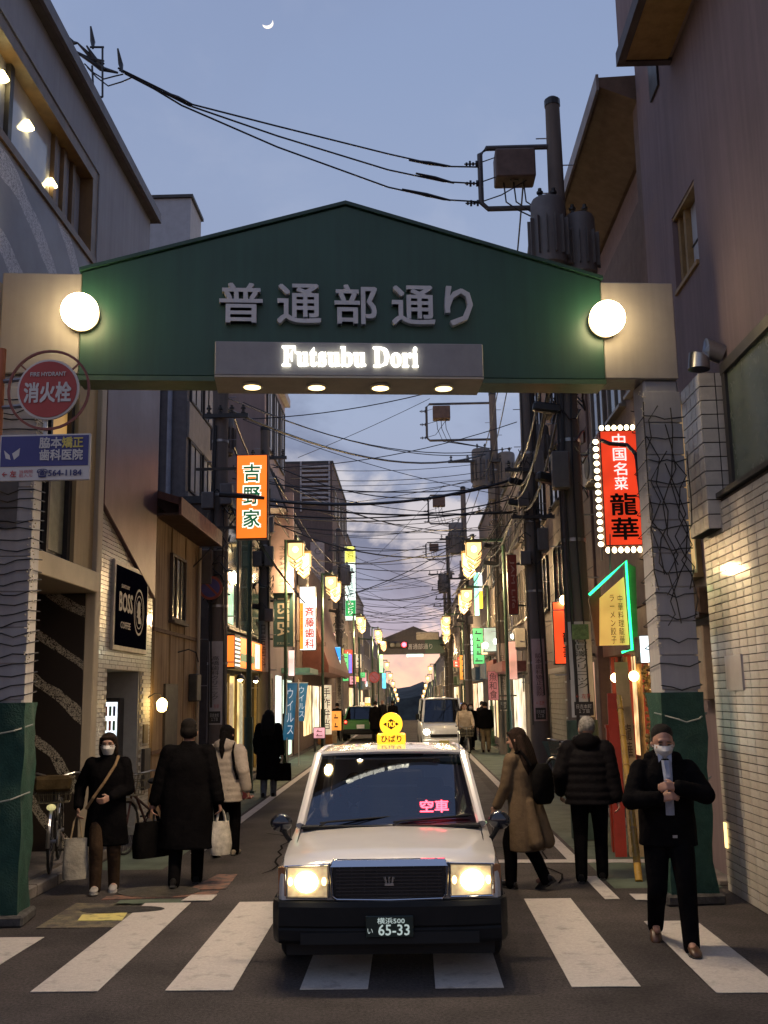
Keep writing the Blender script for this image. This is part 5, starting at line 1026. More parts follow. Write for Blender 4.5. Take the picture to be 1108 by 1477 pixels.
lightbox('hanging_sign', 'pink and green lit upright box by the slim pole', ((733, 925), (747, 980)), 30, EM('rose_lit', (.95, .5, .42), .45, .5, 3), arm=3.4)
lightbox('shop_lightbox', 'wide greenish white lit shop box with floodlights', ((697, 905), (720, 940)), 36, EM('mint_lit', (.8, .95, .8), .5, .4, 2), arm=3.4)
for px, py, lb in ((700, 931, 'left'), (716, 925, 'second')):
    p = at(px, py, Y=34.9); tag(MB().sph(p, .10, 10, 8).build('flood_lamp', EM('flood_white', (.85, 1.0, .85), 14), smooth=True), 'small round floodlight over the greenish shop box, %s one' % lb, 'lamp', 'floodlights on the shop box')
p = at(740, 918, Y=30.5); tag(MB().sph(p, .07, 10, 8).build('flood_lamp', EM('flood_white', (.85, 1, .85), 14), smooth=True), 'small round floodlight above the pink upright box', 'lamp', 'floodlights on the shop box')
# blue banner flags on poles
for i, (px, lb, col) in enumerate(((( 414, 985, 430, 1067), 'blue vertical banner flag with white characters by the left lamp', (.02, .22, .42)), ((431, 985, 445, 1040), 'blue and yellow banner flag tapering behind the lamp post', (.03, .25, .45)))):
    xa, ya, xb, yb = px; Y = 27.5 + i * 3; A, B = at(xa, ya, Y=Y), at(xb, yb, Y=Y); t = thing('banner_flag', lb, 'flag', (A.x, Y, 0))
    MB().cyl((A.x, Y, 0), (A.x, Y, A.z + .1), .015, n=6).cyl((A.x, Y, A.z), (B.x, Y, A.z), .012, n=5).build('flag_pole', white_p, t)
    rows = [[(A.x + .01 + (B.x - A.x - .02) * u * (1 - (.45 * v if i else .0)) - (.12 * v if not i else 0), Y + .05 * math.sin(5 * v + 3 * u), A.z + (B.z - A.z) * v) for u in (0, .25, .5, .75, 1)] for v in [k / 10 for k in range(11)]]
    MB().loft(rows, closed=False).build('cloth', EM('flag_blue%d' % i, col, .28, .1), t)  # cloth given its own glow in place of light falling on it
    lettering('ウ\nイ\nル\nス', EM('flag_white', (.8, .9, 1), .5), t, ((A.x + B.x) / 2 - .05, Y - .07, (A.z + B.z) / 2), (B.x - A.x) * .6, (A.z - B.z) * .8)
# fire hydrant sign at the left edge
def hydrant_sign():
    Y = 7.1; c = at(70, 562, Y=Y); t = thing('hydrant_sign', 'round red hydrant sign with ring and blue white clinic board', 'sign', (-2.98, 7.2, 0))
    red = M('sign_red', (.36, .035, .025), .45, var=.06); wht = M('sign_white_enamel', (.55, .50, .46), .45, var=.05)
    x, z = c.x, c.z
    MB().cyl((-2.98, 7.2, 0), (-2.98, 7.2, z + .35), .038, n=12).build('post', M('post_orange', (.38, .10, .03), .5, var=.12), t)
    r = MB(); n = 40
    for k in range(n): a, b_ = 2 * PI * k / n, 2 * PI * (k + 1) / n; r.prism([(x + q * math.cos(s), Y, z + q * math.sin(s)) for q, s in ((.285, a), (.302, a), (.302, b_), (.285, b_))], (0, .015, 0))
    o = r.build('ring', M('ring_brown', (.20, .045, .03), .5), t)
    MB().cyl((x, Y + .012, z), (x, Y - .006, z), .226, n=40).build('disc_rim', wht, t); MB().cyl((x, Y - .007, z), (x, Y - .012, z), .210, n=40).build('disc_face', red, t)
    for a in (42, 138): MB().obox((x + .255 * math.cos(R(a)), Y + .006, z + .255 * math.sin(R(a))), (.07, .01, .012), ry=-R(a)).build('spoke', M('ring_brown', (.2, .045, .03), .5), t)
    lettering('消火栓', wht, t, (x, Y - .014, z - .025), .34, .145, bold=.03); lettering('FIRE HYDRANT', wht, t, (x, Y - .014, z + .112), .26, .030, bold=.02)
    A, B = at(1, 628, Y=Y), at(129, 692, Y=Y); zm = A.z + (B.z - A.z) * .69; L, Rr = A.x, B.x
    b = MB().box(L, Rr, Y - .005, Y + .02, B.z, A.z).build('advert_board', wht, t, bevel=.004)
    MB().box(L + .012, Rr - .012, Y - .009, Y - .006, zm, A.z - .012).build('blue_field', M('advert_blue', (.035, .035, .16), .45, var=.04), b)
    lettering('脇本', wht, b, (L + .37, Y - .011, A.z - .065), .16, .078, bold=.025); lettering('矯正', M('advert_yellow', (.62, .48, .10), .5), b, (L + .53, Y - .011, A.z - .065), .15, .078, bold=.025); lettering('歯科医院', wht, b, (L + .45, Y - .011, A.z - .155), .31, .078, bold=.025)
    lettering('☎564-1184', M('advert_navy', (.03, .03, .12), .5, var=0), b, (L + .44, Y - .008, (zm + B.z) / 2), .32, .062, bold=.02); lettering('← 左', M('advert_red', (.45, .03, .03), .5, var=0), b, (L + .08, Y - .008, (zm + B.z) / 2), .10, .045, bold=.02); lettering('当病院\n前入ル', M('advert_red', (.45, .03, .03), .5), b, (L + .20, Y - .008, (zm + B.z) / 2), .10, .055)
    MB().prism([(L + .035, Y - .011, zm + .12), (L + .075, Y - .011, zm + .085), (L + .085, Y - .011, zm + .05), (L + .05, Y - .011, zm + .06)], (0, .002, 0)).build('leaf_logo', wht, b); MB().prism([(L + .15, Y - .011, zm + .135), (L + .145, Y - .011, zm + .08), (L + .11, Y - .011, zm + .05), (L + .095, Y - .011, zm + .095)], (0, .002, 0)).build('leaf_logo', wht, b)
    MB().cyl((-2.98, 7.2, z + .1), (x, Y + .02, z + .1), .015, n=6).cyl((-2.98, 7.2, z - .1), (x, Y + .02, z - .1), .015, n=6).cyl((x - .02, Y + .03, z - .2), (x - .02, Y + .03, B.z + .05), .016, n=6).build('bracket', steel, t)
hydrant_sign()
# second gate, signal and far details
def second_gate():
    Y = 84.0; c = at(597, 930, Y=Y); t = thing('street_gate', 'distant second green gate with lit name strip far down the street', 'gate', (c.x, Y, 0)); x = c.x
    gm = M('gate_green', (.018, .07, .045)); MB().prism([(x - 2.9, Y, 5.25), (x + 2.6, Y, 5.25), (x + 2.6, Y, 6.4), (x, Y, 7.5), (x - 2.9, Y, 6.4)], (0, .5, 0)).build('fascia', M('gate2_plum', (.05, .045, .05), .6), t)
    box('green_panel', gm, t, x + .9, x + 2.6, Y - .02, Y - .002, 5.27, 6.38)
    for s in (-1, 1): box('column', conc, t, x + s * 2.75 - .22, x + s * 2.75 + .22, Y + .05, Y + .45, 0, 5.248)
    box('name_strip', EM('strip_white', (.8, 1.0, .85), 1.5, .3, 3), t, x - .6, x + .75, Y - .1, Y - .02, 5.02, 5.24); lettering('普通部通り', M('letter_grey', (.42, .42, .43)), t, (x + .5, Y - .03, 5.85), 2.0, .45)
second_gate()
p = at(583, 930, Y=74); t = thing('traffic_signal', 'traffic signal showing red above the far end of the lane', 'traffic light', (p.x, 74, p.z - .25))
MB().box(p.x - 1.1, p.x + .32, 74, 74.2, p.z - .26, p.z + .26).build('housing', metal_d, t, bevel=.1)
for k in range(3): MB().cyl((p.x - .42 * k, 73.99, p.z), (p.x - .42 * k, 73.95, p.z), .17, n=16).build('lens', EM('signal_red', (1.0, .04, .06), 14) if k == 0 else M('lens_dark', (.03, .04, .05), .3), t); MB().cyl((p.x - .42 * k, 73.96, p.z + .03), (p.x - .42 * k, 73.7, p.z + .03), .19, n=16, caps=False).build('visor', metal_d, t)
MB().cyl((p.x - 1.1, 74.1, p.z + .3), (-3.6, 74.1, p.z + .5), .05, n=8).cyl((-3.6, 74.1, 0), (-3.6, 74.1, p.z + .6), .09, .07, n=10).build('mast', lampgreen, t)
p = at(617, 917, Y=72); tag(MB().obox(p, (1.6, .12, .55)).build('hanging_plate', M('plate_ivory', (.40, .36, .30), .5), bevel=.2), 'ivory rounded plate hung above the distant gate', 'sign')
t = thing('no_parking_post', 'small round road sign on a post past the dark tall block', 'road sign', (at(540, 980, Y=62).x, 62, 0)); c = at(540, 977, Y=62); disc(t, (c.x, 62, c.z), .33, M('far_red', (.5, .08, .10), .5), M('far_pink', (.45, .15, .25), .5), True); MB().cyl((c.x, 62.02, 0), (c.x, 62.02, c.z), .035, n=8).build('post', steel, t)
# crescent moon
d_ = 1500.0; c = at(386, 32, Y=d_); b = MB(); n = 24; pts = []
for k in range(n + 1): a = R(-150 + 180 * k / n + 0); pts.append((12.5 * math.cos(a - .1), 12.5 * math.sin(a - .1)))
for k in range(n - 1, 0, -1): a = R(-150 + 180 * k / n); u = (k / n - .5) * 2; q = 12.5 - 4.2 * (1 - u * u); pts.append((q * math.cos(a - .1), q * math.sin(a - .1)))
sc = .72; MB_ = MB().prism([(c.x + x * sc, d_, c.z + z * sc) for x, z in pts], (0, 4, 0)); tag(MB_.build('moon', EM('moonlight', (.95, .93, .86), 1.1)), 'thin bright crescent moon high above the gate', 'moon')
# ================================================================== small lit signs and wall clutter that fill the shop rows
rnd = random.Random(21)
PAL = [('white', (.95, .97, 1.0)), ('yellow', (1.0, .72, .12)), ('red', (.95, .09, .05)), ('green', (.12, .75, .25)), ('blue', (.10, .30, 1.0)), ('orange', (1.0, .36, .05)), ('pink', (1.0, .45, .50)), ('cream', (1.0, .85, .58))]
OR = ['first', 'second', 'third', 'fourth', 'fifth', 'sixth', 'seventh', 'eighth', 'ninth', 'tenth', 'eleventh', 'twelfth', 'thirteenth', 'fourteenth', 'fifteenth', 'sixteenth', 'seventeenth', 'eighteenth']
def stripes(t, x0, x1, z0, z1, Y, ink):
    n = max(2, int((z1 - z0) / .28)); b = MB()
    for k in range(n):
        z = z0 + (z1 - z0) * (k + .25) / n; w = (x1 - x0) * rnd.uniform(.3, .62); cx = (x0 + x1) / 2
        b.box(cx - w / 2, cx + w / 2, Y - .012, Y - .009, z, z + (z1 - z0) / n * .16); b.box(cx - w / 3, cx - w / 3 + .04, Y - .012, Y - .009, z + (z1 - z0) / n * .2, z + (z1 - z0) / n * .5)
    o = b.build('print', ink, t); o['kind'] = 'stuff'
for s in (-1, 1):
    Xw = XL if s < 0 else 3.4; Y = 36 if s < 0 else 36
    for k in range(18):
        Y += rnd.uniform(1.6, 4.2); nm, c = PAL[rnd.randrange(8)]; tall = rnd.random() < .6; w = rnd.uniform(.32, .55); h = rnd.uniform(.8, 1.6) if tall else rnd.uniform(.35, .6); z0 = rnd.uniform(2.6, 4.4) if k % 3 else rnd.uniform(.3, .5)
        if z0 < 1: h = min(h, 1.1)
        off = rnd.uniform(.08, .2) if z0 > 1 else .5; x0, x1 = sorted((Xw - s * off, Xw - s * (off + w)))
        kind = 'standing' if z0 < 1 else 'hanging'; t = thing('standing_sign' if z0 < 1 else 'shop_sign', '%s %s lit %s sign, %s of the small signs along the %s shops' % ('tall' if tall else 'wide', nm, kind, OR[k], 'left' if s < 0 else 'right'), 'sign', ((x0 + x1) / 2, Y, 0 if z0 < 1 else z0), group='small lit shop signs')
        MB().box(x0, x1, Y, Y + .16, z0, z0 + h).build('case', steel_d, t, bevel=.01); MB().box(x0 + .02, x1 - .02, Y - .008, Y - .001, z0 + .02, z0 + h - .02).build('face', EM('small_' + nm, c, .85, .35, 3), t); stripes(t, x0, x1, z0 + .05, z0 + h - .05, Y - .002, M('ink_dark', (.03, .02, .02), .7) if nm != 'red' else EM('sign_white', (1, .95, .85), 1.3))
        if z0 > 1: MB().box(min(x0, Xw) if s < 0 else x1, x0 if s < 0 else max(x1, Xw), Y + .06, Y + .10, z0 + h * .8, z0 + h * .8 + .04).build('bracket', steel_d, t)
        else:
            for x in (x0 + .05, x1 - .05): MB().box(x - .03, x + .03, Y - .1, Y + .26, 0, z0 - .002).build('foot', steel_d, t)
# air conditioners on brackets
acm = M('ac_beige', (.40, .37, .33), .5, var=.1, streak=.3)
for i, (s, X, Y, z, lb) in enumerate(((1, 3.4, 20.6, 3.25, 'below the windows of the brown tiled block'), (1, 3.4, 24.7, 5.3, 'upper one on the brown tiled block'), (1, 3.4, 29.9, 3.2, 'over the white doorway of the grey block'), (1, 3.4, 33.4, 5.9, 'high on the grey block'), (-1, XL, 30.9, 6.8, 'under the slanted metal awning'), (-1, XL, 37.2, 5.9, 'beside the dental sign'), (1, 3.42, 16.8, 5.4, 'above the red restaurant sign'), (1, 3.4, 40, 3.4, 'above the shop fascia past the van'))):
    x0, x1 = sorted((X - s * .03, X - s * .34)); t = thing('air_conditioner', 'beige outdoor air conditioner %s' % lb, 'air conditioner', ((x0 + x1) / 2, Y + .4, z), group='wall mounted air conditioners')
    MB().box(x0, x1, Y, Y + .8, z + .05, z + .62).build('case', acm, t, bevel=.02); xf = X - s * .345; MB().cyl((xf, Y + .30, z + .33), (xf - s * .012, Y + .30, z + .33), .22, n=20).build('fan_grille', metal_d, t)
    b = MB(); b.box(x0, x1, Y + .08, Y + .12, z, z + .048); b.box(x0, x1, Y + .68, Y + .72, z, z + .048); b.build('bracket', steel, t); MB().tube([(X - s * .05, Y + .85, z + .3), (X - s * .05, Y + .95, z), (X - s * .05, Y + .95, z - 1.2)], .02, 6).build('hose', acm, t)
    xb = X - s * .004
# ================================================================== vehicles (local frame: front at y=0 looking to -y)
wpaint = M('taxi_white', (.64, .62, .585), .22, var=.03, scale=2, coat=.8)
blackp = M('bumper_black', (.012, .012, .012), .6, var=.1, scale=5, spec=.2)
chrome = M('chrome', (.55, .56, .6), .10, metal=1.0, var=0)
rubber = M('tyre_rubber', (.014, .014, .014), .85, var=.15, scale=8)
dark_in = M('cabin_dark', (.02, .02, .022), .8, var=.1)
def shell(secs, prof):
    """body skin lofted through cross sections: each (y, half width, bottom, shoulder, crown)"""
    rings = []
    for y, w, zb, zs, zt in secs:
        half = [(w * a, (zb + (zs - zb) * c) if c <= 1 else zs + (zt - zs) * (c - 1)) for a, c in prof]
        rings.append([(x, y, z) for x, z in half] + [(-x, y, z) for x, z in reversed(half[:-1])])
    b = MB(); b.loft(rings); return b
PROF = [(.90, 0), (.985, .10), (1.0, .35), (1.0, .62), (.985, .86), (.955, .97), (.90, 1.12), (.70, 1.55), (.40, 1.85), (0, 2.0)]
def wheel(p, x, y, r, w, rimcol=(.4, .4, .4)):
    o = MB().loft([MB().ring((x + s * w / 2, y, r), (1, 0, 0), q, 28) for s, q in ((-1, r * .62), (-1, r * .93), (-.8, r), (.8, r), (1, r * .93), (1, r * .62))]).build('wheel', rubber, p, local=True, smooth=True, sharp=40)
    rm = M('wheel_rim', rimcol, .35, metal=.7, var=.1)
    for s in (-1, 1): MB().cyl((x + s * w * .42, y, r), (x + s * w * .47, y, r), r * .60, r * .55, 20).build('rim', rm, o, local=True)
    return o
def greenhouse(t, base, top, paint, gl, names=('windscreen', 'rear_window')):
    """pillars, panes and roof between a base outline and a roof outline; each (z, half width front, half width rear, y front, y rear)"""
    zb, wbf, wbr, yb0, yb1 = base; zt, wtf, wtr, yt0, yt1 = top
    B = [Vector(p) for p in ((-wbf, yb0, zb), (wbf, yb0, zb), (wbr, yb1, zb), (-wbr, yb1, zb))]; T = [Vector(p) for p in ((-wtf, yt0, zt), (wtf, yt0, zt), (wtr, yt1, zt), (-wtr, yt1, zt))]
    def pane(a, b, c, d, name, m, bow=0.0, n=8):
        rows = []
        for i in range(n + 1):
            u = i / n; q = Vector((0, -bow * (1 - (2 * u - 1) ** 2), 0)); rows.append([a.lerp(b, u) + q, d.lerp(c, u) + q * .8])
        return MB().loft(rows, closed=False).build(name, m, t, local=True, smooth=True)
    i_ = lambda a, b, u: a.lerp(b, u)
    pane(i_(B[0], B[1], .015), i_(B[0], B[1], .985), i_(T[0], T[1], .98), i_(T[0], T[1], .02), names[0], gl, .07); pane(i_(B[2], B[3], .03), i_(B[2], B[3], .97), i_(T[2], T[3], .96), i_(T[2], T[3], .04), names[1], gl, -.05)
    for s, (a, b, c, d) in enumerate(((B[1], B[2], T[2], T[1]), (B[3], B[0], T[0], T[3]))):
        for u0, u1 in ((.04, .47), (.52, .95)) if s == 0 else ((.05, .48), (.53, .96)): pane(i_(a, b, u0), i_(a, b, u1), i_(d, c, u1), i_(d, c, u0), 'side_window', gl, 0, 1)
        k = i_(a, b, .495); k2 = i_(d, c, .495); MB().tube([k, k2], .035, 6).build('pillar', blackp, t, local=True)
    for a, c in zip(B, T): MB().tube([a, a.lerp(c, .5) + Vector((0, -.01, .004)), c], .038, 8).build('pillar', paint, t, local=True, smooth=True)
    # crowned roof
    rows = []; n, mrows = 12, 10
    for j in range(mrows + 1):
        v = j / mrows; row = []
        for i in range(n + 1):
            u = i / n; p = i_(T[0], T[1], u).lerp(i_(T[3], T[2], u), v); p.z += .055 * (1 - (2 * u - 1) ** 2) ** .6 * (.45 + .55 * math.sin(PI * min(1, max(0, v * .9 + .08)))) + .012; p.y -= .07 * (1 - (2 * u - 1) ** 2) * (1 - v); row.append(p)
        rows.append(row)
    r = MB().loft(rows, closed=False); r.loft([[q + Vector((0, 0, -.03)) for q in row] for row in rows], closed=False)
    ro = r.build('roof', paint, t, local=True, smooth=True)
    for s in (0, 1):
        a, b = (T[0], T[3]) if s == 0 else (T[1], T[2]); MB().tube([a, a.lerp(b, .5) + Vector((0, 0, .02)), b], .034, 8).build('roof_rail', paint, ro, local=True, smooth=True)
    MB().tube([i_(T[0], T[1], u) + Vector((0, -.07 * (1 - (2 * u - 1) ** 2), .012 + .02 * (1 - (2 * u - 1) ** 2))) for u in [k / 10 for k in range(11)]], .022, 6).build('header_rail', paint, ro, local=True, smooth=True)
def seat(t, x, y, z, w, h):
    b = MB().obox((x, y, z + .08), (w, .5, .16)).obox((x, y + .22, z + h / 2), (w, .14, h), rx=-.15); o = b.build('seat', dark_in, t, local=True, bevel=.05, seg=2); MB().obox((x, y + .30, z + h + .10), (w * .5, .09, .16)).build('headrest', dark_in, o, local=True, bevel=.03, seg=2)
def taxi():
    c = at(562, 1300, Y=7.62); t = thing('taxi', 'white taxi with lit headlights and round yellow roof lamp on the crossing', 'taxi', (c.x, 7.62, 0), R(.3))
    L = lambda b, n, m, p=t, **k: b.build(n, m, p, local=True, **k)
    secs = [(0.02, .765, .42, .745, .790), (.06, .79, .40, .768, .815), (.30, .815, .33, .805, .850), (.70, .83, .30, .838, .884), (1.10, .835, .28, .862, .915), (1.30, .838, .26, .885, .905), (2.4, .84, .25, .90, .915), (3.5, .838, .26, .90, .925), (3.9, .832, .30, .885, .94), (4.45, .80, .36, .84, .91), (4.56, .76, .42, .76, .80)]
    L(shell(secs, PROF), 'body', wpaint, smooth=True, sharp=28)
    L(MB().tube([(.70, .10, .752), (.715, .4, .806), (.725, .8, .86), (.735, 1.12, .898)], .004, 4), 'bonnet_seam', blackp); L(MB().tube([(-.70, .10, .752), (-.715, .4, .806), (-.725, .8, .86), (-.735, 1.12, .898)], .004, 4), 'bonnet_seam', blackp)
    n0 = set(o.name for o in bpy.data.objects)
    # front: dark bumper, valance, grille, lamps, plate
    bp = MB(); ring = lambda z, o_: [(-.84 - o_ * .3, .34, z), (-.835 - o_ * .3, .08, z), (-.78, -.045 - o_, z), (-.5, -.085 - o_, z), (0, -.10 - o_, z), (.5, -.085 - o_, z), (.78, -.045 - o_, z), (.835 + o_ * .3, .08, z), (.84 + o_ * .3, .34, z)]
    bp.loft([ring(.20, -.06), ring(.23, -.01), ring(.30, .0), ring(.315, -.012), ring(.33, .0), ring(.455, .005), ring(.485, -.015), [(x, y + .06, z) for x, y, z in ring(.49, -.02)]], closed=False); bu = L(bp, 'bumper', blackp, smooth=True, sharp=30)
    L(MB().box(-.62, .62, -.108, -.09, .215, .29), 'lower_intake', M('intake_black', (.006, .006, .006), .8, var=0), bu)
    L(MB().box(-.74, .74, .10, .30, .10, .22), 'undertray', M('intake_black', (.006, .006, .006), .8, var=0), bu)
    gr = L(MB().box(-.40, .40, -.02, .03, .505, .735), 'grille', M('grille_black', (.008, .008, .010), .5, var=.1))
    for k in range(8): L(MB().box(-.375, .375, -.040, -.021, .525 + k * .0235, .534 + k * .0235), 'grille_bar', M('grille_bar', (.07, .07, .078), .3, metal=.8, var=0), gr)
    for k in range(9): L(MB().box(-.352 + k * .088 - .003, -.352 + k * .088 + .003, -.034, -.0205, .518, .712), 'grille_rib', M('grille_bar', (.10, .10, .125), .25, metal=.8), gr)
    f = MB(); f.tube([(-.415, -.03, .74), (-.40, -.035, .52), (-.37, -.037, .497), (0, -.045, .490), (.37, -.037, .497), (.40, -.035, .52), (.415, -.03, .74)], .012, 6); f.prism([(-.42, -.045, .715), (.42, -.045, .715), (.40, -.02, .762), (-.40, -.02, .762)], (0, .05, 0)); L(f, 'grille_surround', chrome, gr, bevel=.006)
    em = MB()
    for a in (-.020, 0, .020): em.cyl((a, -.045, .60), (a * 1.6, -.048, .648), .006, .010, 6)
    em.obox((0, -.046, .597), (.062, .01, .016)); L(em, 'crown_emblem', M('emblem_silver', (.5, .5, .5), .3, metal=.9, var=0), gr)
    for s in (-1, 1):
        h = L(MB().prism([(s * .435, -.02, .512), (s * .725, .005, .512), (s * .725, .005, .715), (s * .435, -.02, .728)], (0, .06, 0)), 'headlight', M('lamp_bowl', (.50, .46, .38), .2, metal=.4, var=0))
        L(MB().prism([(s * .44, -.034, .517), (s * .72, -.010, .517), (s * .72, -.010, .708), (s * .44, -.034, .720)], (0, .004, 0)), 'lens', EM('headlight_lens', (1.0, .72, .36), .42, .5, 22), h)
        L(MB().sph((s * .585, -.034, .617), (.082, .022, .072), 18, 12), 'beam_lamp', EM('headlight_beam', (1.0, .86, .58), 12), h, smooth=True)
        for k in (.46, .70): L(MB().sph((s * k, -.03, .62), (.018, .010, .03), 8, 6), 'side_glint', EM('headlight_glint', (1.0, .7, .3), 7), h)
        L(MB().tube([(s * .43, -.038, .508), (s * .73, -.010, .508), (s * .74, .0, .72), (s * .43, -.036, .732), (s * .43, -.038, .508)], .007, 5), 'lamp_rim', chrome, h)
        L(MB().prism([(s * .735, .005, .515), (s * .795, .075, .525), (s * .80, .085, .70), (s * .735, .005, .712)], (0, .05, 0)), 'turn_lamp', M('turn_glass', (.34, .15, .07), .15, var=.1), h)
        # fender mirror on its stalk
        mi = L(MB().tube([(s * .775, .86, .80), (s * .82, .83, .86), (s * .85, .82, .92)], [.022, .018, .022], 8), 'fender_mirror', blackp, smooth=True)
        L(MB().sph((s * .868, .84, .965), (.088, .05, .072), 16, 10), 'mirror_shell', M('mirror_black', (.012, .014, .02), .15, var=0, coat=.6), mi, smooth=True)
        L(MB().cyl((s * .868, .888, .965), (s * .868, .893, .965), .066, n=16), 'mirror_glass', chrome, mi)
        # side trim, door handles, arches
        L(MB().box(min(s * .836, s * .852), max(s * .836, s * .852), 1.25, 3.55, .46, .53), 'side_moulding', blackp)
        for y in (2.05, 3.05): L(MB().box(min(s * .838, s * .862), max(s * .838, s * .862), y, y + .16, .77, .80), 'door_handle', chrome)
        for y in (1.25, 2.3, 3.35): L(MB().box(min(s * .838, s * .8425), max(s * .838, s * .8425), y, y + .006, .32, .87), 'door_seam', blackp)
        for y in (.76, 3.54):
            L(MB().prism([(s * .80, y + .37 * math.cos(R(a)), .30 + .37 * math.sin(R(a))) for a in range(-20, 201, 10)], (s * .041, 0, 0)), 'wheel_arch', M('intake_black', (.006, .006, .006), .8)); wheel(t, s * .735, y, .305, .19)
    pl_ = L(MB().box(-.165, .165, -.128, -.108, .262, .402), 'number_plate', M('plate_dark_green', (.010, .022, .018), .4, var=0), bu, bevel=.004)
    gi = EM('plate_digits', (.72, .85, .78), .42); lettering('横浜500', gi, pl_, (.01, -.131, .372), .19, .040, local=True, bold=.008, depth=.004); lettering('65-33', gi, pl_, (.03, -.131, .312), .215, .070, local=True, bold=.012, depth=.004); lettering('い', gi, pl_, (-.135, -.131, .305), .036, .034, local=True, depth=.004)
    for o in list(bpy.data.objects):
        if o.name not in n0 and o.parent is t and o.name.split('.')[0] in ('bumper', 'grille', 'headlight'): o.location.z += .045
    # cabin
    greenhouse(t, (.905, .745, .725, 1.14, 3.86), (1.435, .645, .625, 1.75, 3.25), wpaint, GL('taxi_glass', (.28, .29, .30), .012, 2.1))
    L(MB().prism([(-.72, 1.10, .895), (.72, 1.10, .895), (.70, 1.55, .925), (-.70, 1.55, .925)], (0, 0, -.03)), 'dashboard', dark_in); L(MB().box(-.74, .74, 1.50, 3.8, .30, .36), 'cabin_floor', dark_in)
    L(MB().box(-.73, .73, 1.02, 1.17, .893, .912), 'cowl', blackp)
    for x in (-.36, .36): seat(t, x, 2.1, .42, .50, .58)
    seat(t, 0, 3.1, .42, 1.25, .60)
    sw = MB(); sw.tube([(-.36 + .18 * math.cos(a * PI / 8), 1.66 + .05 * math.sin(a * PI / 8), .93 + .17 * math.sin(a * PI / 8)) for a in range(17)], .014, 6); L(sw, 'steering_wheel', dark_in)
    L(MB().box(-.11, .11, 1.72, 1.75, 1.30, 1.36), 'rear_view_mirror', M('mirror_grey', (.2, .2, .2), .3))
    vs = L(MB().box(.22, .52, 1.50, 1.58, .955, 1.07), 'vacancy_display', M('display_black', (.01, .008, .008), .4)); lettering('空車', EM('led_red', (1.0, .06, .09), 26), vs, (.37, 1.494, 1.012), .24, .10, local=True, bold=.02, depth=.004)
    for s, x0 in ((1, -.58), (1, .02)):
        L(MB().tube([(x0, 1.04, .915), (x0 + .06, 1.09, .94), (x0 + .62, 1.16, .965)], .008, 5).tube([(x0 + .0, 1.075, .935), (x0 + .30, 1.10, .955), (x0 + .64, 1.165, .972)], .006, 5), 'wiper', blackp)
    # roof lamp
    rl = L(MB().box(-.135, .135, 2.28, 2.40, 1.50, 1.60), 'roof_lamp', EM('lamp_yellow', (1.0, .52, .02), 1.5), bevel=.012); L(MB().cyl((0, 2.28, 1.685), (0, 2.38, 1.685), .108, n=28), 'round_lamp', EM('lamp_yellow2', (1.0, .56, .02), 1.7), rl)
    ik = M('lamp_ink', (.05, .02, .002), .6, var=0); lettering('ひばり', ik, rl, (0, 2.276, 1.55), .19, .062, local=True, bold=.02, depth=.004)
    L(MB().prism([(-.075, 2.276, 1.685), (0, 2.276, 1.635), (.075, 2.276, 1.685), (0, 2.276, 1.735)], (0, .002, 0)), 'diamond_mark', ik, rl); lettering('TKK', EM('lamp_yellow2', (1, .56, .02), 1.7), rl, (0, 2.272, 1.685), .105, .045, local=True, bold=.03, depth=.004)
    L(MB().box(-.20, .20, 2.25, 2.43, 1.478, 1.499), 'lamp_foot', blackp, rl)
    L(MB().cyl((.62, 1.95, 1.46), (.64, 2.4, 1.95), .004, n=4), 'aerial', blackp)
taxi()
def van():
    c = at(640, 1072, Z=0.0); Y = 35.0; x = at(640, 1050, Y=Y).x
    t = thing('delivery_van', 'white boxy van coming down the lane with its headlight on', 'van', (x, Y, 0), R(2)); vp = M('van_white', (.74, .73, .71), .3, var=.03, coat=.5)
    L = lambda b, n, m, p=t, **k: b.build(n, m, p, local=True, **k)
    secs = [(0.0, .66, .40, .80, .86), (.06, .70, .32, .90, .98), (.25, .725, .28, 1.02, 1.08), (.5, .735, .26, 1.05, 1.08), (3.2, .735, .26, 1.05, 1.08), (3.35, .70, .3, 1.0, 1.02)]
    L(shell(secs, PROF), 'body', vp, smooth=True, sharp=30)
    greenhouse(t, (1.05, .69, .69, .20, 3.3), (1.80, .585, .60, .72, 3.22), vp, GL('van_glass', (.12, .13, .14), .02, 1.7))
    L(MB().box(-.66, .66, .8, 3.2, .5, 1.4), 'cabin_dark', dark_in)
    L(MB().box(-.72, .72, -.05, .1, .24, .50), 'bumper', vp, bevel=.04, seg=2); L(MB().box(-.45, .45, -.03, .0, .56, .66), 'grille', blackp); L(MB().box(-.17, .17, -.07, -.05, .30, .46), 'number_plate', M('plate_yellow', (.45, .38, .12), .5), bevel=.004)
    for s, k in ((-1, 110), (1, 4)): h = L(MB().box(min(s * .46, s * .68), max(s * .46, s * .68), -.025, .06, .64, .84), 'headlight', M('van_lamp', (.4, .4, .4), .2)); L(MB().sph((s * .57, -.03, .74), (.10, .03, .085), 14, 8), 'beam_lamp', EM('van_beam%d' % k, (1, .88, .62), k), h, smooth=True)
    for s in (-1, 1):
        L(MB().tube([(s * .72, .42, 1.12), (s * .80, .36, 1.14), (s * .84, .34, 1.2)], .018, 6), 'door_mirror', blackp); L(MB().obox((s * .85, .34, 1.24), (.13, .07, .2)), 'mirror_shell', blackp, bevel=.03)
        for y in (.55, 2.85): wheel(t, s * .62, y, .27, .16); L(MB().prism([(s * .70, y + .33 * math.cos(R(a)), .27 + .33 * math.sin(R(a))) for a in range(-10, 191, 20)], (s * .038, 0, 0)), 'wheel_arch', M('intake_black', (.006, .006, .006), .8))
    L(MB().tube([(-.5, .17, 1.07), (.1, .26, 1.12)], .008, 5), 'wiper', blackp)
van()
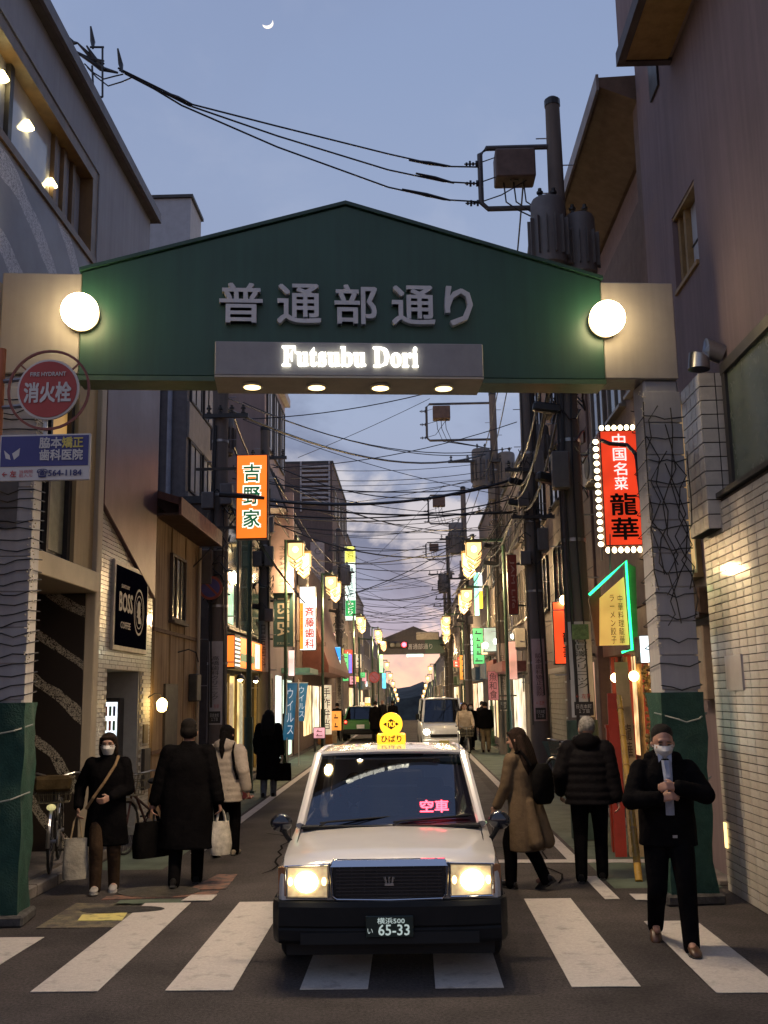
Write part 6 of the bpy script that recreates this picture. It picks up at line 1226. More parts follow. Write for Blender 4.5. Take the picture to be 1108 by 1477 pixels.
def green_car():
    Y = 50.0; x = at(526, 1050, Y=Y).x; t = thing('green_car', 'small green hatchback seen from behind, parked on the left', 'car', (x, Y, 0), R(180)); gp = M('car_green', (.05, .17, .045), .3, var=.05, coat=.6)
    L = lambda b, n, m, p=t, **k: b.build(n, m, p, local=True, **k); ln = 3.9
    secs = [(0.0, .66, .4, .66, .70), (.06, .74, .34, .72, .76), (.5, .81, .28, .82, .88), (1.0, .83, .26, .90, .95), (2.0, .835, .25, .93, .96), (3.4, .83, .27, .95, .98), (3.8, .79, .34, .95, .98), (3.9, .74, .42, .86, .90)]
    L(shell(secs, PROF), 'body', gp, smooth=True, sharp=30); greenhouse(t, (.95, .72, .70, .85, 3.86), (1.46, .58, .56, 1.5, 3.45), gp, GL('van_glass', (.12, .13, .14)))
    L(MB().box(-.66, .66, 1.4, 3.5, .5, 1.25), 'cabin_dark', dark_in); L(MB().box(-.77, .77, 3.8, 3.98, .30, .52), 'bumper', blackp, bevel=.04)
    for s in (-1, 1):
        h = L(MB().obox((s * .66, 3.88, .82), (.16, .08, .22)), 'tail_lamp', M('tail_glass', (.3, .03, .03), .3), bevel=.02); L(MB().sph((s * .66, 3.93, .84), (.05, .02, .05), 10, 6), 'lit_bulb', EM('tail_red', (1, .06, .03), 8), h)
        for y in (.75, 3.25): wheel(t, s * .73, y, .30, .19)
        L(MB().obox((s * .90, 1.25, 1.0), (.16, .09, .12)), 'door_mirror', gp, bevel=.03)
    L(MB().box(-.17, .17, 3.99, 4.0, .55, .72), 'number_plate', white_p)
green_car()
# ================================================================== people (local frame: facing -y, feet on z = 0)
skin = M('skin', (.42, .24, .17), .55, var=.10, scale=14)
def SK(k): return [skin, M('skin_dim', (.36, .19, .13), .6, var=.1, scale=14)][k]
def CL(name, c, rough=.85, **k): return M('cloth_' + name, c, rough, var=k.pop('var', .18), scale=k.pop('scale', 7), bump=k.pop('bump', 1.0), bscale=k.pop('bscale', 20), spec=.02, **k)
black_c = CL('black', (.0055, .005, .0055)); blackish = CL('blackish', (.011, .010, .010)); charcoal = CL('charcoal', (.018, .017, .018))
def cap_(b, p0, p1, r0, r1, n=10, f0=1.0):
    p0, p1 = Vector(p0), Vector(p1); b.cyl(p0, p1, r0, r1, n); b.sph(p0, r0, n, 6); b.sph(p1, r1, n, 6)
def chain(b, pts, rs, n=10):
    for i in range(len(pts) - 1): cap_(b, pts[i], pts[i + 1], rs[i], rs[i + 1], n)
def ell(z, rx, ry, y=0.0, x=0.0, n=20, p=2.4, wob=0.0, seed=0):
    o = []
    for i in range(n):
        a = 2 * PI * i / n; c, s = math.cos(a), math.sin(a); q = 1 + wob * noise.noise((a * 2.0, z * 5, seed))
        o.append((x + rx * q * abs(c) ** (2 / p) * (1 if c >= 0 else -1), y + ry * q * abs(s) ** (2 / p) * (1 if s >= 0 else -1), z))
    return o
def ik(a, c, l1, l2, hint):
    a, c = Vector(a), Vector(c); d = c - a; L = min(d.length, (l1 + l2) * .999); u = d.normalized(); x = (l1 * l1 - l2 * l2 + L * L) / (2 * L); h = math.sqrt(max(0, l1 * l1 - x * x)); hn = Vector(hint); hn = (hn - u * hn.dot(u)).normalized()
    return a + u * x + hn * h
def soft(o, vox, sm=4):
    m = o.modifiers.new('skin', 'REMESH'); m.mode = 'VOXEL'; m.voxel_size = vox; m.use_smooth_shade = True
    s = o.modifiers.new('soft', 'SMOOTH'); s.factor = .5; s.iterations = sm; return o
def hand(b, w, d, up, curl=.9, s=1.0, side=1, spread=.0):
    """palm and five fingers: w wrist, d pointing direction, up = back of the hand"""
    w, d, up = Vector(w), Vector(d).normalized(), Vector(up); up = (up - d * up.dot(d)).normalized(); sd = d.cross(up).normalized() * side
    for k in (-1, 0, 1): cap_(b, w + sd * .016 * k, w + d * .085 * s + sd * .024 * k, .016, .013, 8)
    for k, (ln, o) in enumerate(((.070, .031), (.080, .011), (.074, -.010), (.058, -.030))):
        p = w + d * (.088 * s) + sd * o; q = d.copy(); r = .0088 if k < 3 else .0075; c = curl * (1 + .06 * k)
        for j, f in enumerate((.45, .32, .23)):
            q2 = (q * math.cos(c * .75) - up * math.sin(c * .75)).normalized(); nx = p + q2 * ln * f * s; cap_(b, p, nx, r, r * .9, 7); p, q = nx, q2; up = up
    p = w + d * .025 + sd * .028; t1 = p + (d * .7 + sd * .8 - up * .25).normalized() * .036; t2 = t1 + (d * .9 + sd * .15 - up * .5 * curl).normalized() * .030; chain(b, [p, t1, t2], [.014, .0115, .009], 7)
def person(label, pos, rz, H=1.70, feet=((.10, -.02, 0), (-.10, .05, 0)), wrists=None, hem=.80, coat=None, trousers=None, shoes=None, hair='short', haircol=(.018, .014, .012), head=(0, 0), lean=0.0, width=1.0, quilt=0.0, flare=1.0, mask=False, open_front=None, vox=.013, sleeves=.055, hood=False, glasses=False, elbows=None, fists=None, bald=False, skirt_pts=None, group=None, sk=0, collar=True, ring_hem=None, backset=0.0, palm_up=None):
    s = H / 1.70; t = thing('person', label, 'person', pos, rz, group); t.scale = (s, s, s)
    L = lambda b, n, m, p=t, **k: b.build(n, m, p, local=True, **k)
    hipz = .885; ln = Vector((0, -lean, 0))
    hips = [Vector((.085 * width, 0, hipz)), Vector((-.085 * width, 0, hipz))]
    ank = [Vector((f[0], f[1], .085 + f[2])) for f in feet]
    drop = max(0, max((h - a).length for h, a in zip(hips, ank)) - .80)
    for h in hips: h.z -= drop
    dz = Vector((0, 0, -drop))
    knees = [ik(h, a, .41, .405, (0, -1, .05)) for h, a in zip(hips, ank)]
    sw_ = 1 + (width - 1) * .55; sh = [Vector((.172 * sw_, .01, 1.375)) + ln * 1.0 + dz, Vector((-.172 * sw_, .01, 1.375)) + ln + dz]
    wr = [Vector(w) for w in (wrists or ((.26, -.04, .82), (-.26, -.04, .82)))]
    eh = elbows or ((.35, 1, -.2), (-.35, 1, -.2))
    el = [ik(a, w, .285, .255, h) for a, w, h in zip(sh, wr, eh)]
    for k in (0, 1):
        if (wr[k] - sh[k]).length > .54: wr[k] = sh[k] + (wr[k] - sh[k]).normalized() * .535
    nb = Vector((0, .015, 1.445)) + ln * 1.05 + dz; hc = Vector((0, -.012, 1.585)) + ln * 1.25 + dz
    HM = Matrix.Translation(hc) @ Matrix.Rotation(head[0], 4, 'Z') @ Matrix.Rotation(head[1], 4, 'X') @ Matrix.Scale(1.10, 4)
    # body: one continuous skin
    b = MB(); k0 = len(b.v)
    b.sph((0, .012, .02), (.074, .092, .098), 18, 12); b.sph((0, -.014, -.045), (.058, .070, .062), 16, 10); b.sph((0, -.022, -.078), (.036, .050, .030), 12, 8)
    cap_(b, (0, -.082, .012), (0, -.100, -.022), .010, .014, 8); b.sph((0, -.078, -.055), (.022, .012, .008), 8, 6); b.sph((0, -.074, .033), (.052, .016, .012), 10, 6)
    for q in (-1, 1): b.sph((q * .076, .012, -.008), (.012, .020, .030), 8, 8); b.sph((q * .040, -.058, -.018), (.022, .020, .020), 8, 6)
    b.xf(HM, k0)
    chain(b, [nb - Vector((0, 0, .05)), hc + Vector((0, .012, -.07))], [.058, .052])
    b.loft([ell(z + dz.z, rx * width * .82, ry * .82, y=-lean * max(0, (z - .85) / .55)) for z, rx, ry in ((.86, .15, .11), (.95, .16, .11), (1.08, .14, .10), (1.25, .165, .11), (1.38, .15, .085), (1.43, .08, .06))])
    for k in (0, 1):
        chain(b, [hips[k], knees[k], ank[k]], [.075, .050, .036]); cap_(b, ank[k], ank[k] + Vector((0, -.10, -.045)), .036, .028)
        chain(b, [sh[k], el[k], wr[k]], [.050, .038, .027])
        d = (wr[k] - el[k]).normalized(); fk = (fists or (.9, .9))[k]; sgn = 1 if k == 0 else -1
        if palm_up and palm_up[k]: hand(b, wr[k], Vector(palm_up[k][0]), Vector(palm_up[k][1]), fk, 1, palm_up[k][2])
        else: hand(b, wr[k], d, Vector((sgn, 0, .15)), fk, 1, -sgn if False else (1 if k == 0 else -1))
    soft(L(b, 'body', SK(sk)), min(vox, .0095), 2)
    # eyes, brows
    f = MB(); k0 = 0
    for q in (-1, 1): f.sph((q * .031, -.0795, .004), (.0125, .006, .0065), 8, 6); f.obox((q * .032, -.086, .026), (.030, .008, .006), ry=q * .08)
    f.xf(HM); L(f, 'eyes', M('eye_dark', (.018, .012, .010), .3, var=0))
    # trousers
    tm = trousers or blackish; b = MB()
    b.loft([ell(z + dz.z, rx * width, ry) for z, rx, ry in ((.80, .165, .125), (.88, .175, .13), (.98, .165, .12), (1.04, .15, .11))])
    for k in (0, 1):
        mid = hips[k].lerp(knees[k], .5); chain(b, [hips[k], mid, knees[k], knees[k].lerp(ank[k], .5) + Vector((0, .012, 0)), ank[k] + Vector((0, .004, -.035))], [.105, .096, .080, .072, .064]); 
    soft(L(b, 'trousers', tm), vox, 3)
    # shoes
    sm = shoes or M('shoe_black', (.010, .009, .009), .75, var=.1, spec=.1)
    for k in (0, 1):
        pitch = feet[k][3] if len(feet[k]) > 3 else 0.0; fy = feet[k][4] if len(feet[k]) > 4 else 0.0
        b = MB(); rows = []
        for y, w, h in ((.075, .026, .055), (.055, .034, .085), (.0, .037, .095), (-.06, .042, .070), (-.12, .046, .055), (-.165, .038, .042), (-.185, .020, .025)): rows.append([(w * math.cos(2 * PI * i / 12), y, max(0, h / 2 + h / 2 * math.sin(2 * PI * i / 12)) + .012) for i in range(12)])
        b.loft(rows); rows = []
        for y, w in ((.08, .030), (.0, .038), (-.12, .048), (-.175, .034), (-.19, .015)): rows.append([(w, y, 0), (w, y, .018), (-w, y, .018), (-w, y, 0)])
        m = Matrix.Translation(ank[k] + Vector((0, 0, 0))) @ Matrix.Rotation(fy, 4, 'Z') @ Matrix.Rotation(pitch, 4, 'X') @ Matrix.Translation((0, 0, -.085)); b.xf(m)
        o = L(b, 'shoe', sm, smooth=True, sharp=60); b = MB().loft(rows).xf(m); L(b, 'sole', M('sole_dark', (.03, .028, .026), .8, var=0) if sm.name != 'shoe_white' else M('sole_white', (.45, .42, .38), .7), o)
    # coat or jacket
    cm = coat or black_c; b = MB(); rings = []; nz = 26; zt = 1.47
    for i in range(nz + 1):
        z = hem + (zt - hem) * i / nz
        keys = [(0, .24 * flare, .165 * flare), (.5, .215 * (1 + (flare - 1) * .6), .155), (.9, .205, .150), (1.08, .196, .140), (1.25, .212, .148), (1.35, .185, .125), (1.41, .125, .095), (1.47, .074, .072)]
        for (za, ra, qa), (zb_, rb, qb) in zip(keys, keys[1:]):
            if za <= z <= zb_: u = (z - za) / (zb_ - za); rx, ry = ra + (rb - ra) * u, qa + (qb - qa) * u; break
        if quilt: g = 1 + quilt * (abs(math.sin(z * PI / .085)) - .5); rx *= g; ry *= g
        wz = width if z < 1.15 else 1 + (width - 1) * max(.5, 1 - (z - 1.15) * 2.5); rings.append(ell(z + dz.z, rx * wz, ry * width ** .5, y=-lean * max(0, (z - .85) / .55) + (.03 + backset * max(0, 1.0 - z)) * max(0, 1 - z), wob=.05 if not quilt else .02, seed=H * 7))
    b.loft(rings)
    for k in (0, 1):
        n = 9; P = [sh[k].lerp(el[k], i / n) for i in range(n)] + [el[k].lerp(wr[k], i / n) for i in range(n + 1)]; rr = []
        for i in range(len(P)):
            u = i / (len(P) - 1); r = sleeves * (1.38 - .45 * u) * (1 + (quilt * 1.2 * (abs(math.sin(i * 1.25)) - .5) if quilt else .03 * math.sin(i * 2.1 + k)))
            rr.append(r)
        chain(b, P[:-1], rr[:-1]); b.cyl(P[-2], P[-1] - (P[-1] - P[-2]) * .15, rr[-2], rr[-1], 12)
        cap_(b, sh[k], sh[k].lerp(Vector((0, 0, sh[k].z + .03)), .6), sleeves * 1.22, sleeves * 1.0)
    if collar: b.loft([ell(1.42 + dz.z, .090, .085, y=-lean + .005), ell(1.50 + dz.z, .074, .072, y=-lean * 1.1 + .012)])
    if hood: b.sph(nb + Vector((0, .095, .01)), (.125, .07, .095), 14, 10); cap_(b, nb + Vector((-.10, .05, .02)), nb + Vector((.10, .05, .02)), .055, .055)
    if skirt_pts:
        for a_, c_, r_ in skirt_pts: cap_(b, a_, c_, r_[0], r_[1])
    co = soft(L(b, 'coat', cm), vox, 3)
    if open_front:      # shirt showing between the open fronts
        sc, w0, z0 = open_front; b = MB(); rows = []
        for i in range(14):
            z = z0 + (1.415 - z0) * i / 13; w = w0 * (1 + .25 * max(0, (z - 1.25) / .2)); yy = -(.158 * width ** .5 + .008 if z < 1.3 else .158 - (z - 1.3) * .45) - lean * max(0, (z - .85) / .55) + .03 * max(0, 1 - z) - .004
            rows.append([(-w + .012, yy + .01, z), (-w * .4 + .012, yy - .008, z), (w * .4 + .012, yy - .008, z), (w + .012, yy + .01, z)])
        L(MB().loft(rows, closed=False), 'shirt', sc, smooth=True)
        for q in (-1, 1): L(MB().prism([(q * .012, -.115 - lean, 1.44), (q * .055, -.10 - lean, 1.47), (q * .05, -.128 - lean, 1.40)], (0, -.006, 0)), 'shirt_collar', sc)
    # hair
    hm = M('hair_%02x%02x%02x' % tuple(min(255, int(c * 255)) for c in haircol), haircol, .7, var=.25, scale=40, bump=.8, spec=.15); b = MB()
    if hair == 'short':
        b.sph((0, .032, .035), (.084, .085, .085), 18, 12)
        if bald: b = MB(); b.sph((0, .040, .012), (.083, .076, .078), 18, 12); b.sph((0, .028, .066), (.080, .086, .074), 16, 10)
        for q in (-1, 1): b.sph((q * .066, .02, .0), (.018, .035, .045), 10, 8)
    else:
        b.sph((0, .020, .038), (.086, .094, .088), 18, 12); b.sph((0, .050, -.02), (.084, .066, .10), 16, 10)
        for q in (-1, 1): chain(b, [(q * .070, -.025, .06), (q * .080, .0, -.02), (q * .078, .018, -.10)], [.020, .018, .018])
        if hair in ('bob', 'long', 'pony'): chain(b, [(-.055, -.058, .072), (0, -.074, .074), (.055, -.058, .072)], [.016, .016, .016])
        if hair == 'long':
            for q in (-.075, -.035, 0, .035, .075): chain(b, [(q, .07, .0), (q * 1.15, .095, -.12), (q * 1.2, .115, -.24), (q * 1.0, .105, -.36)], [.040, .046, .042, .018])
        if hair == 'pony': b.sph((0, .115, .01), .032, 10, 8); chain(b, [(0, .12, .0), (.008, .15, -.09), (.012, .145, -.19), (.015, .125, -.29)], [.030, .040, .036, .010])
    b.xf(HM); soft(L(b, 'hair', hm), .0095, 2)
    if mask:
        rows = []
        for v in range(7):
            z = .0 - .095 * v / 6; row = []
            for u in range(11):
                a = R(-78 + 156 * u / 10); r = .080 - .004 * abs(v - 2); bul = .034 * math.cos(a) ** 4 * (1 - abs(v - 2.5) / 5); row.append(((r - .004) * math.sin(a) * (1 - .03 * v), -.012 - (r + bul) * math.cos(a) * (1.06 - .035 * max(0, v - 2)), z))
            rows.append(row)
        m = MB().loft(rows, closed=False); m.tube([(.072, -.03, -.02), (.080, .0, -.01), (.080, .02, .01)], .002, 4).tube([(-.072, -.03, -.02), (-.080, .0, -.01), (-.080, .02, .01)], .002, 4); m.xf(HM); L(m, 'face_mask', M('mask_white', (.62, .60, .58), .8, var=.06, scale=20), smooth=True)
    if glasses:
        g = MB()
        for q in (-1, 1): g.tube([(q * .032 + .022 * math.cos(a * PI / 6), -.094, .004 + .016 * math.sin(a * PI / 6)) for a in range(13)], .0022, 4); g.tube([(q * .054, -.092, .008), (q * .076, -.04, .008), (q * .080, .01, .0)], .002, 4)
        g.tube([(-.010, -.095, .006), (.010, -.095, .006)], .002, 4); g.xf(HM); L(g, 'glasses', dkframe)
    return t, dict(wr=wr, sh=sh, el=el, s=s)
def wpt(t, p):      # a point of a person's frame in the world
    return Matrix.Translation(t.location) @ Matrix.Rotation(t.rotation_euler.z, 4, 'Z') @ Matrix.Scale(t.scale[0], 4) @ Vector(p)
def gp(x, y): p = at(x, y, Z=0.0); return (p.x, p.y, 0)
# --- man in open dark jacket, hands together, walking towards us on the right
m7, J = person('man in dark open jacket, pale shirt and white mask walking towards the crossing', (2.02, 8.52, 0), R(-8), 1.70, ((.10, -.27, 0, 0, .1), (-.12, .20, .05, .5, -.1)), ((.055, -.30, 1.225), (-.055, -.29, 1.135)), .80, black_c, black_c, M('shoe_brown', (.062, .026, .012), .4, var=.15), 'short', (.012, .009, .008), (R(4), R(8)), .03, 1.10, 0, 1.02, True, (M('shirt_pale', (.26, .29, .38), .8, var=.08, scale=20), .033, 1.0), .011, .064, True, elbows=((1, .35, -.3), (-1, .35, -.3)), fists=(1.25, 1.25), bald=True, sk=1, palm_up=(((-.75, -.35, .1), (.3, -.8, .5), 1), ((.75, -.35, .25), (-.3, -.8, .4), -1)))
MB().box(.02, .055, -.187, -.180, .83, .85).build('belt_buckle', steel, m7, local=True)
# --- masked woman, dark coat, facing us on the left
m1, J1 = person('masked woman in black coat walking towards us with beige strap and tote', (-3.2, 11.05, 0), R(10), 1.60, ((.09, .09, .0, .0), (-.09, -.09, .0, -.1)), ((.05, -.22, 1.02), (-.30, -.06, .90)), .50, black_c, CL('brown_trouser', (.055, .035, .022)), M('shoe_white', (.34, .32, .30), .6, var=.1), 'bob', (.026, .015, .010), (R(-4), R(2)), .02, 1.04, 0, 1.16, True, None, .012, .060, False, True, elbows=((1, .6, -.2), (-.5, .8, 0)), fists=(1.0, 1.2))
sp = [(.12, -.10, 1.46), (.09, -.155, 1.36), (-.02, -.185, 1.18), (-.13, -.175, 1.02), (-.21, -.10, .90)]
MB().tube(sp, [.017] * 5, 6).build('bag_strap', CL('beige_strap', (.30, .20, .11)), m1, local=True)
def handle_bag(name, label, cat, top, w, h, d, mat, rz=0.0, handle=.22, soft_=.2, seed=1, hm=None, round_=2.6):
    t = thing(name, label, cat, (top.x, top.y, max(.0, top.z - handle - h)), rz); b = MB(); rows = []
    for i in range(11):
        v = i / 10; q = (1 - soft_ * .5 * (1 - math.sin(PI * min(1, v * 1.15 + .05)))) * (1 - soft_ * .6 * v ** 3); rows.append(ell(h * v, w / 2 * q, d / 2 * q * (1.05 - .45 * v), n=24, p=round_, wob=soft_ * .55, seed=seed))
    b.loft(rows); b.build('bag_body', mat, t, local=True, smooth=True, sharp=60)
    for q in (-1, 1): MB().tube([(-w * .22, q * d * .12, h * .96), (-w * .12, q * d * .06, h + handle * .65), (0, 0, h + handle), (w * .12, q * d * .06, h + handle * .65), (w * .22, q * d * .12, h * .96)], .010, 6).build('handle', hm or mat, t, local=True)
    return t
p = wpt(m1, J1['wr'][1]); handle_bag('tote_bag', 'pale cloth tote bag hanging from the masked woman\'s hand', 'bag', p + Vector((.0, -.03, -.05)), .26, .40, .14, CL('tote', (.36, .33, .27), var=.12), .3, .24, .12, 3, CL('tote_handle', (.40, .30, .18)))
# --- stout man in long black coat, seen from behind
m2, J2 = person('stout man in long black overcoat seen from behind, walking away', (-2.42, 11.35, 0), R(183), 1.72, ((.10, .14, .0, .3), (-.09, -.16, 0)), ((.36, .02, .80), (-.36, .05, .78)), .40, black_c, black_c, None, 'short', (.014, .011, .009), (R(0), R(4)), .03, 1.32, 0, 1.02, False, None, .013, .070, False, bald=True, sk=1, fists=(1.3, 1.3), backset=.04)
p = wpt(m2, J2['wr'][1]); handle_bag('plastic_bag', 'white plastic shopping bag in the overcoat man\'s hand', 'bag', p + Vector((.02, .02, -.06)), .24, .34, .16, M('plastic_film', (.52, .47, .38), .3, var=.2, scale=16, bump=.6, bscale=30), .5, .14, .30, 5, round_=2.2)
p = wpt(m2, J2['wr'][0]); handle_bag('briefcase', 'large soft black bag carried low by the overcoat man', 'bag', p + Vector((-.02, 0, -.05)), .42, .36, .18, CL('bag_black', (.006, .0055, .0055)), .8, .14, .12, 7, round_=4)
# --- woman in cream puffer jacket with ponytail
m3, J3 = person('woman in cream puffer jacket with dark ponytail seen from behind', (-2.36, 13.35, 0), R(172), 1.61, ((.09, .12, .02, .35), (-.09, -.14, 0)), ((.27, -.05, .84), (-.30, .02, .86)), .72, CL('cream_puffer', (.50, .42, .34), .6, var=.08), black_c, M('boot_cream', (.34, .28, .20), .6), 'pony', (.008, .006, .005), (0, R(4)), .02, 1.08, .09, 1.0, False, None, .013, .074, True)
MB().tube([(-.13, -.09, 1.42), (-.13, .06, 1.47), (-.14, .155, 1.35), (-.17, .165, 1.15), (-.20, .12, 1.0)], .018, 6).build('shoulder_strap', black_c, m3, local=True)
# --- woman in long dark coat farther off
m4, J4 = person('woman in long black coat and jeans walking away by the green post', (-2.86, 21.0, 0), R(178), 1.70, ((.08, .10, .0, .2), (-.08, -.12, 0)), ((.25, -.06, .86), (-.28, .02, .80)), .36, black_c, CL('denim', (.10, .12, .16)), None, 'long', (.006, .005, .005), (0, R(6)), .02, 1.12, 0, .98, False, None, .017, .066)
p = wpt(m4, J4['wr'][1]); handle_bag('handbag', 'black handbag on the arm of the woman by the green post', 'bag', p + Vector((.02, 0, .0)), .34, .34, .14, CL('bag_black', (.006, .0055, .0055)), .2, .18, .08, 9, round_=4)
# --- woman in beige coat hurrying left, coat tail swinging
m5, J5 = person('woman in open beige coat and black boots hurrying across behind the taxi', (1.15, 10.95, 0), R(-128), 1.60, ((.08, -.16, 0, -.05), (-.09, .18, .04, .5)), ((.22, -.22, .86), (-.20, .05, .86)), .42, CL('beige_coat', (.13, .092, .058), .9, var=.12), black_c, M('boot_black', (.018, .015, .014), .35), 'long', (.022, .011, .007), (R(8), R(6)), .05, 1.02, 0, 1.0, False, None, .012, .060, skirt_pts=[((.08, .10, .9), (.10, .20, .50), (.07, .08)), ((-.08, .10, .9), (-.10, .22, .50), (.07, .08))])
sb = MB(); sb.loft([ell(z, rx, ry, y=.245, n=18, wob=.1) for z, rx, ry in ((.90, .10, .06), (.96, .155, .085), (1.10, .165, .09), (1.24, .14, .075), (1.32, .08, .04))]); sb.build('backpack', CL('bag_black', (.006, .0055, .0055)), m5, local=True, smooth=True, sharp=70); MB().tube([(.10, .17, 1.30), (.12, .05, 1.46), (.13, -.11, 1.38), (.15, -.13, 1.2), (.17, 0, 1.05)], .020, 6).build('backpack_strap', black_c, m5, local=True)
# --- grey-haired man in black puffer jacket, walking away
m6, J6 = person('grey haired man in black quilted jacket walking away beside the pole', (1.88, 11.35, 0), R(168), 1.69, ((.11, .10, .0, .0), (-.10, -.12, 0, 0)), ((.30, -.10, .90), (-.30, .04, .84)), .80, CL('black_puffer', (.009, .008, .009), .5), black_c, None, 'short', (.30, .28, .25), (R(28), R(4)), .03, 1.20, .10, 1.0, True, None, .012, .076, True)
# --- farther figures
person('man in black jacket and tan trousers walking away with the masked woman', (2.55, 36.0, 0), R(176), 1.70, ((.09, .1, 0), (-.09, -.12, 0)), None, .80, black_c, CL('tan', (.24, .19, .12)), None, 'short', width=1.15, vox=.025)
person('masked woman in long black coat behind the tan trousered man', (2.15, 37.6, 0), R(10), 1.64, ((.08, .1, 0), (-.08, -.12, 0)), None, .35, black_c, black_c, None, 'bob', mask=True, vox=.025)
p = at(542, 1058, Y=45.5); person('dark clad person standing behind the green car', (p.x, 45.5, 0), R(175), 1.72, coat=black_c, hem=.5, hair='short', vox=.03, width=1.15)
p = at(567, 1040, Y=54); person('dark clad person in the lane beyond the green car', (p.x, 54, 0), R(185), 1.70, coat=blackish, hem=.7, hair='short', vox=.03, width=1.1)
p = at(552, 1040, Y=62); person('small far figure between the lane and the left lamps', (p.x, 62, 0), R(0), 1.68, coat=charcoal, hem=.6, hair='short', vox=.04)
for i, (x, y_, lb) in enumerate(((-3.3, 47, 'far shopper by the lit shops under the awning'), (3.0, 44, 'far walker on the right kerb past the van'))): person(lb, (x, y_, 0), R(170), 1.66, coat=charcoal, hem=.6, hair='short', vox=.04)
# --- taxi driver behind the wheel
person('taxi driver in dark suit seated behind the windscreen', (-.53, 9.76, -.42), R(0), 1.66, ((.12, -.52, .55), (-.12, -.52, .55)), ((.14, -.40, 1.20), (-.14, -.40, 1.20)), .86, CL('suit', (.02, .02, .026)), black_c, None, 'short', (.03, .025, .02), (0, 0), .0, 1.0, vox=.02, open_front=(white_p, .03, 1.1), elbows=((1, .2, -1), (-1, .2, -1)))
# ================================================================== bicycles, cone, boards and leaning things
def bicycle(label, pos, rz, col=(.05, .05, .06), basket=True, stand=True, lamp=False, lean=0.0):
    """city bicycle, local frame: front wheel towards -y"""
    t = thing('bicycle', label, 'bicycle', pos, rz); L = lambda b, n, m, p=t, **k: b.build(n, m, p, local=True, **k); fm = M('bike_%02x' % int(col[2] * 255), col, .4, metal=.3, var=.1); sl = M('spoke_steel', (.4, .4, .4), .3, metal=.9, var=0)
    for y in (-.54, .52):
        w = MB(); w.tube([(0, y + .32 * math.cos(a * PI / 14), .335 + .32 * math.sin(a * PI / 14)) for a in range(29)], .016, 6); o = L(w, 'wheel', rubber); b = MB()
        for a in range(14): b.cyl((.02 * (-1) ** a, y, .335), (0, y + .31 * math.cos(a * PI / 7), .335 + .31 * math.sin(a * PI / 7)), .0018, n=4)
        b.cyl((-.05, y, .335), (.05, y, .335), .02, n=8); L(b, 'spokes', sl, o)
        L(MB().tube([(0, y + .35 * math.cos(R(a)), .335 + .35 * math.sin(R(a))) for a in (range(40, 190, 12) if y < 0 else range(0, 150, 12))], .022, 5), 'mudguard', sl, o)
    f = MB()
    for a, b_ in (((0, -.38, .82), (0, .02, .30)), ((0, .02, .30), (0, .20, .80)), ((0, .20, .72), (0, .52, .335)), ((0, .02, .30), (0, .52, .335)), ((0, -.36, .72), (0, .08, .50)), ((0, -.54, .335), (0, -.36, .90)), ((0, .02, .30), (0, .06, .32))): f.cyl(a, b_, .017, n=8)
    L(f, 'frame', fm); h = MB().tube([(-.28, -.12, 1.02), (-.20, -.24, 1.03), (0, -.36, .98), (.20, -.24, 1.03), (.28, -.12, 1.02)], .012, 6); h.cyl((0, -.36, .90), (0, -.36, .98), .014, n=8); L(h, 'handlebar', sl)
    for s in (-1, 1): L(MB().cyl((s * .28, -.12, 1.02), (s * .255, -.16, 1.022), .018, n=8), 'grip', rubber)
    L(MB().sph((0, .22, .86), (.09, .14, .045), 12, 8), 'saddle', rubber, smooth=True); L(MB().cyl((0, .20, .72), (0, .21, .84), .013, n=6), 'seat_post', sl)
    L(MB().cyl((.02, .02, .30), (.035, .02, .30), .09, n=18), 'chain_ring', sl); L(MB().box(.04, .12, -.06, -.0, .17, .19).box(-.12, -.04, .04, .1, .40, .42), 'pedals', rubber)
    if basket:
        b = MB(); w0, w1 = .17, .21
        for z, q in ((.74, w0), (.83, .185), (.92, .20), (1.0, w1)):
            pts = [(-q, -.62, z), (q, -.62, z), (q, -.62 + q * 1.3, z), (-q, -.62 + q * 1.3, z), (-q, -.62, z)]; b.tube(pts, .005, 4)
        for k in range(9): u = -1 + k / 4; b.cyl((u * w0, -.62, .74), (u * w1, -.62, 1.0), .004, n=4); b.cyl((u * w0, -.40, .74), (u * w1, -.345, 1.0), .004, n=4)
        b.box(-w0, w0, -.62, -.40, .735, .742); L(b, 'basket', M('basket_wire', (.10, .085, .05), .6, var=.1))
    if lamp: L(MB().sph((0, -.66, .70), (.05, .04, .035), 10, 8), 'front_lamp', EM('bike_lamp', (.9, .8, .35), .5))
    L(MB().cyl((0, .52, .335), (.16, .62, .0), .010, n=5), 'stand', sl)
    t.rotation_euler = (0, lean, rz); return t
b1 = bicycle('bicycle with brown front basket parked by the printed shop front', (-4.02, 11.9, .13), R(14), (.05, .05, .05), True, lamp=True)
MB().box(-.19, .19, -.66, -.36, .86, 1.02).build('basket_cover', CL('brown_cover', (.07, .05, .025)), b1, local=True, bevel=.03)
bicycle('bicycle parked close to the tiled shop entrance behind the masked woman', (-3.55, 14.1, 0), R(-14), (.06, .02, .02), True)
bicycle('black bicycle parked behind the brown pole on the right', (3.05, 20.6, 0), R(25), (.03, .03, .035), True); bicycle('green tinged bicycle parked just beyond the black one on the right', (3.08, 21.7, 0), R(-12), (.04, .05, .03), True)
bc = bicycle('bicycle ridden by the woman in the pale jacket', (1.62, 31.6, 0), R(4), (.05, .05, .06), True)
rd, _ = person('woman in pale jacket with long hair riding a bicycle towards us', (1.62, 31.75, .12), R(4), 1.58, ((.12, -.10, .10), (-.12, .02, .32)), ((.24, -.36, .98), (-.24, -.36, .98)), .84, CL('pale_jacket', (.44, .36, .27)), blackish, None, 'long', (.03, .016, .010), (0, 0), .06, 1.05, vox=.02)
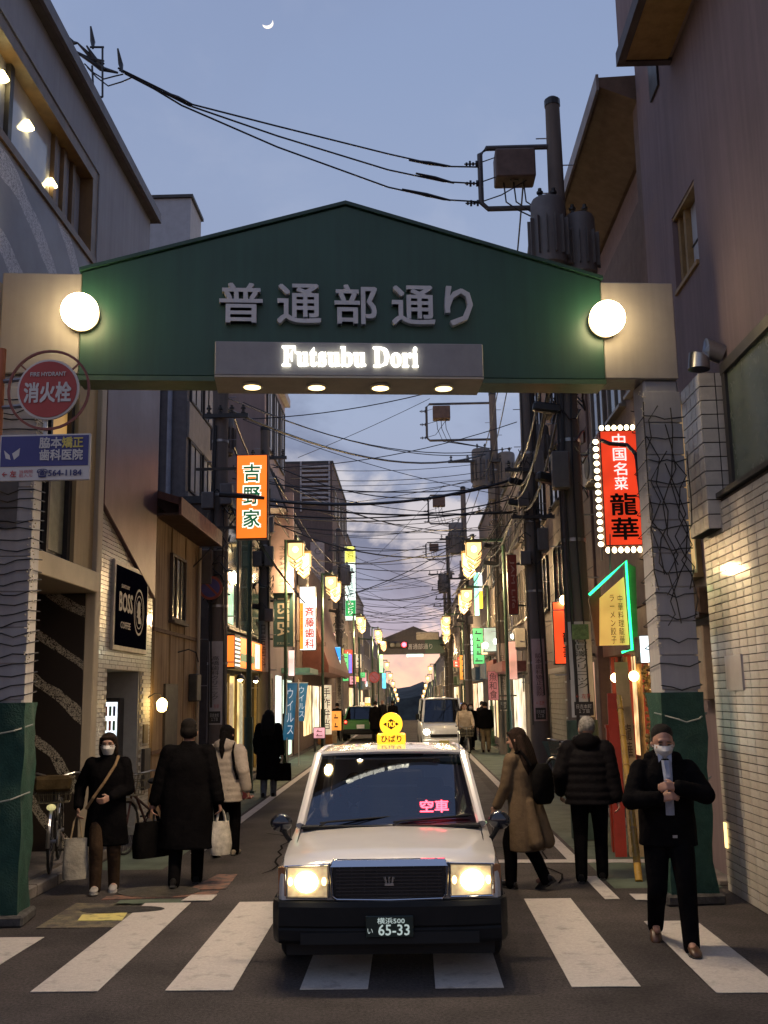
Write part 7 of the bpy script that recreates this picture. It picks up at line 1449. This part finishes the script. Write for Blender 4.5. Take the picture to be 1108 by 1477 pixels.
# traffic cone
t = thing('traffic_cone', 'faded red traffic cone behind the cream jacket woman', 'cone', (-3.35, 20.9, 0)); MB().box(-3.54, -3.16, 20.71, 21.09, 0, .035).build('cone_base', M('cone_red', (.36, .06, .04), .6, var=.12), t, bevel=.01); MB().lathe((-3.35, 20.9, .035), [(.15, 0), (.135, .03), (.03, .62), (.022, .64)], 18).build('cone_body', M('cone_red', (.36, .06, .04)), t, smooth=True)
# grey stand with red frame, leaning poles and boards by the restaurant
t = thing('menu_stand', 'grey panel stand with red wooden frame behind the puffer jacket man', 'stand', (2.72, 13.35, 0))
A, B = at(879, 1050, Y=13.3), at(914, 1135, Y=13.3); rl_ = M('lacquer_red', (.32, .035, .02)); MB().box(A.x, B.x, 13.3, 13.34, B.z - .15, A.z).build('panel', M('panel_grey', (.17, .15, .145), .7, var=.12), t)
for x in (A.x - .02, B.x + .02): MB().box(x - .02, x + .02, 13.28, 13.36, 0, A.z + .03).build('post', rl_, t)
MB().box(A.x - .05, B.x + .05, 13.27, 13.37, A.z + .0, A.z + .04).build('rail', rl_, t)
t = thing('leaning_pole', 'shiny golden bamboo pole leaning against the menu stand', 'pole', (2.35, 11.35, 0)); a, b_ = at(922, 1272, Z=0.0), at(893, 1005, Y=13.1); MB().cyl(a, b_, .040, .034, 14).build('bamboo_shaft', M('gold_bamboo', (.42, .25, .05), .25, var=.15, scale=5), t, smooth=True)
for k in range(6): c = a.lerp(b_, (k + .5) / 6); d = (b_ - a).normalized(); MB().cyl(c - d * .008, c + d * .008, .043, n=14).build('node_ring', M('gold_node', (.30, .17, .04), .4), t)
for (x0, y0, x1, y1, w, lb, m_, tx) in ((912, 1110, 896, 955, .17, 'pale wooden board with carved writing leaning behind the golden pole', M('carved_wood', (.38, .27, .14), .6, var=.15, streak=.3), '龍華'), (889, 1100, 884, 1000, .14, 'narrow red painted board standing in the restaurant entrance', M('lacquer_red', (.32, .035, .02)), None)):
    A, B = at(x0, y0, Y=12.9), at(x1, y1, Y=13.35); A = Vector((A.x, A.y, 0)); t = thing('leaning_board', lb, 'board', tuple(A)); MB().prism([A + Vector((-w / 2, 0, 0)), A + Vector((w / 2, 0, 0)), B + Vector((w / 2, 0, 0)), B + Vector((-w / 2, 0, 0))], (0, .03, 0)).build('plank', m_, t)
    if tx: lettering('\n'.join(tx), M('ink_brown', (.08, .035, .01), .7), t, A.lerp(B, .58) + Vector((0, -.012, 0)), .11, .42, up=(B - A))
t = thing('tilted_board', 'dark green board leaning on the kerb beside the brown pole', 'board', (3.0, 21.9, 0)); a, b_ = Vector((3.02, 21.3, 0)), Vector((2.72, 21.9, .95)); MB().prism([a, a + Vector((.34, 0, 0)), b_ + Vector((.34, 0, 0)), b_], (0, .03, .02)).build('plank', M('board_green', (.03, .06, .04), .6, var=.15), t); MB().cyl((3.0, 22.3, 0), (2.95, 21.9, .9), .015, n=6).build('prop', steel, t)
# crates and clutter by the lit shops
for i, (x, y_, c, lb) in enumerate(((-3.55, 43.5, (.28, .13, .05), 'brown crate outside the awning shop'), (-3.45, 44.6, (.34, .24, .14), 'pale carton beside the brown crate'))):
    t = thing('crate', lb, 'crate', (x, y_, 0)); m_ = M('crate%d' % i, c, .8, var=.15)
    for k in range(4): MB().box(x - .3, x + .3, y_ - .22, y_ - .20, .03 + k * .13, .13 + k * .13).build('slat', m_, t)
    MB().box(x - .28, x + .28, y_ - .19, y_ + .2, .01, .53).build('box_body', m_, t)
t = thing('flower_planter', 'grey planter with leafy plant by the green post', 'planter', (-3.62, 27.6, 0)); MB().lathe((-3.62, 27.6, 0), [(.17, 0), (.23, .35), (.25, .36), (.22, .33)], 16).build('pot', conc, t, smooth=True)
b = MB(); rnd = random.Random(3)
for k in range(160):
    c = Vector((-3.62 + rnd.gauss(0, .14), 27.6 + rnd.gauss(0, .14), .38 + abs(rnd.gauss(.22, .16)))); d = Vector((rnd.uniform(-1, 1), rnd.uniform(-1, 1), rnd.uniform(-.4, 1))).normalized(); u = d.cross(Vector((0, 0, 1))).normalized() * .03; b.quad(c - d * .06, c + u, c + d * .06, c - u)
b.build('leaves', M('leaf_green', (.05, .10, .04), .6, var=.3), t)
